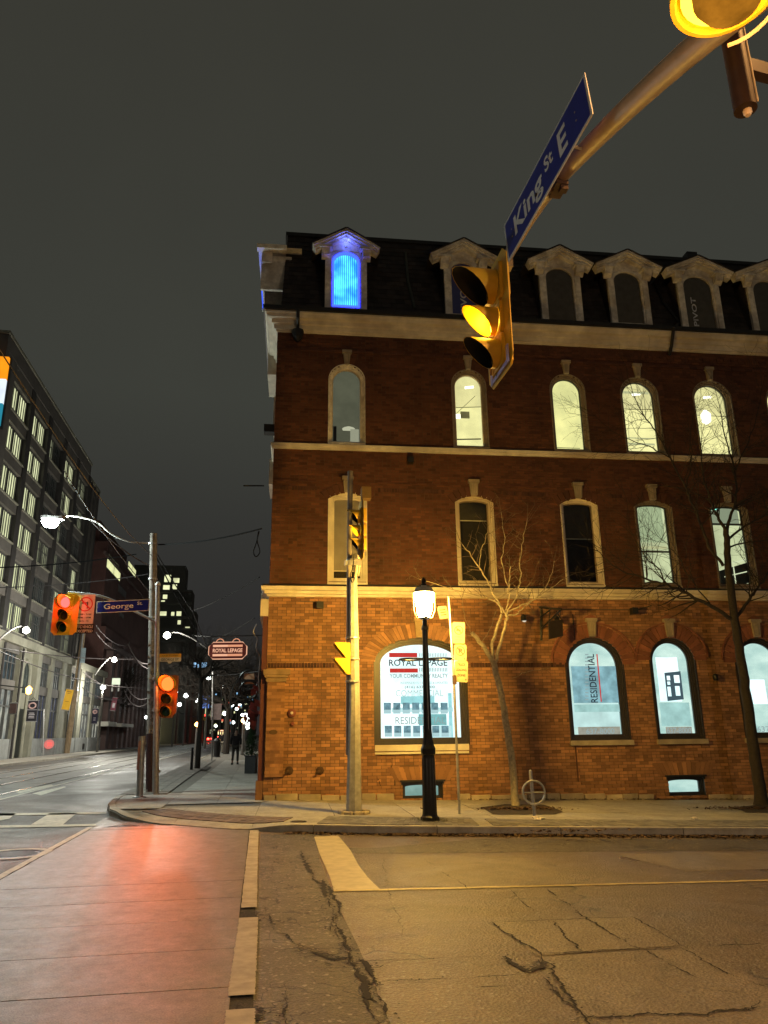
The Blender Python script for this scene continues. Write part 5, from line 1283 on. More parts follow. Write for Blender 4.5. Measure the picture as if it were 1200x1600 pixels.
wl_ = empty('street_lamp', (-9.6, -3.5, 0), 0, 'added white fill lamp on a street pole, unseen behind the camera', 'street lamp')  # unseen lamp added to brighten the street sign faces
MB().tube([(-9.6, -3.5, 0), (-9.6, -3.5, 8.2), (-8.9, -3.0, 8.8)], [.11, .07, .05], 10).build('post', ZINC, wl_)
MB().obox((-8.7, -2.9, 8.8), (.28, .2, 0), (-.1, .12, 0), (0, 0, .06)).build('lamp_head', ZINC, wl_)
lamp('led_lamp', (-8.7, -2.9, 8.6), (1.0, .92, .74), LAMP_W['white'], wl_, .15, spot=R(168))
h2 = empty('street_lamp', (9.0, -2.5, gz(9.0)), 0, 'added fill lamp on a heritage post, unseen behind the camera', 'street lamp')  # unseen lamp added as flat fill for dormers and upper facade
MB().lathe((9.0, -2.5, gz(9.0)), [(.17, 0), (.12, .3), (.07, .9), (.055, 3.7), (.10, 3.72), (.10, 3.76)], 12).build('post', BLACK, h2)
MB().lathe((9.0, -2.5, gz(9.0)+3.78), [(.10, 0), (.185, .36), (.18, .42), (.05, .56)], 16).build('lamp_globe', glass('clear_globe', rough=.2), h2, smooth=True)
lamp('facade_fill_light', (9.0, -2.5, 3.82), (1.0, .76, .50), LAMP_W['facade_fill'], h2, .14)
# ---- signal pole on the corner
P = G(553, 1271, .13); pole = empty('signal_pole', P, 0, 'weathered concrete signal pole ringed with stones at its foot', 'signal pole')
hz2 = lambda py: height_at(P, py)
t1_ = on(P, 552, 905); MB().tube([P+V((0, 0, -.05)), P+V((0, 0, .3)), on(P, 554, 1100), t1_], [.155, .15, .115, .085], 8).build('pole', CONC_POLE, pole)
MB().tube([on(P, 547, 1180)+V((-.03, .06, 0)), on(P, 546, 905)+V((0, .06, 0)), on(P, 548, 735)+V((0, .06, 0))], [.05, .055, .06], 10).build('steel_pipe', mat('grey_brown_pipe', (.22, .18, .15), .6, bump=.4), pole, smooth=True)
mb = MB(); mb.tube([on(P, 555, 905), on(P, 558, 880), on(P, 563, 848)], .035, 8); mb.tube([on(P, 560, 900), on(P, 563, 870), on(P, 566, 850)], .02, 6); mb.build('signal_bracket', CREAM, pole)
mb = MB()
for py in (876, 1030, 997, 1065): c = on(P, 551, py); mb.lathe((c.x, c.y, c.z), [(.14, -.02), (.15, -.015), (.15, .015), (.14, .02)], 12)
c = on(P, 551, 880); mb.obox(c, (.17, 0, 0), (0, .06, 0), (0, 0, .05)); mb.build('pole_band', ZINC, pole, kind='stuff')
cpts = bez([on(P, 552, 868)+V((0, -.14, 0)), on(P, 550, 890)+V((0, -.15, 0)), on(P, 546, 900)+V((0, -.15, 0)), on(P, 549, 912)+V((0, -.15, 0)), on(P, 553, 905)+V((0, -.15, 0))], 5)
MB().tube(cpts, .012, 5).build('loose_cable', DARK, pole)
for k_ in range(9):
    a = 6.283*k_/9; c = P+V((.26*math.cos(a), .26*math.sin(a), .02)); mb = MB(); mb.obox(c, (math.cos(a)*.055, math.sin(a)*.055, 0), (-math.sin(a)*.085, math.cos(a)*.085, 0), (0, 0, random.uniform(.03, .05)))
    o = mb.build('stone', STONE, pole); bv = o.modifiers.new('b', 'BEVEL'); bv.width = .02; bv.segments = 2
C2 = on(P, 564, 828); sc2 = .0
signal('traffic_signal', C2, (-1, -.10, 0), (.14, .115, .115), 1, 'amber', 'yellow traffic light seen edge-on on the corner pole, middle lamp lit', board=(.55, 1.35), strength=9, power=3, hd_=.09)
b = on(P, 568, 777); MB().box((b.x-.05, b.y-.1, b.z-.05), (b.x+.16, b.y+.1, b.z+.22)).build('top_box', mat('worn_dark_yellow', (.25, .15, .04), .6), bpy.data.objects['traffic_signal.001'])
# pedestrian heads
for i, py in enumerate((1018, 1042)):
    c = on(P, 541.5, py); ph = empty('pedestrian_signal', c, 0, ('upper', 'lower')[i]+' yellow pedestrian signal box seen from its side on the concrete pole', 'pedestrian signal', 'pedestrian signals on the corner pole')
    MB().box((c.x-.02, c.y-.17, c.z-.16), (c.x+.06, c.y+.17, c.z+.16)).build('housing', YELLOW, ph)
    for s in (-1, 1): MB().prism([(c.x-.02, c.y+s*.165, c.z+.16), (c.x-.02, c.y+s*.165, c.z-.15), (c.x-.27, c.y+s*.165, c.z+.16)], (0, .01, 0)).build('visor_side', YELLOW, ph)
    MB().box((c.x-.27, c.y-.17, c.z+.16), (c.x-.02, c.y+.17, c.z+.168)).build('visor_top', YELLOW, ph)
    MB().box((c.x-.024, c.y-.14, c.z-.13), (c.x-.021, c.y+.14, c.z+.13)).build('lens', mat('dark_lens_amber', (.1, .05, .01), .15), ph)
    MB().tube([(c.x+.05, c.y, c.z+.1), (c.x+.14, c.y, c.z+.1)], .02, 6).build('bracket', ZINC, ph)

# ---- parking sign post
P = G(718, 1272, .13); sp = empty('sign_post', P, 0, 'thin leaning steel sign post right of the street lamp', 'sign post')
tp = on(P, 701, 932); md = on(P, 709, 1058)
MB().tube([P, md, tp], .026, 8).build('post', ZINC, sp, smooth=True)
MB().obox(on(P, 710, 1062), (.035, 0, 0), (0, .035, 0), (0, 0, .09)).build('clamp', mat('rusty_iron', (.07, .035, .02)), sp)
SY = mat('aged_sign_face', (.34, .28, .17), .45, var=.12, scale=5, bump=0); SR = mat('sign_ring_red', (.35, .06, .02), .5, bump=0); SK = mat('sign_black_ink', (.05, .035, .02), .5, bump=0)
def plate(name, cpx, cpy, wp, hp, label, tilt=0.0, m=SY, Pr=None, off=-.035, rr=.03, yaw_=0.0):
    c = on(Pr or P, cpx, cpy); c = c+V((0, off, 0)); k_ = (at(cpx+1, cpy, c.y)-at(cpx, cpy, c.y)).length
    w_, h_ = wp*k_, hp*((at(cpx, cpy-1, c.y)-at(cpx, cpy, c.y)).z)
    ex_ = (RT*math.cos(tilt)+UPV*math.sin(tilt)); ex_ = (Matrix.Rotation(yaw_, 3, 'Z') @ ex_); ez_ = (UPV*math.cos(tilt)-RT*math.sin(tilt)); 
    ez_ = (ez_-ex_*ez_.dot(ex_)).normalized(); w_ = w_/max(.3, math.cos(yaw_))
    o_ = empty(name, c, 0, label, 'road sign')
    mb = MB(); n_ = ex_.cross(ez_); q = []
    for sx, sz, a0_ in ((1, 1, 0), (-1, 1, 90), (-1, -1, 180), (1, -1, 270)):
        for da in (0, 30, 60, 90):
            a = R(a0_+da); q.append(c+ex_*(sx*(w_/2-rr)+rr*math.cos(a))+ez_*(sz*(h_/2-rr)+rr*math.sin(a)))
    mb.prism(q, -n_*.003); mb.build('sign_panel', m, o_)
    return o_, c, ex_, ez_, w_, h_, n_
def ringsign(o_, c, ex_, ez_, n_, r_, m=SR, slash=True, t=.12):
    mb = MB(); 
    for k_ in range(28):
        a, b = 6.283*k_/28, 6.283*(k_+1)/28
        mb.add([c+(ex_*math.cos(x)+ez_*math.sin(x))*y+n_*.003 for x, y in ((a, r_), (b, r_), (b, r_*(1-t*1.6)), (a, r_*(1-t*1.6)))], [(0, 1, 2, 3)])
    if slash: d1, d2 = (ex_-ez_).normalized(), (ex_+ez_).normalized(); mb.add([c+d1*s*r_*.92+d2*u_*r_*t+n_*.0038 for s, u_ in ((-1, -1), (1, -1), (1, 1), (-1, 1))], [(0, 1, 2, 3)])
    mb.build('prohibition_ring', m, o_, fix=False)
o_, c, ex_, ez_, w_, h_, n_ = plate('parking_sign', 716, 989, 19, 33, 'upper yellowed no stopping sign on the leaning post', tilt=-.05)
ringsign(o_, c+ez_*h_*.12, ex_, ez_, n_, w_*.36); text('STOPPING', SK, o_, c-ez_*h_*.20, ex_, ez_, width=w_*.6, height=h_*.05, depth=.004); text('TOW AWAY', SK, o_, c-ez_*h_*.33, ex_, ez_, width=w_*.6, height=h_*.05, depth=.004)
mb = MB(); cc = c+ez_*h_*.12; mb.add([cc+ex_*a*w_+ez_*b*w_+n_*.0032 for a, b in ((-.20, -.06), (.12, -.06), (.20, .02), (.05, .05), (.0, .13), (-.06, .05), (-.20, .05))], [tuple(range(7))]); mb.build('tow_truck_pictogram', SK, o_, fix=False)
o_, c, ex_, ez_, w_, h_, n_ = plate('parking_sign', 718.5, 1020, 19, 25, 'no parking sign with struck P on the leaning post', tilt=-.05)
ringsign(o_, c+ez_*h_*.10, ex_, ez_, n_, w_*.38); text('P', SK, o_, c+ez_*h_*.10, ex_, ez_, height=w_*.42, bold=.04, depth=.005)
for s in (-1, 1): MB().add([c+ex_*s*w_*.42-ez_*h_*.38+n_*.003, c+ex_*s*w_*.30-ez_*h_*.32+n_*.003, c+ex_*s*w_*.30-ez_*h_*.44+n_*.003], [(0, 1, 2)]).build('arrow', SK, o_, fix=False)
o_, c, ex_, ez_, w_, h_, n_ = plate('parking_sign', 720, 1049.5, 20, 33, 'truck loading zone sign lowest on the leaning post', tilt=-.05)
for k_, b in enumerate(('TRUCK', 'LOADING', 'ZONE')): text(b, SK, o_, c+ez_*h_*(.33-.25*k_), ex_, ez_, width=w_*(.8 if k_ == 1 else .62), height=h_*.13, bold=.02, depth=.004)
MB().add([c+ex_*w_*.44-ez_*h_*.38+n_*.003, c+ex_*w_*.30-ez_*h_*.34+n_*.003, c+ex_*w_*.30-ez_*h_*.43+n_*.003], [(0, 1, 2)]).build('arrow', SK, o_, fix=False)
o_, c, ex_, ez_, w_, h_, n_ = plate('parking_sign', 692, 957, 15, 20, 'small square sign turned sideways left of the leaning post', tilt=.18, yaw_=R(35), off=-.02)
for k_ in (.2, 0, -.2): rect(MB(), c, ex_, ez_, -w_*.32, w_*.32, h_*k_-.012, h_*k_+.012, .001, .004).build('printed_line', SK, o_)

# ---- ring and post bike stand
P = G(836, 1281, .13); br = empty('bike_rack', P, 0, 'ring and post bicycle stand beside the pale tree', 'bike rack')
MB().tube([P, on(P, 829, 1206)], .032, 10).build('post', ZINC, br, smooth=True)
MB().lathe(tuple(on(P, 829, 1205)), [(.033, -.01), (.03, .01), (.012, .025), (.002, .027)], 10).build('post_cap', ZINC, br)
c = on(P, 833, 1238)+V((0, -.04, 0)); rr = .205; MB().tube([c+RT*rr*math.cos(6.283*k_/32)+UPV*rr*math.sin(6.283*k_/32) for k_ in range(33)], .020, 8, cap=False).build('ring', ZINC, br, smooth=True)
MB().tube([c-RT*rr*.95, c+RT*rr*.95], .016, 6).build('ring_bar', ZINC, br)
MB().lathe(tuple(P), [(.07, .0), (.07, .012), (.035, .02)], 12).build('base_flange', ZINC, br)
def crumple(c, s, label):
    mb = MB(); n_ = 7
    vs = [V(c)+V(((i-3)*s/3+random.gauss(0, s*.12), (j-2)*s/3.2+random.gauss(0, s*.12), abs(random.gauss(0, s*.28))+.005)) for j in range(5) for i in range(n_)]
    mb.add(vs, [(j*n_+i, j*n_+i+1, (j+1)*n_+i+1, (j+1)*n_+i) for j in range(4) for i in range(n_-1)])
    o = mb.build('paper_litter', mat('white_tissue', (.75, .66, .56), .8), fix=False); tag(o, label, 'litter')
crumple(G(842, 1281, .14), .11, 'crumpled pale tissue at the foot of the bicycle stand'); crumple(G(1086, 1280, .14), .07, 'small scrap of white paper on the pavement under the arched windows')
# tree pits with soil and leaves
def pit(pxs, name, label):
    poly = [tuple(G(*q, .13)[:2]) for q in pxs]
    o = sheet_mb(poly, .139).build(name, mat('pit_soil', (.05, .035, .022), .95, var=.5, scale=9, bump=.8, bscale=50, bdist=.02)); tag(o, label, kind='structure')
pit(((752, 1262), (790, 1257), (850, 1258), (880, 1268), (868, 1273), (770, 1273)), 'tree_pit', 'leafy earth pit round the pale tree')
pit(((1150, 1262), (1200, 1256), (1260, 1258), (1260, 1270), (1165, 1270)), 'tree_pit', 'leafy earth pit round the dark tree')
l2 = MB(); p_ = G(812, 1265, .13); scatter(l2, p_, 900, .42, .12, .14); scatter(l2, G(890, 1300, .13), 120, .5, .1, .14)
tag(l2.build('leaf_litter', mat('dead_leaves', (.10, .055, .03)), fix=False), 'fallen leaves in the pit of the pale tree', 'leaf litter', kind='stuff')
l3 = MB(); p_ = G(1180, 1264, .13); scatter(l3, p_, 700, .6, .15, .14)
b1_, b2_ = uv(4.5, .05), uv(14, .05); scatter(l3, None, 900, 0, .04, .135, (V((*b1_, 0)), V((*b2_, 0))))
tag(l3.build('leaf_litter', mat('dead_leaves', (.10, .055, .03)), fix=False), 'fallen leaves round the dark tree and along the wall foot', 'leaf litter', kind='stuff')

# ================================================================== BARE TREES
def twig(mb, p, d, L, r_, depth, n=4, up=.12):
    seg_ = max(3, int(L/.12)); pts = [p]; rs = [r_]; d = d.normalized(); kids = []
    for i in range(seg_):
        d = (d+V((random.gauss(0, .13), random.gauss(0, .13), random.gauss(0, .10)+up*.25))).normalized()
        pts.append(pts[-1]+d*L/seg_); rs.append(r_*(1-.75*(i+1)/seg_)+.0016)
        if depth > 0 and i >= seg_*.15 and random.random() < (.62 if depth > 1 else .55):
            ax_ = d.orthogonal().normalized(); ax_ = Matrix.Rotation(random.uniform(0, 6.28), 3, d) @ ax_
            kids.append((pts[-1], (Matrix.Rotation(random.uniform(.45, .95), 3, ax_) @ d), L*random.uniform(.35, .68), rs[-1]*.68))
    mb.tube(pts, rs, n if r_ > .012 else 3, cap=False)
    for k_ in kids: twig(mb, *k_, depth-1, n, up)
def limb_obj(pts, rads, m, parent, name='branch', twigs=None, depth=2, tl=.9, dens=1.0, first=.25, up=.12, flat=.55, tr=.5):
    pts = bez(pts, 5); rs = [rads[0]+(rads[1]-rads[0])*i/(len(pts)-1) for i in range(len(pts))]
    pts = [p+V((random.gauss(0, .012), random.gauss(0, .012), random.gauss(0, .012))) if 0 < i < len(pts)-1 else p for i, p in enumerate(pts)]
    MB().tube(pts, rs, 8 if rads[0] > .03 else 5).build(name, m, parent, smooth=True)
    if twigs is not None:
        n_ = int(len(pts)*dens)
        for j in range(n_):
            i = int(len(pts)*(first+(1-first)*(j+random.random())/n_)); i = min(i, len(pts)-1)
            t = (pts[min(i+1, len(pts)-1)]-pts[max(i-1, 0)]).normalized()
            a = random.choice((-1, 1))*random.uniform(.4, 1.1); d = (Matrix.Rotation(a, 3, FW) @ t)+V((random.gauss(0, .1), random.gauss(0, flat), .0))
            twig(twigs, pts[i], d, tl*random.uniform(.45, 1.15), max(.004, rs[i]*tr), depth, up=up)
        twig(twigs, pts[-1], (pts[-1]-pts[-2]), tl*.8, rs[-1], depth, up=up)
def tree(P, label, m, trunk, rt, limbs, tl, depth, dens=1.0):
    T = empty('bare_tree', P, 0, label, 'tree'); tw = MB()
    O_ = lambda q: on(P, q[0], q[1])+V((0, (q[2] if len(q) > 2 else 0), 0))
    pts = bez([O_(q) for q in trunk], 6); n_ = len(pts)
    MB().tube([p+V((random.gauss(0, .006), random.gauss(0, .006), 0)) for p in pts], [rt[0]*(1.35 if i == 0 else 1.12 if i == 1 else 1)+(rt[1]-rt[0])*i/(n_-1) for i in range(n_)], 14).build('trunk', m, T, smooth=True)
    for L in limbs: limb_obj([O_(q) for q in L[0]], L[1], m, T, 'limb' if L[1][0] > .03 else 'branch', tw if L[2] else None, depth, tl*L[2], dens)
    tw.build('twigs', mat('brown_twig_bark', (.15, .11, .075), .85, bump=0) if m is BARK else m, T, kind='stuff', fix=False); return T
P = G(805, 1259, .13)
tree(P, 'young bare tree with pale leaning trunk and a sawn-off fork', BARK, ((806, 1262), (801, 1200), (791, 1130), (783, 1085), (771, 1034)), (.085, .066), (
    (((771, 1036), (758, 1014), (737, 988)), (.058, .050), 0), (((771, 1036), (768, 1012), (776, 985), (784, 960)), (.042, .034), 0),
    (((774, 1034), (783, 1004), (789, 975), (792, 955)), (.040, .032), 0),
    (((790, 958), (776, 935), (760, 905), (742, 875), (722, 850)), (.026, .009), 1), (((786, 958), (772, 938), (745, 930), (700, 918), (655, 905)), (.020, .006), .8),
    (((772, 938), (793, 925), (797, 900), (797, 885)), (.020, .013), .6), (((792, 957), (806, 932), (814, 905), (812, 880), (817, 845), (824, 808)), (.022, .006), 1),
    (((793, 957), (815, 946), (838, 934), (858, 908), (866, 876)), (.022, .006), 1), (((793, 961), (808, 960), (820, 948), (842, 932), (880, 905)), (.018, .006), .9),
    (((790, 955), (795, 925), (785, 880), (788, 840), (783, 800)), (.018, .005), 1), (((750, 890), (752, 860), (762, 830), (768, 800)), (.010, .004), .8),
    (((737, 990), (725, 960), (722, 930)), (.008, .003), .6), (((770, 1036), (750, 1000), (700, 985)), (.006, .003), .4), (((752, 1004), (765, 985), (775, 955)), (.006, .003), .3),
    (((800, 1060), (822, 1050), (850, 1045)), (.005, .003), .3)), .52, 2, .70)
P = G(1190, 1258, .13)
tree(P, 'large dark bare tree leaning in front of the right hand windows', BARK_SHADED, ((1191, 1258), (1181, 1190), (1168, 1100), (1158, 1030), (1148, 968), (1139, 900), (1136, 850), (1134, 826)), (.140, .066), (
    (((1135, 832), (1124, 812), (1113, 790), (1100, 750), (1095, 700)), (.045, .012), 1), (((1134, 832), (1142, 806), (1150, 780), (1148, 735), (1135, 690), (1125, 640)), (.045, .010), 1),
    (((1136, 846), (1158, 826), (1196, 806), (1240, 790)), (.035, .012), 1), (((1139, 856), (1158, 848), (1180, 846), (1220, 840)), (.026, .010), .9),
    (((1150, 972), (1112, 948), (1078, 930), (1050, 917), (1010, 905), (965, 888), (935, 862)), (.055, .009), 1.1), (((1040, 915), (1030, 890), (1008, 870), (985, 830), (980, 790)), (.020, .006), 1),
    (((1150, 966), (1168, 940), (1184, 920), (1202, 890), (1215, 840)), (.045, .012), 1), (((1130, 884), (1108, 852), (1092, 812), (1072, 764), (1048, 716), (1026, 676), (1000, 640), (985, 600)), (.040, .007), 1.1),
    (((1072, 764), (1080, 720), (1078, 680), (1088, 640)), (.022, .006), 1), (((1048, 716), (1020, 700), (990, 690), (955, 672), (930, 650)), (.018, .005), 1),
    (((1110, 945), (1080, 905), (1060, 870), (1030, 840)), (.018, .006), 1), (((1148, 735), (1165, 700), (1180, 660), (1190, 610)), (.022, .006), 1), (((1165, 700), (1190, 690), (1220, 670)), (.012, .005), 1)), 1.0, 2, 1.05)
# King Street trees
def small_tree(P, trunk, r_, label, m=BARK_SHADED, hgt=4.5, spread=1.0, n=6):
    T = empty('bare_tree', P, 0, label, 'tree', 'street trees along the main street'); tp = trunk
    MB().tube([P, P.lerp(tp, .5)+V((random.gauss(0, .05), 0, 0)), tp], [r_*1.2, r_, r_*.75], 8).build('trunk', m, T, smooth=True); tw = MB()
    for k_ in range(n):
        a = 6.283*k_/n+random.uniform(-.3, .3); d = V((math.cos(a)*.8, math.sin(a)*.8, random.uniform(.5, 1.1)))*spread
        twig(tw, tp-V((0, 0, random.uniform(0, .25))), d, hgt*random.uniform(.5, .8), r_*.55, 3, up=.1)
    tw.build('branches', m, T, kind='stuff', fix=False)

# ================================================================== MAIN STREET, NEAR LEFT CORNER POLES
P = G(236, 1238, .13); up = empty('utility_pole', P, 0, 'wooden utility pole patched with posters at the corner', 'utility pole')
tp = on(P, 240, 834); MB().tube([P, on(P, 237, 1150), on(P, 238.5, 1000), tp], [.145, .135, .12, .10], 12).build('pole', WOOD, up, smooth=True)
MB().tube([on(P, 236.5, 1236), on(P, 237, 1146)], .150, 12).build('mesh_sleeve', mat('black_red_sleeve', (.045, .012, .012), .7, var=.5, scale=18, bump=.6), up)
mb = MB()
for k_ in range(60):
    c = on(P, 237+random.uniform(-4, 4), random.uniform(1000, 1150)); mb.obox(c+V((0, -.14, 0)), (random.uniform(.01, .05), 0, 0), (0, .004, 0), (0, 0, random.uniform(.004, .04)))
mb.build('poster_scraps', mat('paper_scraps', (.5, .42, .38), .8), up, kind='stuff')
for py in (850, 905, 965, 1110): c = on(P, 239, py); MB().lathe(tuple(c), [(.125, -.02), (.135, -.02), (.135, .02), (.125, .02)], 12).build('pole_band', ZINC, up)
arm_pts = bez([on(P, 240, 848), on(P, 205, 847), on(P, 175, 835), on(P, 155, 818), on(P, 135, 810), on(P, 108, 806), on(P, 92, 810)], 5)
MB().tube(arm_pts, .028, 8).build('lamp_arm', mat('pale_lamp_arm', (.3, .27, .25), .5), up, smooth=True)
hd = on(P, 82, 812); MB().obox(hd+V((0, 0, .05)), (.30, 0, 0), (0, .13, 0), (0, 0, .045)).build('lamp_head', ZINC, up)
LEDM = emit('led_white_light', (.85, 1.0, .97), 60)
MB().lathe((hd.x-.05, hd.y, hd.z-.075), [(.02, -.16), (.16, -.13), (.25, .0), (.20, .06)], 16).build('lamp_lens', LEDM, up, smooth=True)
lamp('led_lamp', hd+V((0, 0, -.32)), (.80, 1.0, .95), LAMP_W['led'], up, .15)
P2 = G(243, 1241, .13); mp = empty('signal_pole', P2, 0, 'slim grey metal signal pole against the wooden pole', 'signal pole')
MB().tube([P2, on(P2, 246.5, 915)], [.085, .062], 10).build('pole', ZINC, mp, smooth=True)
MB().lathe(tuple(on(P2, 246.5, 914)), [(.07, -.02), (.08, .0), (.06, .06), (.02, .1)], 10).build('pole_cap', WHITE, mp)
for py in (1205, 1110, 1060): c = on(P2, 244.5, py); MB().lathe(tuple(c), [(.09, -.03), (.10, -.03), (.10, .03), (.09, .03)], 12).build('pole_band', ZINC, mp)
MB().tube(bez([on(P2, 244, 972), on(P2, 210, 955), on(P2, 180, 940), on(P2, 150, 930), on(P2, 106, 926)], 4), .035, 8).build('signal_arm', ZINC, mp, smooth=True)
MB().tube([on(P2, 118, 927), on(P2, 118, 935)], .03, 6).build('arm_clamp', ZINC, mp)
P3 = G(218, 1246, .13); bo = empty('bollard', P3, 0, 'tall leaning steel guard post at the kerb corner', 'bollard')
MB().tube([P3, on(P3, 222, 1150)], .085, 12).build('post', ZINC, bo, smooth=True); MB().lathe(tuple(P3), [(.17, 0), (.17, .015), (.09, .03)], 12).build('base_flange', ZINC, bo)
mb = MB(); c = on(P3, 219.5, 1180); mb.obox(c+V((-.03, -.08, 0)), (.03, 0, 0), (0, .005, 0), (0, 0, .35)); mb.build('sticker_strip', mat('faded_pink_sticker', (.45, .22, .18), .6), bo)
# hanging red signal with two sections in view, no-left-turn sign, George St. blade
Yp = P2.y
cs = at(102, 960, Yp-.1)
signal('traffic_signal', cs, tuple(-FW), (.16, .13, .13), 0, 'red', 'traffic light showing red on the long arm left of the no left turn sign', board=(.70, 1.12), strength=16, power=LAMP_W['red'])
cs2 = at(262, 1088, Yp-.05)
signal('traffic_signal', cs2, tuple(-FW), (.20, .13, .13), 0, 'orange', 'traffic light glowing orange-red on the right of the metal pole', board=(.52, 1.05), strength=16, power=LAMP_W['orange'], bcol=mat('dim_signal_orange', (.35, .10, .02), .5))
MB().tube([at(246, 1085, Yp), cs2+V((0, .12, 0))], .03, 6).build('signal_bracket', ZINC, mp)
PK = mat('sign_face_white', (.72, .66, .62), .45, bump=0); PR = mat('sign_ring_bright_red', (.60, .05, .04), .5, bump=0); PB = mat('sign_ink', (.03, .02, .02), .5, bump=0)
Pr = V((0, Yp, 0))
o_, c, ex_, ez_, w_, h_, n_ = plate('no_turn_sign', 134.5, 953, 30, 46, 'white no left turn sign with red ring beside the red light', Pr=Pr, off=-.12, m=PK, rr=.02)
cc = c+ez_*h_*.17; ringsign(o_, cc, ex_, ez_, n_, w_*.40, m=PR, t=.10)
mb = MB()
for q in (((.08, -.24), (.14, -.24), (.14, .10), (.08, .16)), ((.14, .10), (.08, .04), (-.12, .04), (-.12, .10), (.10, .10)), ((-.12, .0), (-.12, .14), (-.26, .07))): mb.add([cc+ex_*a*w_+ez_*b*w_+n_*.0034 for a, b in q], [tuple(range(len(q)))])
mb.build('turn_arrow', PB, o_, fix=False)
for k_, b in enumerate(('7AM - 9AM', '4PM - 6PM', 'MON - FRI')): text(b, PB, o_, c-ez_*h_*(.17+.115*k_), ex_, ez_, width=w_*(.72 if k_ < 2 else .5), height=h_*.055, bold=.01, depth=.004)
o_, c, ex_, ez_, w_, h_, n_ = plate('ttc_exception_sign', 133.5, 983.5, 31, 14.5, 'black plate with white letters under the no left turn sign', Pr=Pr, off=-.12, m=mat('sign_black_face', (.02, .012, .012), .4), rr=.01)
for k_, b in enumerate(('TTC VEHICLE', 'EXCEPTED')): text(b, PK, o_, c+ez_*h_*(.22-.46*k_), ex_, ez_, width=w_*.88, height=h_*.30, bold=.02, depth=.004)
o_, c, ex_, ez_, w_, h_, n_ = plate('street_sign', 193, 948, 86, 18.5, 'blue sign reading George St. between the white sign and the wooden pole', Pr=Pr, off=-.10, m=WHITE, rr=.01, tilt=.035)
rect(MB(), c, ex_, ez_, -w_/2+.02, w_/2-.02, -h_/2+.02, h_/2-.02, .0005, .002).build('blue_field', BLUE, o_)
text('George', WT, o_, c-ex_*w_*.08-ez_*h_*.04, ex_, ez_, width=w_*.56, height=h_*.60, bold=.012, depth=.004); text('St.', WT, o_, c+ex_*w_*.32+ez_*h_*.18, ex_, ez_, width=w_*.10, height=h_*.28, bold=.02, depth=.004)
o_, c, ex_, ez_, w_, h_, n_ = plate('street_sign', 266, 1028.5, 36, 11, 'small white and yellow George St plate above the orange-red light', Pr=Pr, off=-.05, m=PK, rr=.01)
rect(MB(), c, ex_, ez_, -w_/2, w_/2, h_*.1, h_*.62, .001, .003).build('yellow_header', mat('header_yellow', (.70, .40, .05), .5), o_); text('GEORGE ST', PB, o_, c-ez_*h_*.22, ex_, ez_, width=w_*.8, height=h_*.34, bold=.01, depth=.004)
mb = MB(); mb.add([c+ex_*a*w_+ez_*b*h_+n_*.0005 for a, b in ((-.12, -.5), (.12, -.5), (.05, -.75), (-.05, -.75))], [(0, 1, 2, 3)]); mb.build('lower_scroll', PK, o_, fix=False); text('OLD TOWN', PB, o_, c+ez_*h_*.36, ex_, ez_, width=w_*.7, height=h_*.2, depth=.005)

# ---- right pavement of the main street
Pt = G(308, 1201, .13); small_tree(Pt, at(314, 1060, Pt.y), .11, 'slim dark street tree in its pit along the kerb', hgt=3.0, spread=.8)
pit(((283, 1203), (300, 1198), (330, 1198), (322, 1204)), 'tree_pit', 'dark square tree pit on the main street pavement')
Pc = G(299, 1203, .13); o = MB().tube([Pc, on(Pc, 301, 1168)], [.07, .05], 8).build('parking_bollard', BLACK); tag(o, 'short black post beside the slim street tree', 'bollard')
Pt2 = G(353, 1178, .13); small_tree(Pt2, at(356, 1105, Pt2.y), .22, 'spreading bare tree over the main street pavement beyond the walker', hgt=6.5, spread=1.3, n=7)
# pole carrying signs near the hanging sign
Pq = G(331.5, 1183, .13); q_ = empty('sign_post', Pq, 0, 'thin grey post on the main street kerb behind the hanging sign', 'sign post')
MB().tube([Pq, on(Pq, 333, 1005)], .06, 8).build('post', ZINC, q_); MB().obox(on(Pq, 338, 1112), (.35, 0, 0), (0, .02, 0), (0, 0, .55)).build('sign_panel', mat('pinkish_sign_back', (.42, .30, .28), .6), q_)
Pq = G(331, 1189, .13); o = MB().tube([Pq, on(Pq, 331.5, 1120)], .035, 6).build('sign_post', ZINC); tag(o, 'short sign pole beside the black column on the pavement', 'sign post')
Pk = G(338.5, 1183, .13); kk = empty('litter_bin', Pk, 0, 'black column-shaped litter bin on the main street pavement', 'bin'); MB().lathe(tuple(Pk), [(.26, 0), (.22, .1), (.22, 1.0), (.26, 1.05), (.24, 1.1)], 12).build('body', BLACK, kk); MB().lathe((Pk.x, Pk.y, Pk.z+1.101), [(.22, 0), (.15, .12), (.02, .15)], 12).build('lid', BLACK, kk)
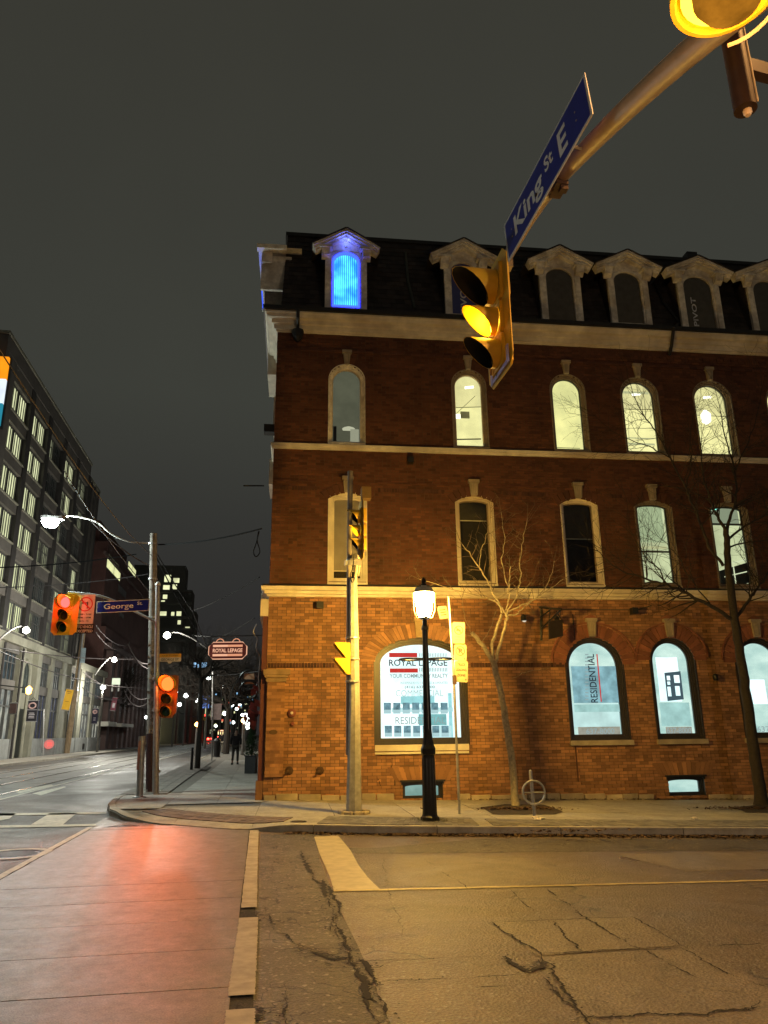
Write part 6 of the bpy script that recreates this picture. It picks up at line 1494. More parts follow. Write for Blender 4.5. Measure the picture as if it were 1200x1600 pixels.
# hanging shop sign
ys_ = 24.0; c = at(356, 1016.5, ys_); hs = empty('hanging_sign', c, 0, 'dark red hanging sign reading Royal LePage over the main street pavement', 'shop sign')
k_ = (at(357, 1016, ys_)-at(356, 1016, ys_)).length; w_, h_ = 59*k_, 25*k_; SGR = mat('shop_sign_dark_red', (.16, .018, .012), .4, bump=.05)
SE = emit('lit_salmon_letter', (.95, .48, .30), .95); SE2 = emit('lit_salmon_bar', (.85, .36, .20), .9); SE3 = emit('lit_rose_bar', (.55, .20, .11), .9)
def blob(w_, h_, z0=0, g=0): cr_ = .12; return [(-w_/2+cr_, -h_/2-g), (w_/2-cr_, -h_/2-g), (w_/2-cr_*.4, -h_/2+cr_*.5), (w_/2+g, -h_/2+cr_), (w_/2+g, h_/2-cr_), (w_/2-cr_*.4, h_/2-cr_*.5), (w_/2-cr_, h_/2+g), (-w_/2+cr_, h_/2+g), (-w_/2+cr_*.4, h_/2-cr_*.5), (-w_/2-g, h_/2-cr_), (-w_/2-g, -h_/2+cr_), (-w_/2+cr_*.4, -h_/2+cr_*.5)]
MB().prism([c+RT*a+UPV*b+FW*.03 for a, b in blob(w_, h_)], -FW*.06).build('sign_board', SGR, hs)
MB().prism([c+RT*a+UPV*b+FW*.025 for a, b in blob(w_, h_, 0, .025)], -FW*.05).build('edge_trim', SE, hs)
text('ROYAL LEPAGE', SE, hs, c-FW*.035, RT, UPV, width=w_*.80, height=h_*.25, bold=.03)
for z_ in (.29, -.29):
    for x0, x1, mm in ((-.40, 0, SE), (0, .40, SE2)): rect(MB(), c-FW*.033, RT, UPV, x0*w_, x1*w_, h_*z_-h_*.07, h_*z_+h_*.07, 0, .003).build('stripe', mm, hs)
for s in (-.22, .22): MB().tube([c+RT*(s*w_+.12*math.cos(t))+UPV*(h_*.5+.12*math.sin(t)) for t in [math.pi*k2/8 for k2 in range(9)]], .015, 5).build('hanger_ring', SE2, hs); 
mb = MB(); zt_ = c.z+h_*.5+.2; mb.tube([c+RT*(-w_*.5)+UPV*(h_*.5+.2), V((OX+.05, c.y+.1, zt_+.05))], .022, 6)
for s in (-.22, .22): mb.tube([c+RT*s*w_+UPV*(h_*.5+.1), c+RT*s*w_+UPV*(h_*.5+.24)], .01, 5)
mb.build('support_arm', DARK, hs)
# round pub-style sign
c = at(389, 1066, 23.0); rs_ = empty('round_sign', c, 0, 'round black bracket sign with tan centre on the main street front', 'shop sign')
for dz, rr, nm in ((.06, .28, 'upper_ring'), (-.22, .26, 'lower_ring')): MB().tube([c+RT*rr*math.cos(6.283*k_/28)+UPV*(dz+rr*math.sin(6.283*k_/28)) for k_ in range(29)], .035, 6, cap=False).build(nm, BLACK, rs_)
MB().prism([c+RT*a+UPV*b for a, b in ((-.14, .25), (.14, .25), (.17, -.05), (-.17, -.05))], FW*.05).build('sign_panel', mat('tan_lit_panel', (.55, .35, .20), .6), rs_)
MB().obox(c-FW*.02+UPV*.05, RT*.30, FW*.015, UPV*.035).build('name_band', BLACK, rs_)
MB().tube(bez([c+V((-.28, 0, .1)), c+V((-.45, .3, -.1)), c+V((-.55, .8, -.5)), c+V((-.5, 1.5, -1.2))], 5), .02, 5).build('bracket', BLACK, rs_)
MB().tube([c+V((.25, 0, .3)), V((OX, c.y, c.z+.35))], .03, 6).build('wall_bracket', BLACK, rs_)
# planter with evergreen
P = G(392, 1208, .13); pl = empty('planter', P, 0, 'dark square planter with an evergreen shrub beside the storefront', 'planter'); w2 = .26
mb = MB(); mb.prism([P+RT*a*w2*.82+FW*b*w2 for a, b in ((-1, -1), (1, -1), (1, 1), (-1, 1))], (0, 0, .64)); mb.build('box', mat('dark_planter', (.025, .022, .022), .5), pl)
mb = MB(); mb.prism([P+RT*a*(w2+.03)*.85+FW*b*(w2+.03)+V((0, 0, .641)) for a, b in ((-1, -1), (1, -1), (1, 1), (-1, 1))], (0, 0, .04)); mb.build('rim', DARK, pl)
fo = MB()
for _ in range(1500):
    t = random.random(); hh_ = .66+1.05*t; rr = (.30*(1-t)**.7+.03)*random.uniform(.5, 1.15); a = random.uniform(0, 6.283); c = P+V((rr*math.cos(a), rr*math.sin(a), hh_)); d = V((math.cos(a), math.sin(a), random.uniform(.2, 1.4))).normalized()*random.uniform(.05, .11); sd_ = d.cross(UPV).normalized()*.022
    fo.add([c-sd_, c+sd_, c+d], [(0, 1, 2)])
fo.build('foliage', mat('dark_evergreen', (.035, .075, .025), .8, var=.6, scale=12, island=.5), pl, kind='stuff', fix=False)
MB().tube([P+V((0, 0, .6)), P+V((0, 0, 1.5))], .02, 6).build('stem', BARK_SHADED, pl)
mb = MB(); c0 = at(396, 1112, 22.5)
for k_ in range(26): c = c0+V((random.gauss(0, .10), random.gauss(0, .3), random.gauss(0, .28))); mb.obox(c, (random.uniform(.02, .09), 0, random.uniform(-.05, .05)), (0, .05, 0), (0, 0, random.uniform(.02, .10)))
bk = mb.build('hanging_flags', mat('dark_red_flag_cloth', (.18, .05, .05), .7, island=.7)); tag(bk, 'cluster of small dark flags hanging off the corner storefront', 'flags', kind='stuff')
# cables dropping along the storefront corner
mb = MB(); pts = [(405, 830), (400, 850), (396, 862), (400, 870), (406, 862), (402, 845), (404, 830)]; o = mb.tube(bez([at(*q, 19.6) for q in pts], 4), .015, 5).build('cable_coil', BLACK); tag(o, 'loop of slack black cable at the wall corner', 'cable')
mb = MB(); pts = [(401, 975), (396, 988), (402, 998), (400, 1012), (406, 1030), (404, 1060), (407, 1100)]; o = mb.tube(bez([at(*q, 19.2) for q in pts], 4), .014, 5).build('service_cable', mat('pale_cable', (.4, .36, .33), .6)); tag(o, 'pale service cable dropping down the wall corner', 'cable')

# ================================================================== MAIN STREET, FAR SIDE
LX = -17.9
lwalk = MB().box((-22, -8, -.2), (-14.45, 420, .10)).build('pavement', mat('far_pavement_bed', (.10, .09, .08), .9)); tag(lwalk, 'pavement on the far side of the main street', kind='structure')
for y in range(38, 92, 3):
    for xa, xb in ((-17.6, -16.1), (-16.1, -14.65)): MB().box((xa+.015, y+.015, .09), (xb-.015, y+2.985, .13+random.uniform(-.004, 0))).build('slab', CONC, lwalk)
MB().box((-14.64, -8, -.1), (-14.42, 420, .135)).build('kerb_stone', KERB, lwalk)
# ---- office block
ob = empty('office_block', (LX, 66, 0), 0, 'long grey office block with tall window bays over a pale stone podium', 'building')
WALLG = mat('grey_stucco_wall', (.16, .145, .13), .85, var=.3, scale=.7, bump=.3, bscale=8, bdist=.02, stain=(.12, .11, .105)); PIER = mat('dark_pier', (.045, .040, .038), .7, var=.3, scale=2); LIME = mat('pale_limestone', (.32, .31, .24), .85, var=.25, scale=.9, bump=.4, bscale=12, bdist=.01, stain=(.22, .22, .19))
GRAN = mat('granite_base', (.36, .37, .36), .6, var=.25, scale=2, stain=(.24, .25, .25))
Y0, Y1, ZT = 37.3, 92.7, 28.3; YU = 48.9; YV = 78.6; F_ = lambda y: 1.03*y+2.5; DD = 4.3
MB().box((LX-22, YU, 8.7), (LX-.55, YV-3.2, ZT-.5)).build('wall_core', WALLG, ob)
MB().box((LX-22, Y0, -.2), (LX-.45, Y1-.5, 8.7)).build('podium_core', LIME, ob)
rows = [(9.0, 11.1), (11.9, 14.0), (14.9, 17.0), (17.8, 19.9), (20.75, 22.85), (23.7, 25.8)]
zb_ = [8.72]+[v for r_ in rows for v in r_]+[ZT-1.3]
# spandrels and piers
bays = [(51.2+4.97*i, 51.2+4.97*i+4.05) for i in range(5)]; MB().box((LX-.54, YU, 8.73), (LX+.05, 51.15, ZT-1.3)).build('pier', WALLG, ob)
for i, (a, b) in enumerate(bays):
    MB().box((LX-.54, b+.0, 8.73), (LX+.05, b+.91, ZT-1.3)).build('pier', PIER, ob)
    for j in range(0, len(zb_)-1, 2): MB().box((LX-.54, a+.005, zb_[j]+.003), (LX-.02, b-.005, zb_[j+1]-.003)).build('spandrel', WALLG, ob)
    for j, (z0_, z1_) in enumerate(rows): MB().box((LX-.10, a+.02, z0_-.10), (LX+.10, b-.02, z0_-.002)).build('window_ledge', LIME, ob)
MB().box((LX-.6, YU, ZT-1.29), (LX+.06, YV-3.2, ZT-.2)).build('parapet', WALLG, ob); MB().box((LX-.7, YU-.1, ZT-.199), (LX+.16, YV-3.1, ZT)).build('coping', LIME, ob)
MB().box((LX-8, YV-3.19, 8.73), (LX-.3, YV+3, ZT-1.2)).build('end_pavilion', WALLG, ob); MB().box((LX-8.1, YV-3.0, ZT-1.19), (LX-.2, YV+3.1, ZT-.9)).build('end_coping', LIME, ob)
for y_ in (YV-2.6, YV-1.0, YV+.6, YV+2.4): MB().box((LX-.29, y_-.12, 8.74), (LX-.15, y_+.12, ZT-1.3)).build('fin', PIER, ob)
# windows: frame, mullions, panes - one mesh of each shared by all
WLIT = emit('office_window_lit', (.86, .90, .52), 1.05, .30, .8, sample=False); WHALF = emit('office_window_half_lit', (.55, .58, .36), .6, .8, 1.4, sample=False, stretch=(1, 3, 1))
WDIM = mat('office_window_dark', (.03, .045, .05), .18, var=.4, scale=.6, bump=.05, bscale=3, bdist=.01); FRG = mat('office_window_frame', (.10, .10, .095), .6)
hw_, hh_ = 1.85, 2.08
fmb = MB(); fmb.box((-.06, -hw_/2, 0), (.06, -hw_/2+.09, hh_)); fmb.box((-.06, hw_/2-.09, 0), (.06, hw_/2, hh_)); fmb.box((-.055, -hw_/2+.09, 0), (.055, hw_/2-.09, .08)); fmb.box((-.055, -hw_/2+.09, hh_-.10), (.055, hw_/2-.09, hh_))
fme = fmb.mesh('window', FRG)
mume = MB().box((-.03, -.035, .08), (.045, .035, hh_-.10)).mesh('mullion', FRG); pam = {k_: MB().box((-.02, -hw_/2+.09, .08), (-.01, hw_/2-.09, hh_-.1)).mesh('pane', k_) for k_ in (WLIT, WHALF, WDIM)}
trn = MB().box((-.028, -hw_/2+.09, hh_*.62), (.040, hw_/2-.09, hh_*.62+.05)).mesh('transom', FRG)
def inst(name, me, parent, loc, rz=0): o = bpy.data.objects.new(name, me); COL.objects.link(o); o.parent = parent; o.location = loc; o.rotation_euler.z = rz; return o
wl = W(ob).inverted()
random.seed(21)
def office_light(i, j, s):
    yc = bays[i][0]
    if yc < 60: return WLIT if (j >= 0 and random.random() < .95) else (WHALF if random.random() < .6 else WLIT)
    if j == 5: return WLIT if (i in (1, 3) and random.random() < .8) else (WHALF if random.random() < .7 else WDIM)
    if j == 0: return WHALF if random.random() < .65 else WDIM
    return WDIM if random.random() < .6 else (WHALF if random.random() < .8 else WLIT)
for i, (a, b) in enumerate(bays):
    for j, (z0_, z1_) in enumerate(rows):
        for s in (-1, 1):
            wo = inst('window', fme, ob, wl @ V((LX-.30, (a+b)/2+s*1.02, z0_))); m_ = office_light(i, j, s)
            inst('pane', pam[m_], wo, (0, 0, 0))
            for q in (-.5, 0, .5): inst('mullion', mume, wo, (0, q, 0))
            if m_ is not WLIT: inst('transom', trn, wo, (0, 0, 0))
# podium: pilasters, band, mezzanine windows, shopfronts, arched doorway
MB().box((LX-.44, Y0, 8.1), (LX+.30, Y1-.4, 8.69)).build('podium_cornice', LIME, ob)
SHOP = emit('shop_interior', (.62, .62, .50), .85, .75, 1.1, sample=False, lo=(.6, .75, 1.1)); SHOPB = emit('shop_interior_blue', (.10, .12, .24), .5, .6, 1.3, sample=False)
MEZ = emit('mezzanine_dim', (.16, .22, .24), .5, .8, 1.6, sample=False)
pod = [(38.2, 43.6), (44.6, 50.8), (52.1, 55.9), None, (61.6, 64.6), (65.4, 68.4), (71.5, 75.5), (77, 81), (82.3, 86.5)]
pod = [q and (F_(q[0]), F_(q[1])) for q in pod]
xs_prev = Y0
for k_, q in enumerate(pod):
    if q is None:
        y_ = 63.00
        MB().box((LX-.44, 60.50, .1), (LX+.12, 61.30, 8.09)).build('doorway_pilaster', LIME, ob); MB().box((LX-.44, 64.70, .1), (LX+.12, 65.50, 8.09)).build('doorway_pilaster', LIME, ob)
        MB().box((LX-.44, 61.31, .1), (LX-.34, 64.69, 8.09)).build('doorway_wall', LIME, ob)
        A = [(63.00+1.0*math.cos(t), 6.3+1.0*math.sin(t)) for t in [math.pi*i_/12 for i_ in range(13)]]
        MB().prism([(LX-.33, p[0], p[1]) for p in [(64.00, 4.9)]+A+[(62.00, 4.9)]], (.02, 0, 0)).build('arched_window', WDIM, ob)
        mb = MB(); mb.tube([(LX-.25, 64.05, .1), (LX-.25, 64.05, 6.3)]+[(LX-.25, p[0], p[1]) for p in [(63.00+1.05*math.cos(t), 6.3+1.05*math.sin(t)) for t in [math.pi*i_/8 for i_ in range(9)]]]+[(LX-.25, 61.95, .1)], .16, 8); mb.build('arch_moulding', LIME, ob)
        MB().box((LX-.33, 62.30, .13), (LX-.28, 63.80, 3.7)).build('door', mat('dark_green_door', (.012, .016, .014), .4), ob)
        continue
    a, b = q
    MB().box((LX-.44, a, 1.5), (LX-.30, b, 4.9)).build('shopfront', SHOPB if k_ in (4, 5) else SHOP, ob)
    mb = MB()
    for t in (0, .33, .66, 1): y_ = a+(b-a)*t; mb.box((LX-.30, y_-.06, 1.5), (LX-.12, y_+.06, 4.9))
    mb.box((LX-.29, a+.07, 3.7), (LX-.14, b-.07, 3.82)); mb.build('shopfront_frame', FRG, ob)
    MB().box((LX-.44, a, .1), (LX+.02, b, 1.49)).build('granite_panel', GRAN, ob); MB().box((LX-.44, a-.02, 4.91), (LX-.06, b+.02, 5.6)).build('sign_fascia', WALLG, ob)
    MB().box((LX-.44, a+.3, 5.61), (LX-.25, b-.3, 7.5)).build('mezzanine_window', MEZ, ob)
    mb = MB()
    for t in (0, .25, .5, .75, 1): y_ = a+.3+(b-a-.6)*t; mb.box((LX-.25, y_-.05, 5.61), (LX-.14, y_+.05, 7.5))
    mb.box((LX-.24, a+.36, 6.8), (LX-.15, b-.36, 6.87)); mb.build('mezzanine_frame', FRG, ob)
    MB().box((LX-.44, a-.02, 7.51), (LX-.04, b+.02, 8.09)).build('upper_fascia', WALLG, ob)
ends = [(Y0, 38.2), (43.6, 44.6), (50.8, 52.1), (55.9, 56.2), (61.2, 61.6), (64.6, 65.4), (68.4, 71.5), (75.5, 77), (81, 82.3), (86.5, 87.1)]
ends = [(F_(a), F_(b)) for a, b in ends]
for a, b in ends: MB().box((LX-.44, a+.005, 1.5), (LX+.08, b-.005, 8.09)).build('podium_pier', LIME, ob); MB().box((LX-.44, a+.003, .1), (LX+.14, b-.003, 1.49)).build('granite_pier', GRAN, ob)
for y_, m_ in ((55.9, PIER), (60.2, PIER)): MB().tube([(LX+.22, y_, .13), (LX+.22, y_, 8.0)], .09, 6).build('drain_pipe', m_, ob)
for y_ in (57, 69, 84): MB().box((LX+.021, y_, .35), (LX+.04, y_+.9, .9)).build('basement_grille', DARK, ob)
REDN = emit('red_neon_sign', (1.0, .12, .10), 1.3)
c = V((LX+.16, 70.5, 1.0)); pts = [(c.x-.0, c.y+1.6*math.cos(t), c.z+.38*math.sin(t)) for t in [6.283*k_/24 for k_ in range(24)]]; MB().prism(pts, (.03, 0, 0)).build('red_oval_sign', emit('red_oval_glow', (.75, .20, .17), 1), ob); text('OPEN', REDN, ob, V((LX+.20, 70.5, 1.0)), (0, 1, 0), (0, 0, 1), width=1.6, height=.36, bold=.03)
# led screen at the left edge
ls = empty('led_screen', (LX+.6, 48.6, 18), 0, 'tall colour video banner on the office block at the picture edge', 'screen')
zz_ = lambda py: at(6, py, 48.3).z
xl = at(0, 600, 48.3).x; xr = at(8, 600, 48.3).x
for (p0, p1, nm, cc, st) in ((557, 592, 'orange_band', (1.0, .30, .01), 1.3), (592, 630, 'white_band', (.80, .90, 1.0), 1.2), (630, 664, 'blue_green_band', (.03, .30, .42), .9)):
    MB().box((xl-1.2, 48.3, zz_(p1)+.01), (xr, 48.55, zz_(p0))).build(nm, emit('screen_'+nm, cc, st, .25, .8, sample=False), ls)
MB().box((xl-1.3, 48.56, zz_(664)-.1), (xr+.05, 48.85, zz_(557)+.1)).build('casing', DARK, ls)
# wall lamp (orange), banner signs
c = at(45, 1078, 54.2); wlp = empty('wall_lamp', c, 0, 'orange wall lamp glowing over the black sign board', 'lamp'); MB().lathe(tuple(c), [(.02, -.3), (.16, -.22), (.20, .1), (.05, .25)], 12).build('lamp_globe', emit('orange_wall_globe', (1.0, .45, .08), 14), wlp, smooth=True); lamp('wall_light', c+V((.5, -.3, 0)), (1, .45, .10), 60, wlp, .15); MB().tube([c+V((0, 0, .1)), V((LX, c.y, c.z+.4))], .04, 5).build('bracket', DARK, wlp)
def banner(px, py, wp, hp, Y, m, label, lines, name='banner', cat='banner', pole_side=None, tilt=0):
    c = at(px, py, Y); k_ = (at(px+1, py, Y)-c).length; w_, h_ = wp*k_, hp*k_; o = empty(name, c, 0, label, cat)
    ex_ = RT*math.cos(tilt)+UPV*math.sin(tilt); ez_ = UPV*math.cos(tilt)-RT*math.sin(tilt)
    MB().prism([c+ex_*a*w_+ez_*b*h_ for a, b in ((-.5, -.5), (.5, -.5), (.5, .5), (-.5, .5))], FW*.05).build('panel', m, o)
    for (dz, ww, hh, mm) in lines: rect(MB(), c, ex_, ez_, -ww*w_/2, ww*w_/2, (dz-hh/2)*h_, (dz+hh/2)*h_, .001, .006).build('printed_line', mm, o)
    mb = MB(); mb.tube([c-ex_*w_*.5+ez_*h_*.51, c+ex_*w_*.6+ez_*h_*.51], .03, 5); mb.tube([c-ex_*w_*.5-ez_*h_*.51, c+ex_*w_*.6-ez_*h_*.51], .03, 5); mb.build('rod', ZINC, o); return o, c, w_, h_
NAVY = mat('navy_sign', (.015, .014, .035), .5, bump=0); PALE = mat('sign_pale_ink', (.55, .5, .52), .6, bump=0)
o, c, w_, h_ = banner(50, 1111, 16.5, 33, 53.0, mat('black_shop_board', (.012, .010, .016), .5), 'black hanging sign board with pale oval mark under the orange lamp', [(-.10, .5, .03, PALE), (-.18, .6, .03, PALE), (-.26, .55, .03, PALE), (-.33, .6, .03, PALE), (.06, 1.0, .02, PALE)], 'hanging_sign', 'shop sign')
MB().tube([c+RT*.28*w_*math.cos(6.283*k_/20)*1.2+UPV*(.26*h_+.13*h_*math.sin(6.283*k_/20))-FW*.03 for k_ in range(21)], .05, 5, cap=False).build('oval_mark', mat('pinkish_ink', (.55, .35, .33), .6), o)
MB().tube([c+RT*-.2+UPV*h_*.5, c+UPV*h_*.66, c+RT*.2+UPV*h_*.5], .02, 5).build('hanger', DARK, o)
o, c, w_, h_ = banner(148, 1119, 9.5, 24, 72.0, NAVY, 'navy shop banner with pale ring beyond the bare tree', [(-.12, .4, .05, PALE), (-.25, .4, .05, PALE)], 'hanging_sign', 'shop sign')
MB().tube([c+RT*.3*w_*math.cos(6.283*k_/16)+UPV*(.28*h_+.1*h_*math.sin(6.283*k_/16))-FW*.03 for k_ in range(17)], .07, 5, cap=False).build('oval_mark', mat('pinkish_ink', (.55, .35, .33)), o)
banner(105.5, 1093, 12.5, 33, 57.5, mat('yellow_banner_cloth', (.70, .42, .02), .6, var=.1), 'yellow street banner on the leaning wooden pole', [(.38, .6, .05, mat('banner_brown_ink', (.30, .16, .02), .6)), (.30, .4, .03, MATS['banner_brown_ink']), (-.1, .5, .03, MATS['banner_brown_ink'])], tilt=-.14)
banner(178, 1100, 8, 21, 72.0, mat('maroon_banner_cloth', (.16, .035, .055), .6), 'maroon street banner on the pole with transformer boxes', [(-.1, .5, .35, PALE)], tilt=-.12)
# leaning poles
def upole(b, t, Y, label, r_=.17, m=WOOD):
    P_ = G(b[0], b[1], .13); o = empty('utility_pole', P_, 0, label, 'utility pole', None); MB().tube([P_, at(t[0], t[1], P_.y)], [r_, r_*.7], 10).build('pole', m, o, smooth=True); return o, P_
OW = mat('lit_tan_pole', (.42, .30, .18), .8, var=.3, scale=3, stain=(.2, .10, .05))
o, P_ = upole((104, 1177), (131, 985), 0, 'wooden pole leaning beside the yellow banner', .27, OW)
MB().tube([at(120, 1080, P_.y-.3), at(133, 960, P_.y-.3)], .10, 6).build('steel_riser', ZINC, o); MB().box(tuple(at(130, 1024, P_.y-.5)-V((.18, .1, .7))), tuple(at(130, 1024, P_.y-.5)+V((.18, .1, .7)))).build('control_box', mat('pale_blue_box', (.35, .45, .5), .5), o)
o, P_ = upole((178, 1168), (201, 1003), 0, 'leaning pole carrying two grey transformer boxes', .20, mat('grey_pole', (.30, .29, .28), .7))
for px in (193, 205): c = at(px, 1048.5, P_.y-.4); MB().lathe((c.x, c.y, c.z), [(.33, -.42), (.33, .42), (.2, .5)], 10).build('transformer', mat('transformer_grey', (.38, .42, .42), .5), o)
MB().tube(bez([at(190, 1072, P_.y), at(205, 1073, P_.y), at(218, 1060, P_.y), at(231, 1057, P_.y)], 4), .05, 5).build('lamp_arm', mat('dull_arm', (.10, .095, .09), .8, spec=.1), o)
c = at(181, 1064.5, 78); so = empty('lit_box_sign', c, 0, 'small glowing cream box sign above the maroon banner', 'sign'); k_ = (at(182, 1064, 78)-at(181, 1064, 78)).length
MB().box((c.x-6*k_, c.y, c.z-5*k_), (c.x+6*k_, c.y+.3, c.z+5*k_)).build('light_box', emit('cream_box_light', (.90, 1.0, .72), 1.1, .2, 2), so); MB().tube([c+V((-5*k_, .15, -5*k_)), c+V((-5*k_, .15, -16*k_))], .08, 5).build('leg', WHITE, so); MB().tube([c+V((5*k_, .15, -5*k_)), c+V((5*k_, .15, -16*k_))], .08, 5).build('leg', WHITE, so)
# street lamps along the main street
def street_lamp(px, py, Y, base, kind, label, watt, r_=.22, armfrom=None, col=(1, .98, .86), st=22):
    hd_ = at(px, py, Y); o = empty('street_lamp', (hd_.x, hd_.y, 0) if base is None else base, 0, label, 'street lamp', 'street lamps along the main street')
    if kind == 'arm':
        a_ = V(armfrom); MB().tube(bez([a_, a_.lerp(hd_, .35)+V((0, 0, .35)), a_.lerp(hd_, .75)+V((0, 0, .45)), hd_+V((0, 0, .15))], 5), .06, 6).build('lamp_arm', mat('dull_arm', (.10, .095, .09), .8, spec=.1), o)
    else: MB().tube([V((hd_.x, hd_.y, .13)), hd_-V((0, 0, .25))], [.12, .07], 8).build('post', mat('dull_post', (.12, .11, .10), .8, spec=.2), o)
    MB().lathe(tuple(hd_), [(.02, -r_), (r_, -r_*.4), (r_, r_*.3), (r_*.4, r_)], 12).build('lamp_globe', emit('street_globe_%d' % int(st), col, st, sample=False), o, smooth=True)
    if watt: lamp('street_light', hd_-V((0, 0, r_+.1)), col, watt, o, .2)
    return o
street_lamp(41, 985, 48, None, 'arm', 'white street lamp on a curved arm left of the red light', 1800, .20, at(-6, 1004, 48))
street_lamp(178.5, 1031, 62, None, 'arm', 'white street lamp on a curved arm beside the brown tower wall', 2200, .20, at(148, 1055, 62))
street_lamp(161, 1074, 80, None, 'post', 'post top street lamp between the navy banner and the maroon banner', 2200, .24)
street_lamp(261, 993, 55, None, 'arm', 'bright street lamp just right of the metal pole', 2400, .24, at(322, 1012, 55))
for i, (px, py, Y, lab) in enumerate(((274, 1081, 110, 'small far lamp beside the orange-red light'), (290.5, 1087, 118, 'small far lamp right of the orange-red light'), (309.5, 1095, 135, 'small far lamp left of the blue sign'), (326, 1059, 90, 'small far lamp under the hanging sign'), (280.5, 1101, 150, 'tiny far lamp over the far pavement'), (351, 1115, 150, 'tiny far lamp behind the spreading tree'), (346.5, 1074, 120, 'tiny far lamp among the upper tree branches'), (383, 1118, 70, 'white globe lamp beside the evergreen planter'), (380.5, 1126, 60, 'yellowish globe lamp beside the evergreen planter'), (395.5, 1131, 60, 'orange globe lamp right of the evergreen planter'), (308, 1132, 60, 'orange post lamp in front of the far street'))):
    street_lamp(px, py, Y, None, 'post', lab, 500 if i in (0, 2, 7) else 0, (.0022*Y+.04)*(1.15 if i < 4 else 1), col=((.9, 1, .95) if i < 8 else (1, .75, .25) if i == 8 else (1, .42, .10)), st=12.0 if i < 8 else 7.0+i)
random.seed(3)
spots_ = sorted((random.uniform(95, 280), random.choice((-1, 1, 1)), random.random() < .45) for _ in range(22)); cnt_ = {}
ORD = 'first second third fourth fifth sixth seventh eighth ninth tenth eleventh twelfth thirteenth fourteenth fifteenth sixteenth'.split()
for i, (Y, sx, warm) in enumerate(spots_):
    X_ = (-15.2 if sx < 0 else -3.9)+random.uniform(-.4, .4); Z_ = random.uniform(3.2, 6.8); q_ = pj((X_, Y, Z_)); k_ = cnt_.get((sx, warm), 0); cnt_[(sx, warm)] = k_+1
    street_lamp(q_[0], q_[1], Y, None, 'post', '%s tiny %s lamp down the street on the %s kerb' % (ORD[k_], 'warm' if warm else 'white', 'far' if sx < 0 else 'near'), 0, .0016*Y+.05, col=(1, .62, .22) if warm else (.9, 1, .95), st=6.0)
# ---- brown building
bb = empty('brown_building', (LX, 110, 0), 0, 'dark reddish brown building with tall buttress piers and few lit windows', 'building')
BR = mat('dark_brown_wall', (.13, .06, .05), .85, var=.3, scale=.5, stain=(.05, .028, .026)); BR2 = mat('brown_pier', (.15, .095, .085), .8, var=.25, scale=.7)
MB().box((LX-25, 93.2, -.1), (LX-1.2, 131, 24.6)).build('wall', BR, bb); MB().box((LX-1.19, 93.2, 0), (LX-.6, 131, 14.2)).build('lower_wall', BR, bb)
MB().box((LX-14, 96, 24.61), (LX-3, 116, 28)).build('rooftop_house', BR, bb); MB().box((LX-1.25, 91, 22.6), (LX-1.0, 131, 22.9)).build('string_course', BR2, bb)
for i in range(10): y_ = 95+3.5*i; MB().box((LX-.59, y_, .1), (LX+.2, y_+1.5, 11.5)).build('pier', BR2, bb)
MB().box((LX-.59, 93, 11.52), (LX+.3, 131, 12.2)).build('cornice', BR2, bb); MB().box((LX-.3, 91, 5.6), (LX+.35, 131, 6.0)).build('lower_cornice', BR2, bb)
YW = emit('warm_office_light', (.88, .90, .45), 1.05, .3, .8, sample=False)
def lit_pane(parent, X, y0_, y1_, z0_, z1_, m): 
    wf = MB().box((X, y0_, z0_), (X+.06, y1_, z1_)).build('window', FRG, parent); MB().box((X+.061, y0_+.12, z0_+.12), (X+.08, y1_-.12, z1_-.12)).build('pane', m, wf); MB().box((X+.081, (y0_+y1_)/2-.06, z0_+.12), (X+.10, (y0_+y1_)/2+.06, z1_-.12)).build('mullion', FRG, wf)
def px_pane(parent, X, l, t, r_, b, m):
    a_, b_ = atx(l, (t+b)/2, X), atx(r_, (t+b)/2, X); zt_, zb__ = atx((l+r_)/2, t, X).z, atx((l+r_)/2, b, X).z; lit_pane(parent, X, min(a_.y, b_.y), max(a_.y, b_.y), zb__, zt_, m)
px_pane(bb, LX-1.19, 165, 882, 188, 899, YW); px_pane(bb, LX-1.19, 199, 882, 212, 897, YW); px_pane(bb, LX-1.19, 168, 874, 186, 878, YW)
px_pane(bb, LX-1.19, 184, 918, 197, 930, mat('grey_dark_window', (.06, .05, .05), .3)); px_pane(bb, LX-1.19, 186, 957, 193, 965, MATS['grey_dark_window']); px_pane(bb, LX-1.19, 196, 1010, 203, 1022, MATS['grey_dark_window'])
sf = MB(); lit_shop = emit('yellow_shop_row', (.95, .85, .42), 1.0, .45, .6, sample=False)
c = atx(160, 1128, LX+.0)
MB().box((LX-.4, 91.5, 2.7), (LX+1.0, 96.5, 3.2)).build('awning', mat('pale_awning', (.55, .52, .45), .6), bb); MB().box((LX-.25, 99, 2.7), (LX+1.2, 108, 3.1)).build('awning', MATS['pale_awning'], bb)
# lit colonnade further along
lc = empty('lit_shop_row', (LX, 150, 0), 0, 'row of shops with yellow lit openings beyond the brown building', 'building')
MB().box((LX-20, 131.5, -.1), (LX-.6, 320, 13)).build('wall', mat('dark_red_brick_far', (.10, .04, .03), .85, var=.3, scale=.5), lc)
for i in range(12): y_ = 132+5.2*i; MB().box((LX-.59, y_, .4), (LX-.4, y_+3.3, 5.6)).build('lit_opening', lit_shop, lc); MB().box((LX-.59, y_+3.4, .1), (LX-.1, y_+5.1, 6.2)).build('pier', BR2, lc)
MB().box((LX-.58, 194, .3), (LX+.3, 204, 6)).build('white_entrance', emit('white_entry_glow', (.75, .9, .95), 1.1, .3, .7, sample=False), lc)
for i in range(24): y_ = 150+7*i; MB().box((LX-.59, y_, 8), (LX-.5, y_+2.2, 10.5)).build('window', [WDIM, WHALF, YW][i % 5 if i % 5 < 3 else 0], lc)
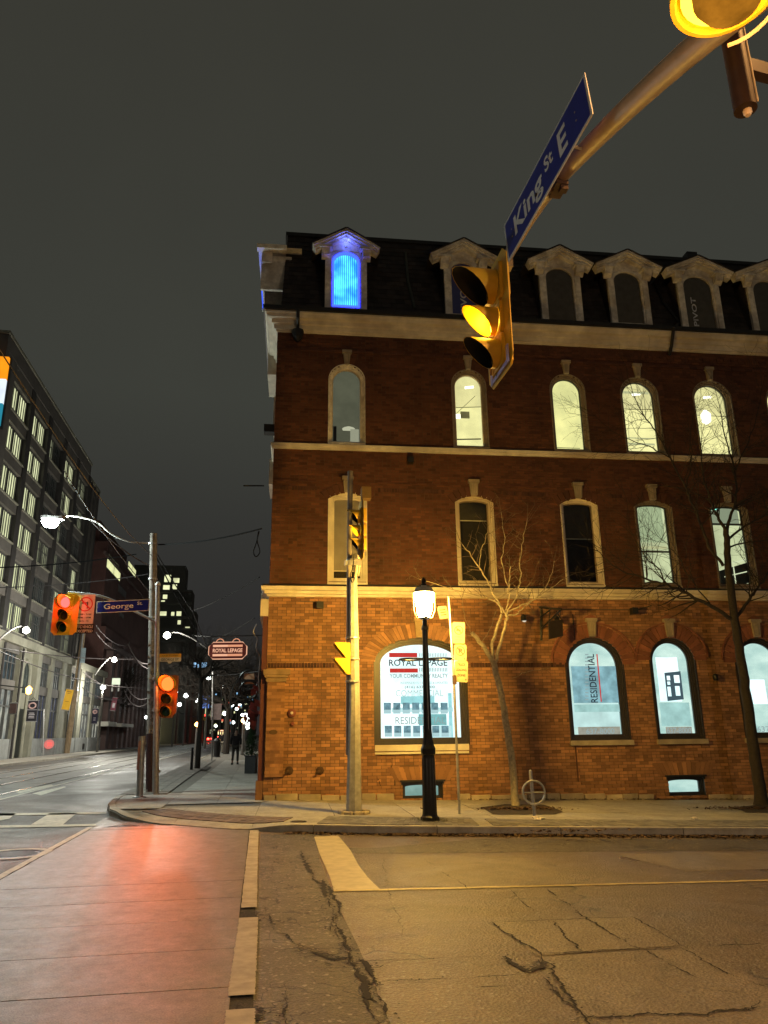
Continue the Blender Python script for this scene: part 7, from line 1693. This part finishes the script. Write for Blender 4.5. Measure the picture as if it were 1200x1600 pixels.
# ---- tower blocks
tw_ = empty('tower_block', (-22, 170, 0), 0, 'tall dark tower stepping down with lit upper windows behind the metal pole', 'building')
TWM = mat('dark_tower_concrete', (.10, .095, .08), .85, var=.3, scale=.2)
def tz(px, py, X): return atx(px, py, X)
XT = -15.5
def tower_part(l, t, r_, name, X=-16.8, zbot=0):
    a_, b_ = atx(l, 1000, X), atx(r_, 1000, X); zt_ = atx((l+r_)/2, t, X).z
    MB().box((X-14, a_.y, zbot), (X, b_.y, zt_)).build(name, TWM, tw_); return a_.y, b_.y, zt_
XA = -16.0
y_a, y_b = atx(252, 1000, XA).y, atx(283, 1000, XA).y
print('tower', y_a, y_b)
fz = lambda py: at(265, py, 130.0).z
# stepped slabs facing the street end (front faces towards the viewer)
for (l, t, r_, yy, nm) in ((200, 883, 283, 150, 'main_slab'), (240, 922, 296, 156, 'side_slab'), (240, 955, 304, 162, 'lower_slab'), (296, 1010, 322, 170, 'low_wing')):
    a_, b_ = at(l, 1000, yy), at(r_, 1000, yy); z_t = at((l+r_)/2, t, yy).z; MB().box((a_.x, yy, 0), (b_.x, yy+5.5, z_t)).build(nm, TWM, tw_)
YT = 149.9
def fpane(l, t, r_, b, Y, m, parent=tw_):
    a_, b_ = at(l, b, Y), at(r_, t, Y); wf = MB().box((a_.x, Y-.06, a_.z), (b_.x, Y-.001, b_.z)).build('window', FRG, parent); d_ = .05*(b_.x-a_.x); MB().box((a_.x+d_, Y-.10, a_.z+d_), (b_.x-d_, Y-.061, b_.z-d_)).build('pane', m, wf)
YG = emit('tower_window_light', (.95, .98, .55), 1.1, .5, .5, sample=False)
for (l, t, r_, b) in ((256, 898, 268, 910), (254, 914, 266, 924), (269, 913, 277, 921), (254, 929, 262, 936), (270, 903, 281, 911), (251, 938, 258, 944)): fpane(l, t, r_, b, YT, YG)
for (l, t, r_, b, Y) in ((249, 955, 261, 963, 149.85), (267, 956, 273, 963, 149.84), (275, 955, 284, 965, 149.86), (277, 969, 283, 976, 149.8), (289, 979, 297, 983, 155.8), (286, 940, 291, 950, 155.9)): fpane(l, t, r_, b, Y, YG)
for t in (925, 944, 966, 985, 1003): a_, b_ = at(250, t, 149), at(300, t, 149); MB().box((a_.x, 149, a_.z), (b_.x, 149.8, a_.z+.5)).build('balcony_slab', TWM, tw_)
# far end of the street
fe = empty('distant_block', (-6, 330, 0), 0, 'dim mass of buildings closing the far end of the street', 'building')
for (l, t, r_, yy) in ((300, 1050, 345, 300), (335, 1080, 402, 330), (318, 1030, 338, 340)):
    a_, b_ = at(l, 1100, yy), at(r_, 1100, yy); MB().box((a_.x, yy, 0), (b_.x, yy+8, at(l, t, yy).z)).build('wall', TWM, fe)
random.seed(5)
for i in range(90):
    l = random.uniform(302, 394); t = random.uniform(1080, 1144); fpane(l, t, l+random.uniform(1.5, 4), t+random.uniform(2, 4), 299.5, random.choice([YW, YG, WHALF, emit('far_red_glow', (.9, .15, .08), 1, sample=False), emit('far_blue_glow', (.3, .6, .9), 1, sample=False)]), fe)
c = at(313, 1039, 110); o = MB().box((c.x-.9, c.y, c.z-.35), (c.x+.9, c.y+.2, c.z+.35)).build('blue_roof_sign', emit('blue_white_sign', (.35, .65, 1.0), 1.5, .6, 2, sample=False)); tag(o, 'small blue-white lit sign high beside the hanging sign', 'sign'); MB().tube([c+V((0, .1, -.35)), c+V((0, .1, -9.5))], .06, 5).build('post', DARK, o)
c = at(320, 1097, 120); o = MB().box((c.x-.65, c.y, c.z-.9), (c.x+.65, c.y+.2, c.z+.9)).build('blue_shop_sign', emit('blue_shop_glow', (.18, .32, .85), 1.2, .5, 2, sample=False)); tag(o, 'square blue lit sign over the traffic', 'sign'); MB().tube([c+V((0, .1, -.9)), c+V((0, .1, -6.5))], .06, 5).build('post', DARK, o)
# trees on the far side
P_ = G(146, 1170, .13); small_tree(P_, at(151, 1106, P_.y), .24, 'dark bare tree in front of the end of the podium', hgt=7.5, spread=1.4, n=7)
for (b, t, lab) in (((256, 1158), (260, 1110), 'bare tree before the yellow lit shops'), ((282, 1155), (286, 1120), 'bare tree right of the white lit entrance')):
    P_ = G(*b, .13); small_tree(P_, at(*t, P_.y), .30, lab, hgt=9, spread=1.6)
# far pavement furniture
for px, y0_, y1_, lab in ((8, 1183, 1090, 'thin signpost at the picture edge'), (67, 1181, 1108, 'thin signpost before the arched doorway'), (52, 1180, 1150, 'short signpost near the black sign board'), (187, 1166, 1135, 'short pole by the blue newspaper box')):
    P_ = G(px, y0_, .13); o = MB().tube([P_, at(px+1.5, y1_, P_.y)], .06, 6).build('sign_post', ZINC); tag(o, lab+' across the main street', 'sign post'); 
c = at(13, 1105, 45.0); o, *_r = banner(20, 1107, 11, 17, 46, mat('pink_sign_face', (.40, .24, .22), .6), 'square pinkish street sign before the shop windows at the left edge', [], 'road_sign', 'road sign')
P_ = G(163, 1167, .13)
def box_at(px0, py0, px1, py1, name, m, label, cat, Y=None):
    b_ = G((px0+px1)/2, py1, .13); a_ = at(px0, py1, b_.y); c_ = at(px1, py0, b_.y); o = MB().box((a_.x, b_.y, b_.z), (c_.x, b_.y+.6, c_.z)).build(name, m); tag(o, label, cat); MB().box((a_.x-.03, b_.y-.03, c_.z+.001), (c_.x+.03, b_.y+.63, c_.z+.06)).build('lid', DARK, o); MB().box((a_.x+.1, b_.y-.02, b_.z+.3), (c_.x-.1, b_.y-.001, c_.z-.2)).build('front_panel', FRG, o); return o
box_at(162, 1151, 168, 1166, 'newspaper_box', mat('newspaper_box_blue', (.05, .14, .35), .5), 'blue newspaper box on the far pavement', 'newspaper box'); box_at(169, 1153, 176, 1167, 'newspaper_box', mat('newspaper_box_grey', (.45, .45, .45), .5), 'pale newspaper box right of the blue one', 'newspaper box')
# ---- overhead wires
WB = mat('black_cable', (.012, .012, .012), .8, bump=0, spec=.1); WG = mat('grey_cable', (.10, .085, .085), .8, bump=0, spec=.15)
def wire(a, b, sag, r_, m, label, k_=10):
    A, B_w = at(*a), at(*b); pts = [A.lerp(B_w, i/k_)-V((0, 0, sag*4*(i/k_)*(1-i/k_))) for i in range(k_+1)]
    o = MB().tube(pts, r_, 5).build('overhead_wire', m); tag(o, label, 'wire', 'overhead wires')
Yp_ = 22.4
for a, b, sg_, r_, m_, lab in (
    ((246, 851, Yp_), (409, 826, 19.2), .10, .022, WB, 'thick black cable from the wooden pole to the brick wall'),
    ((-10, 887, 30), (213, 866, 30), .1, .025, WB, 'black cable crossing in front of the office block'),
    ((-10, 918, 30), (232, 897, 30), .12, .018, WG, 'pale cable crossing above the red light'),
    ((-4, 541, 9), (240, 871, Yp_), .25, .010, WG, 'long pale wire rising from the wooden pole to the upper left'),
    ((100, 735, 20), (238, 930, Yp_), .15, .013, WG, 'pale wire slanting behind the curved lamp arm'),
    ((140, 812, 22), (246, 890, Yp_), .15, .018, WG, 'pale wire from the lamp arm to the pole'),
    ((242, 860, Yp_), (302, 957, 38), .05, .022, WB, 'upper black wire running down the street from the pole'),
    ((243, 868, Yp_), (322, 1000, 42), .25, .022, WB, 'lower black wire running down the street from the pole'),
    ((302, 957, 38), (347, 1062, 75), .2, .035, WG, 'pale wire continuing down the street'),
    ((300, 990, 40), (350, 1050, 75), .2, .035, WB, 'black wire continuing down the street'),
    ((303, 953, 38), (405, 902, 19.6), .1, .02, WB, 'thin black wire up to the first cornice'),
    ((330, 999, 40), (397, 966, 19.6), .1, .018, WB, 'thin black wire to the storefront corner'),
    ((300, 993, 60), (398, 993, 24), .05, .02, WB, 'level wire crossing behind the hanging sign'),
    ((-5, 1012, 45), (210, 1030, 60), .2, .03, WG, 'pale bunch of wires along the podium'),
    ((-5, 1016, 45), (232, 1075, 70), .6, .03, WG, 'lower pale wire along the podium'),
    ((150, 977, 60), (200, 1008, 72), .5, .035, WG, 'wire from the leaning pole to the transformer pole'),
    ((150, 988, 60), (199, 1013, 72), .6, .03, WG, 'second wire from the leaning pole to the transformer pole'),
    ((201, 1006, 72), (236, 1046, 60), .5, .035, WG, 'wire dropping right from the transformer pole'),
    ((201, 1008, 72), (236, 1036, 60), .6, .035, WG, 'upper wire dropping right from the transformer pole'),
    ((196, 1068, 72), (236, 1088, 60), .7, .035, WG, 'sagging wire near the maroon banner'),
    ((194, 1078, 72), (236, 1094, 60), .9, .035, WG, 'lower sagging wire near the maroon banner'),
    ((130, 1050, 60), (196, 1072, 72), .5, .03, WG, 'wire between the yellow banner pole and the lit box sign'),
    ((128, 1074, 60), (196, 1090, 72), .5, .03, WG, 'lower wire over the bare tree'),
    ((250, 1095, 90), (320, 1120, 130), .6, .05, WG, 'far catenary wire over the traffic'),
    ((404, 1049, 19.5), (320, 1053, 60), .1, .015, WB, 'level black wire at the storefront'),
    ((381, 759, 17.5), (412, 759, 18.9), .0, .018, WB, 'short black rod sticking out of the wall corner')): wire(a, b, sg_, r_, m_, lab)

# ================================================================== TRAFFIC
def car(px, py, paint, label, lit=True):
    P_ = G(px, py, 0); o = empty('car', P_, 0, label, 'car', 'cars driving away down the street'); x, y = P_.x, P_.y
    prof = [(0, .35), (0, .95), (.25, 1.0), (.75, 1.42), (2.2, 1.45), (3.0, 1.0), (4.1, .88), (4.25, .4)]
    MB().prism([(x-.9, y+a, b) for a, b in prof], (1.8, 0, 0)).build('body', paint, o); MB().prism([(x-.78, y+.30, 1.03), (x+.78, y+.30, 1.03), (x+.68, y+.72, 1.38), (x-.68, y+.72, 1.38)], (0, -.03, .03)).build('rear_window', WDIM, o)
    for s in (-1, 1):
        MB().box((x+s*.72-.17, y-.03, .72), (x+s*.72+.17, y-.001, .92)).build('tail_light', emit('tail_light_red', (1, .06, .04), 14, sample=False), o)
        for yy in (.8, 3.4): w0 = MB().lathe((x+s*.82-.1, y+yy, .33), [(.2, 0), (.33, .0), (.33, .2), (.2, .2)], 14, axis='x').build('wheel', VISIN, o); MB().lathe((x+s*.82-.11, y+yy, .33), [(.02, -.01), (.19, 0), (.19, .22), (.02, .23)], 10, axis='x').build('rim', ZINC, w0)
    MB().box((x-.9, y-.06, .38), (x+.9, y+.0, .6)).build('bumper', paint, o); MB().box((x-.25, y-.07, .68), (x+.25, y-.04, .82)).build('number_plate', PALE, o)
    if lit: lamp('tail_glow', (x, y-.4, .8), (1, .08, .04), 260, o, .2)
CARP = mat('dark_car_paint', (.09, .012, .012), .25, bump=0)
car(325, 1160, CARP, 'dark red car with glowing tail lights in the left lane'); car(350, 1160.5, mat('black_car_paint', (.012, .012, .014), .25, bump=0), 'black car with red tail lights behind the walker')
P_ = G(345, 1156.5, 0); st = empty('streetcar', P_, 0, 'streetcar with glowing windows far down the street', 'streetcar'); x, y = P_.x, P_.y
MB().prism([(x-1.25, y, .4), (x+1.25, y, .4), (x+1.25, y, 3.0), (x+.95, y, 3.35), (x-.95, y, 3.35), (x-1.25, y, 3.0)], (0, 14, 0)).build('body', CARP, st)
MB().box((x-1.0, y-.05, 1.7), (x+1.0, y-.001, 2.6)).build('rear_window', emit('streetcar_window', (1.0, .80, .35), 2.2, .3, 2, sample=False), st); MB().box((x-.8, y-.05, 2.75), (x+.8, y-.002, 3.05)).build('destination_sign', emit('route_sign', (1.0, .45, .25), 2.5, sample=False), st)
for s in (-1, 1): MB().box((x+s*.9-.16, y-.05, .9), (x+s*.9+.16, y-.001, 1.15)).build('tail_light', emit('tail_light_red', (1, .06, .04), 14), st)
c = at(320, 1120.5, 150); signal('traffic_signal', c, tuple(-FW), (.16, .13, .13), 0, 'red', 'small red traffic light far down the main street', strength=20, board=(.6, 1.2)); s3 = [o for o in bpy.data.objects if o.name.startswith('traffic_signal')][-1]
MB().tube([c+V((.1, .2, .3)), V((c.x+.1, c.y+.2, 0))], .09, 6).build('post', ZINC, s3)

# ================================================================== PEOPLE
def skin_fig(verts, edges, rad, name, m, parent, sub=2):
    me = bpy.data.meshes.new(name); me.from_pydata(verts, edges, []); o = bpy.data.objects.new(name, me); COL.objects.link(o)
    sk = o.modifiers.new('s', 'SKIN'); sk.use_smooth_shade = True
    for i, r_ in enumerate(rad): me.skin_vertices[0].data[i].radius = (r_ if hasattr(r_, '__len__') else (r_, r_))
    me.skin_vertices[0].data[0].use_root = True
    sb = o.modifiers.new('b', 'SUBSURF'); sb.levels = sub; sb.render_levels = sub
    bpy.context.view_layer.update(); dg = bpy.context.evaluated_depsgraph_get(); me2 = bpy.data.meshes.new_from_object(o.evaluated_get(dg)); bpy.data.objects.remove(o)
    me2.materials.clear(); me2.materials.append(m); me2.name = name; o = bpy.data.objects.new(name, me2); COL.objects.link(o); o.parent = parent; return o
SKIN = mat('skin_tone', (.32, .19, .13), .6, bump=0)
def person(P_, label, rz=0.0, coat=None, trou=None, hair=None, s=1.0, stride=.24, group=None):
    o = empty('person', P_, rz, label, 'person', group); o.scale = (s, s, s)
    # body (one continuous surface), walking away along +y
    v = [(0, 0, .95), (0, .01, 1.12), (0, .02, 1.34), (0, .02, 1.50), (0, .04, 1.62), (0, .05, 1.73),
         (.10, 0, .90), (.11, stride*.55, .50), (.11, stride*.62, .10), (.12, stride*1.15, .045),
         (-.10, 0, .90), (-.11, -stride*.25, .50), (-.11, -stride*1.25, .14), (-.12, -stride*.8, .035),
         (.20, .02, 1.43), (.25, -.08, 1.17), (.26, -.02, .93), (.26, .02, .84), (-.20, .02, 1.43), (-.26, .06, 1.17), (-.26, .18, .96), (-.25, .22, .88)]
    e_ = [(0, 1), (1, 2), (2, 3), (3, 4), (4, 5), (0, 6), (6, 7), (7, 8), (8, 9), (0, 10), (10, 11), (11, 12), (12, 13), (2, 14), (14, 15), (15, 16), (16, 17), (2, 18), (18, 19), (19, 20), (20, 21)]
    r_ = [(.15, .11), (.14, .10), (.17, .11), (.06, .06), (.085, .10), (.06, .08), .085, .06, .045, .04, .085, .06, .045, .04, .06, .045, .035, .03, .06, .045, .035, .03]
    skin_fig(v, e_, r_, 'body', SKIN, o)
    skin_fig([v[0], v[1], (0, .02, 1.38), (0, .02, 1.50), v[14], v[15], (.26, -.03, .97), v[18], v[19], (-.26, .16, .99), (0, -.01, .74)], [(0, 1), (1, 2), (2, 3), (2, 4), (4, 5), (5, 6), (2, 7), (7, 8), (8, 9), (0, 10)], [(.19, .14), (.18, .14), (.20, .14), (.07, .08), .085, .07, .06, .085, .07, .06, (.18, .14)], 'coat', coat, o)
    skin_fig([v[0], (.10, 0, .88), v[7], (.11, stride*.62, .13), (-.10, 0, .88), v[11], (-.11, -stride*1.2, .17)], [(0, 1), (1, 2), (2, 3), (0, 4), (4, 5), (5, 6)], [(.16, .12), .10, .075, .06, .10, .075, .06], 'trousers', trou, o)
    skin_fig([(0, .03, 1.66), (0, .03, 1.74), (0, .02, 1.79)], [(0, 1), (1, 2)], [(.09, .10), (.092, .10), (.05, .06)], 'hair', hair, o)
    for q in ((9, 8), (13, 12)): a_, b_ = V(v[q[0]]), V(v[q[1]]); MB().obox((a_.x, a_.y-.02, max(.045, a_.z)), (.048, 0, 0), (0, .14, 0), (0, 0, .042)).build('shoe', BLACK, o, local=True)
    return o
DK = mat('black_coat_cloth', (.014, .010, .012), .9, bump=.2); TR = mat('dark_grey_trousers', (.05, .045, .035), .9, bump=.2); HR = mat('dark_hair', (.02, .014, .01), .7)
person(G(367, 1194.5, .13), 'person in a dark coat walking away down the main street pavement', rz=R(-4), coat=DK, trou=TR, hair=HR, s=1.0)
person(G(345, 1177, .13), 'second person half hidden beyond the black litter bin', rz=R(8), coat=DK, trou=mat('pale_trousers', (.3, .26, .2), .9), hair=HR)
person(G(270, 1157.5, .13), 'dark figure standing before the yellow lit shops', rz=R(20), coat=DK, trou=TR, hair=HR, stride=.05)
for i, (px, lab) in enumerate(((153, 'dark figure nearest the bare tree on the far pavement'), (189, 'dark figure right of the newspaper boxes'), (193.5, 'dark figure last in the small far group'))):
    person(G(px, 1166.5, .13), lab, rz=R(40*i), coat=DK, trou=TR, hair=HR, stride=.1, group='people on the far pavement')
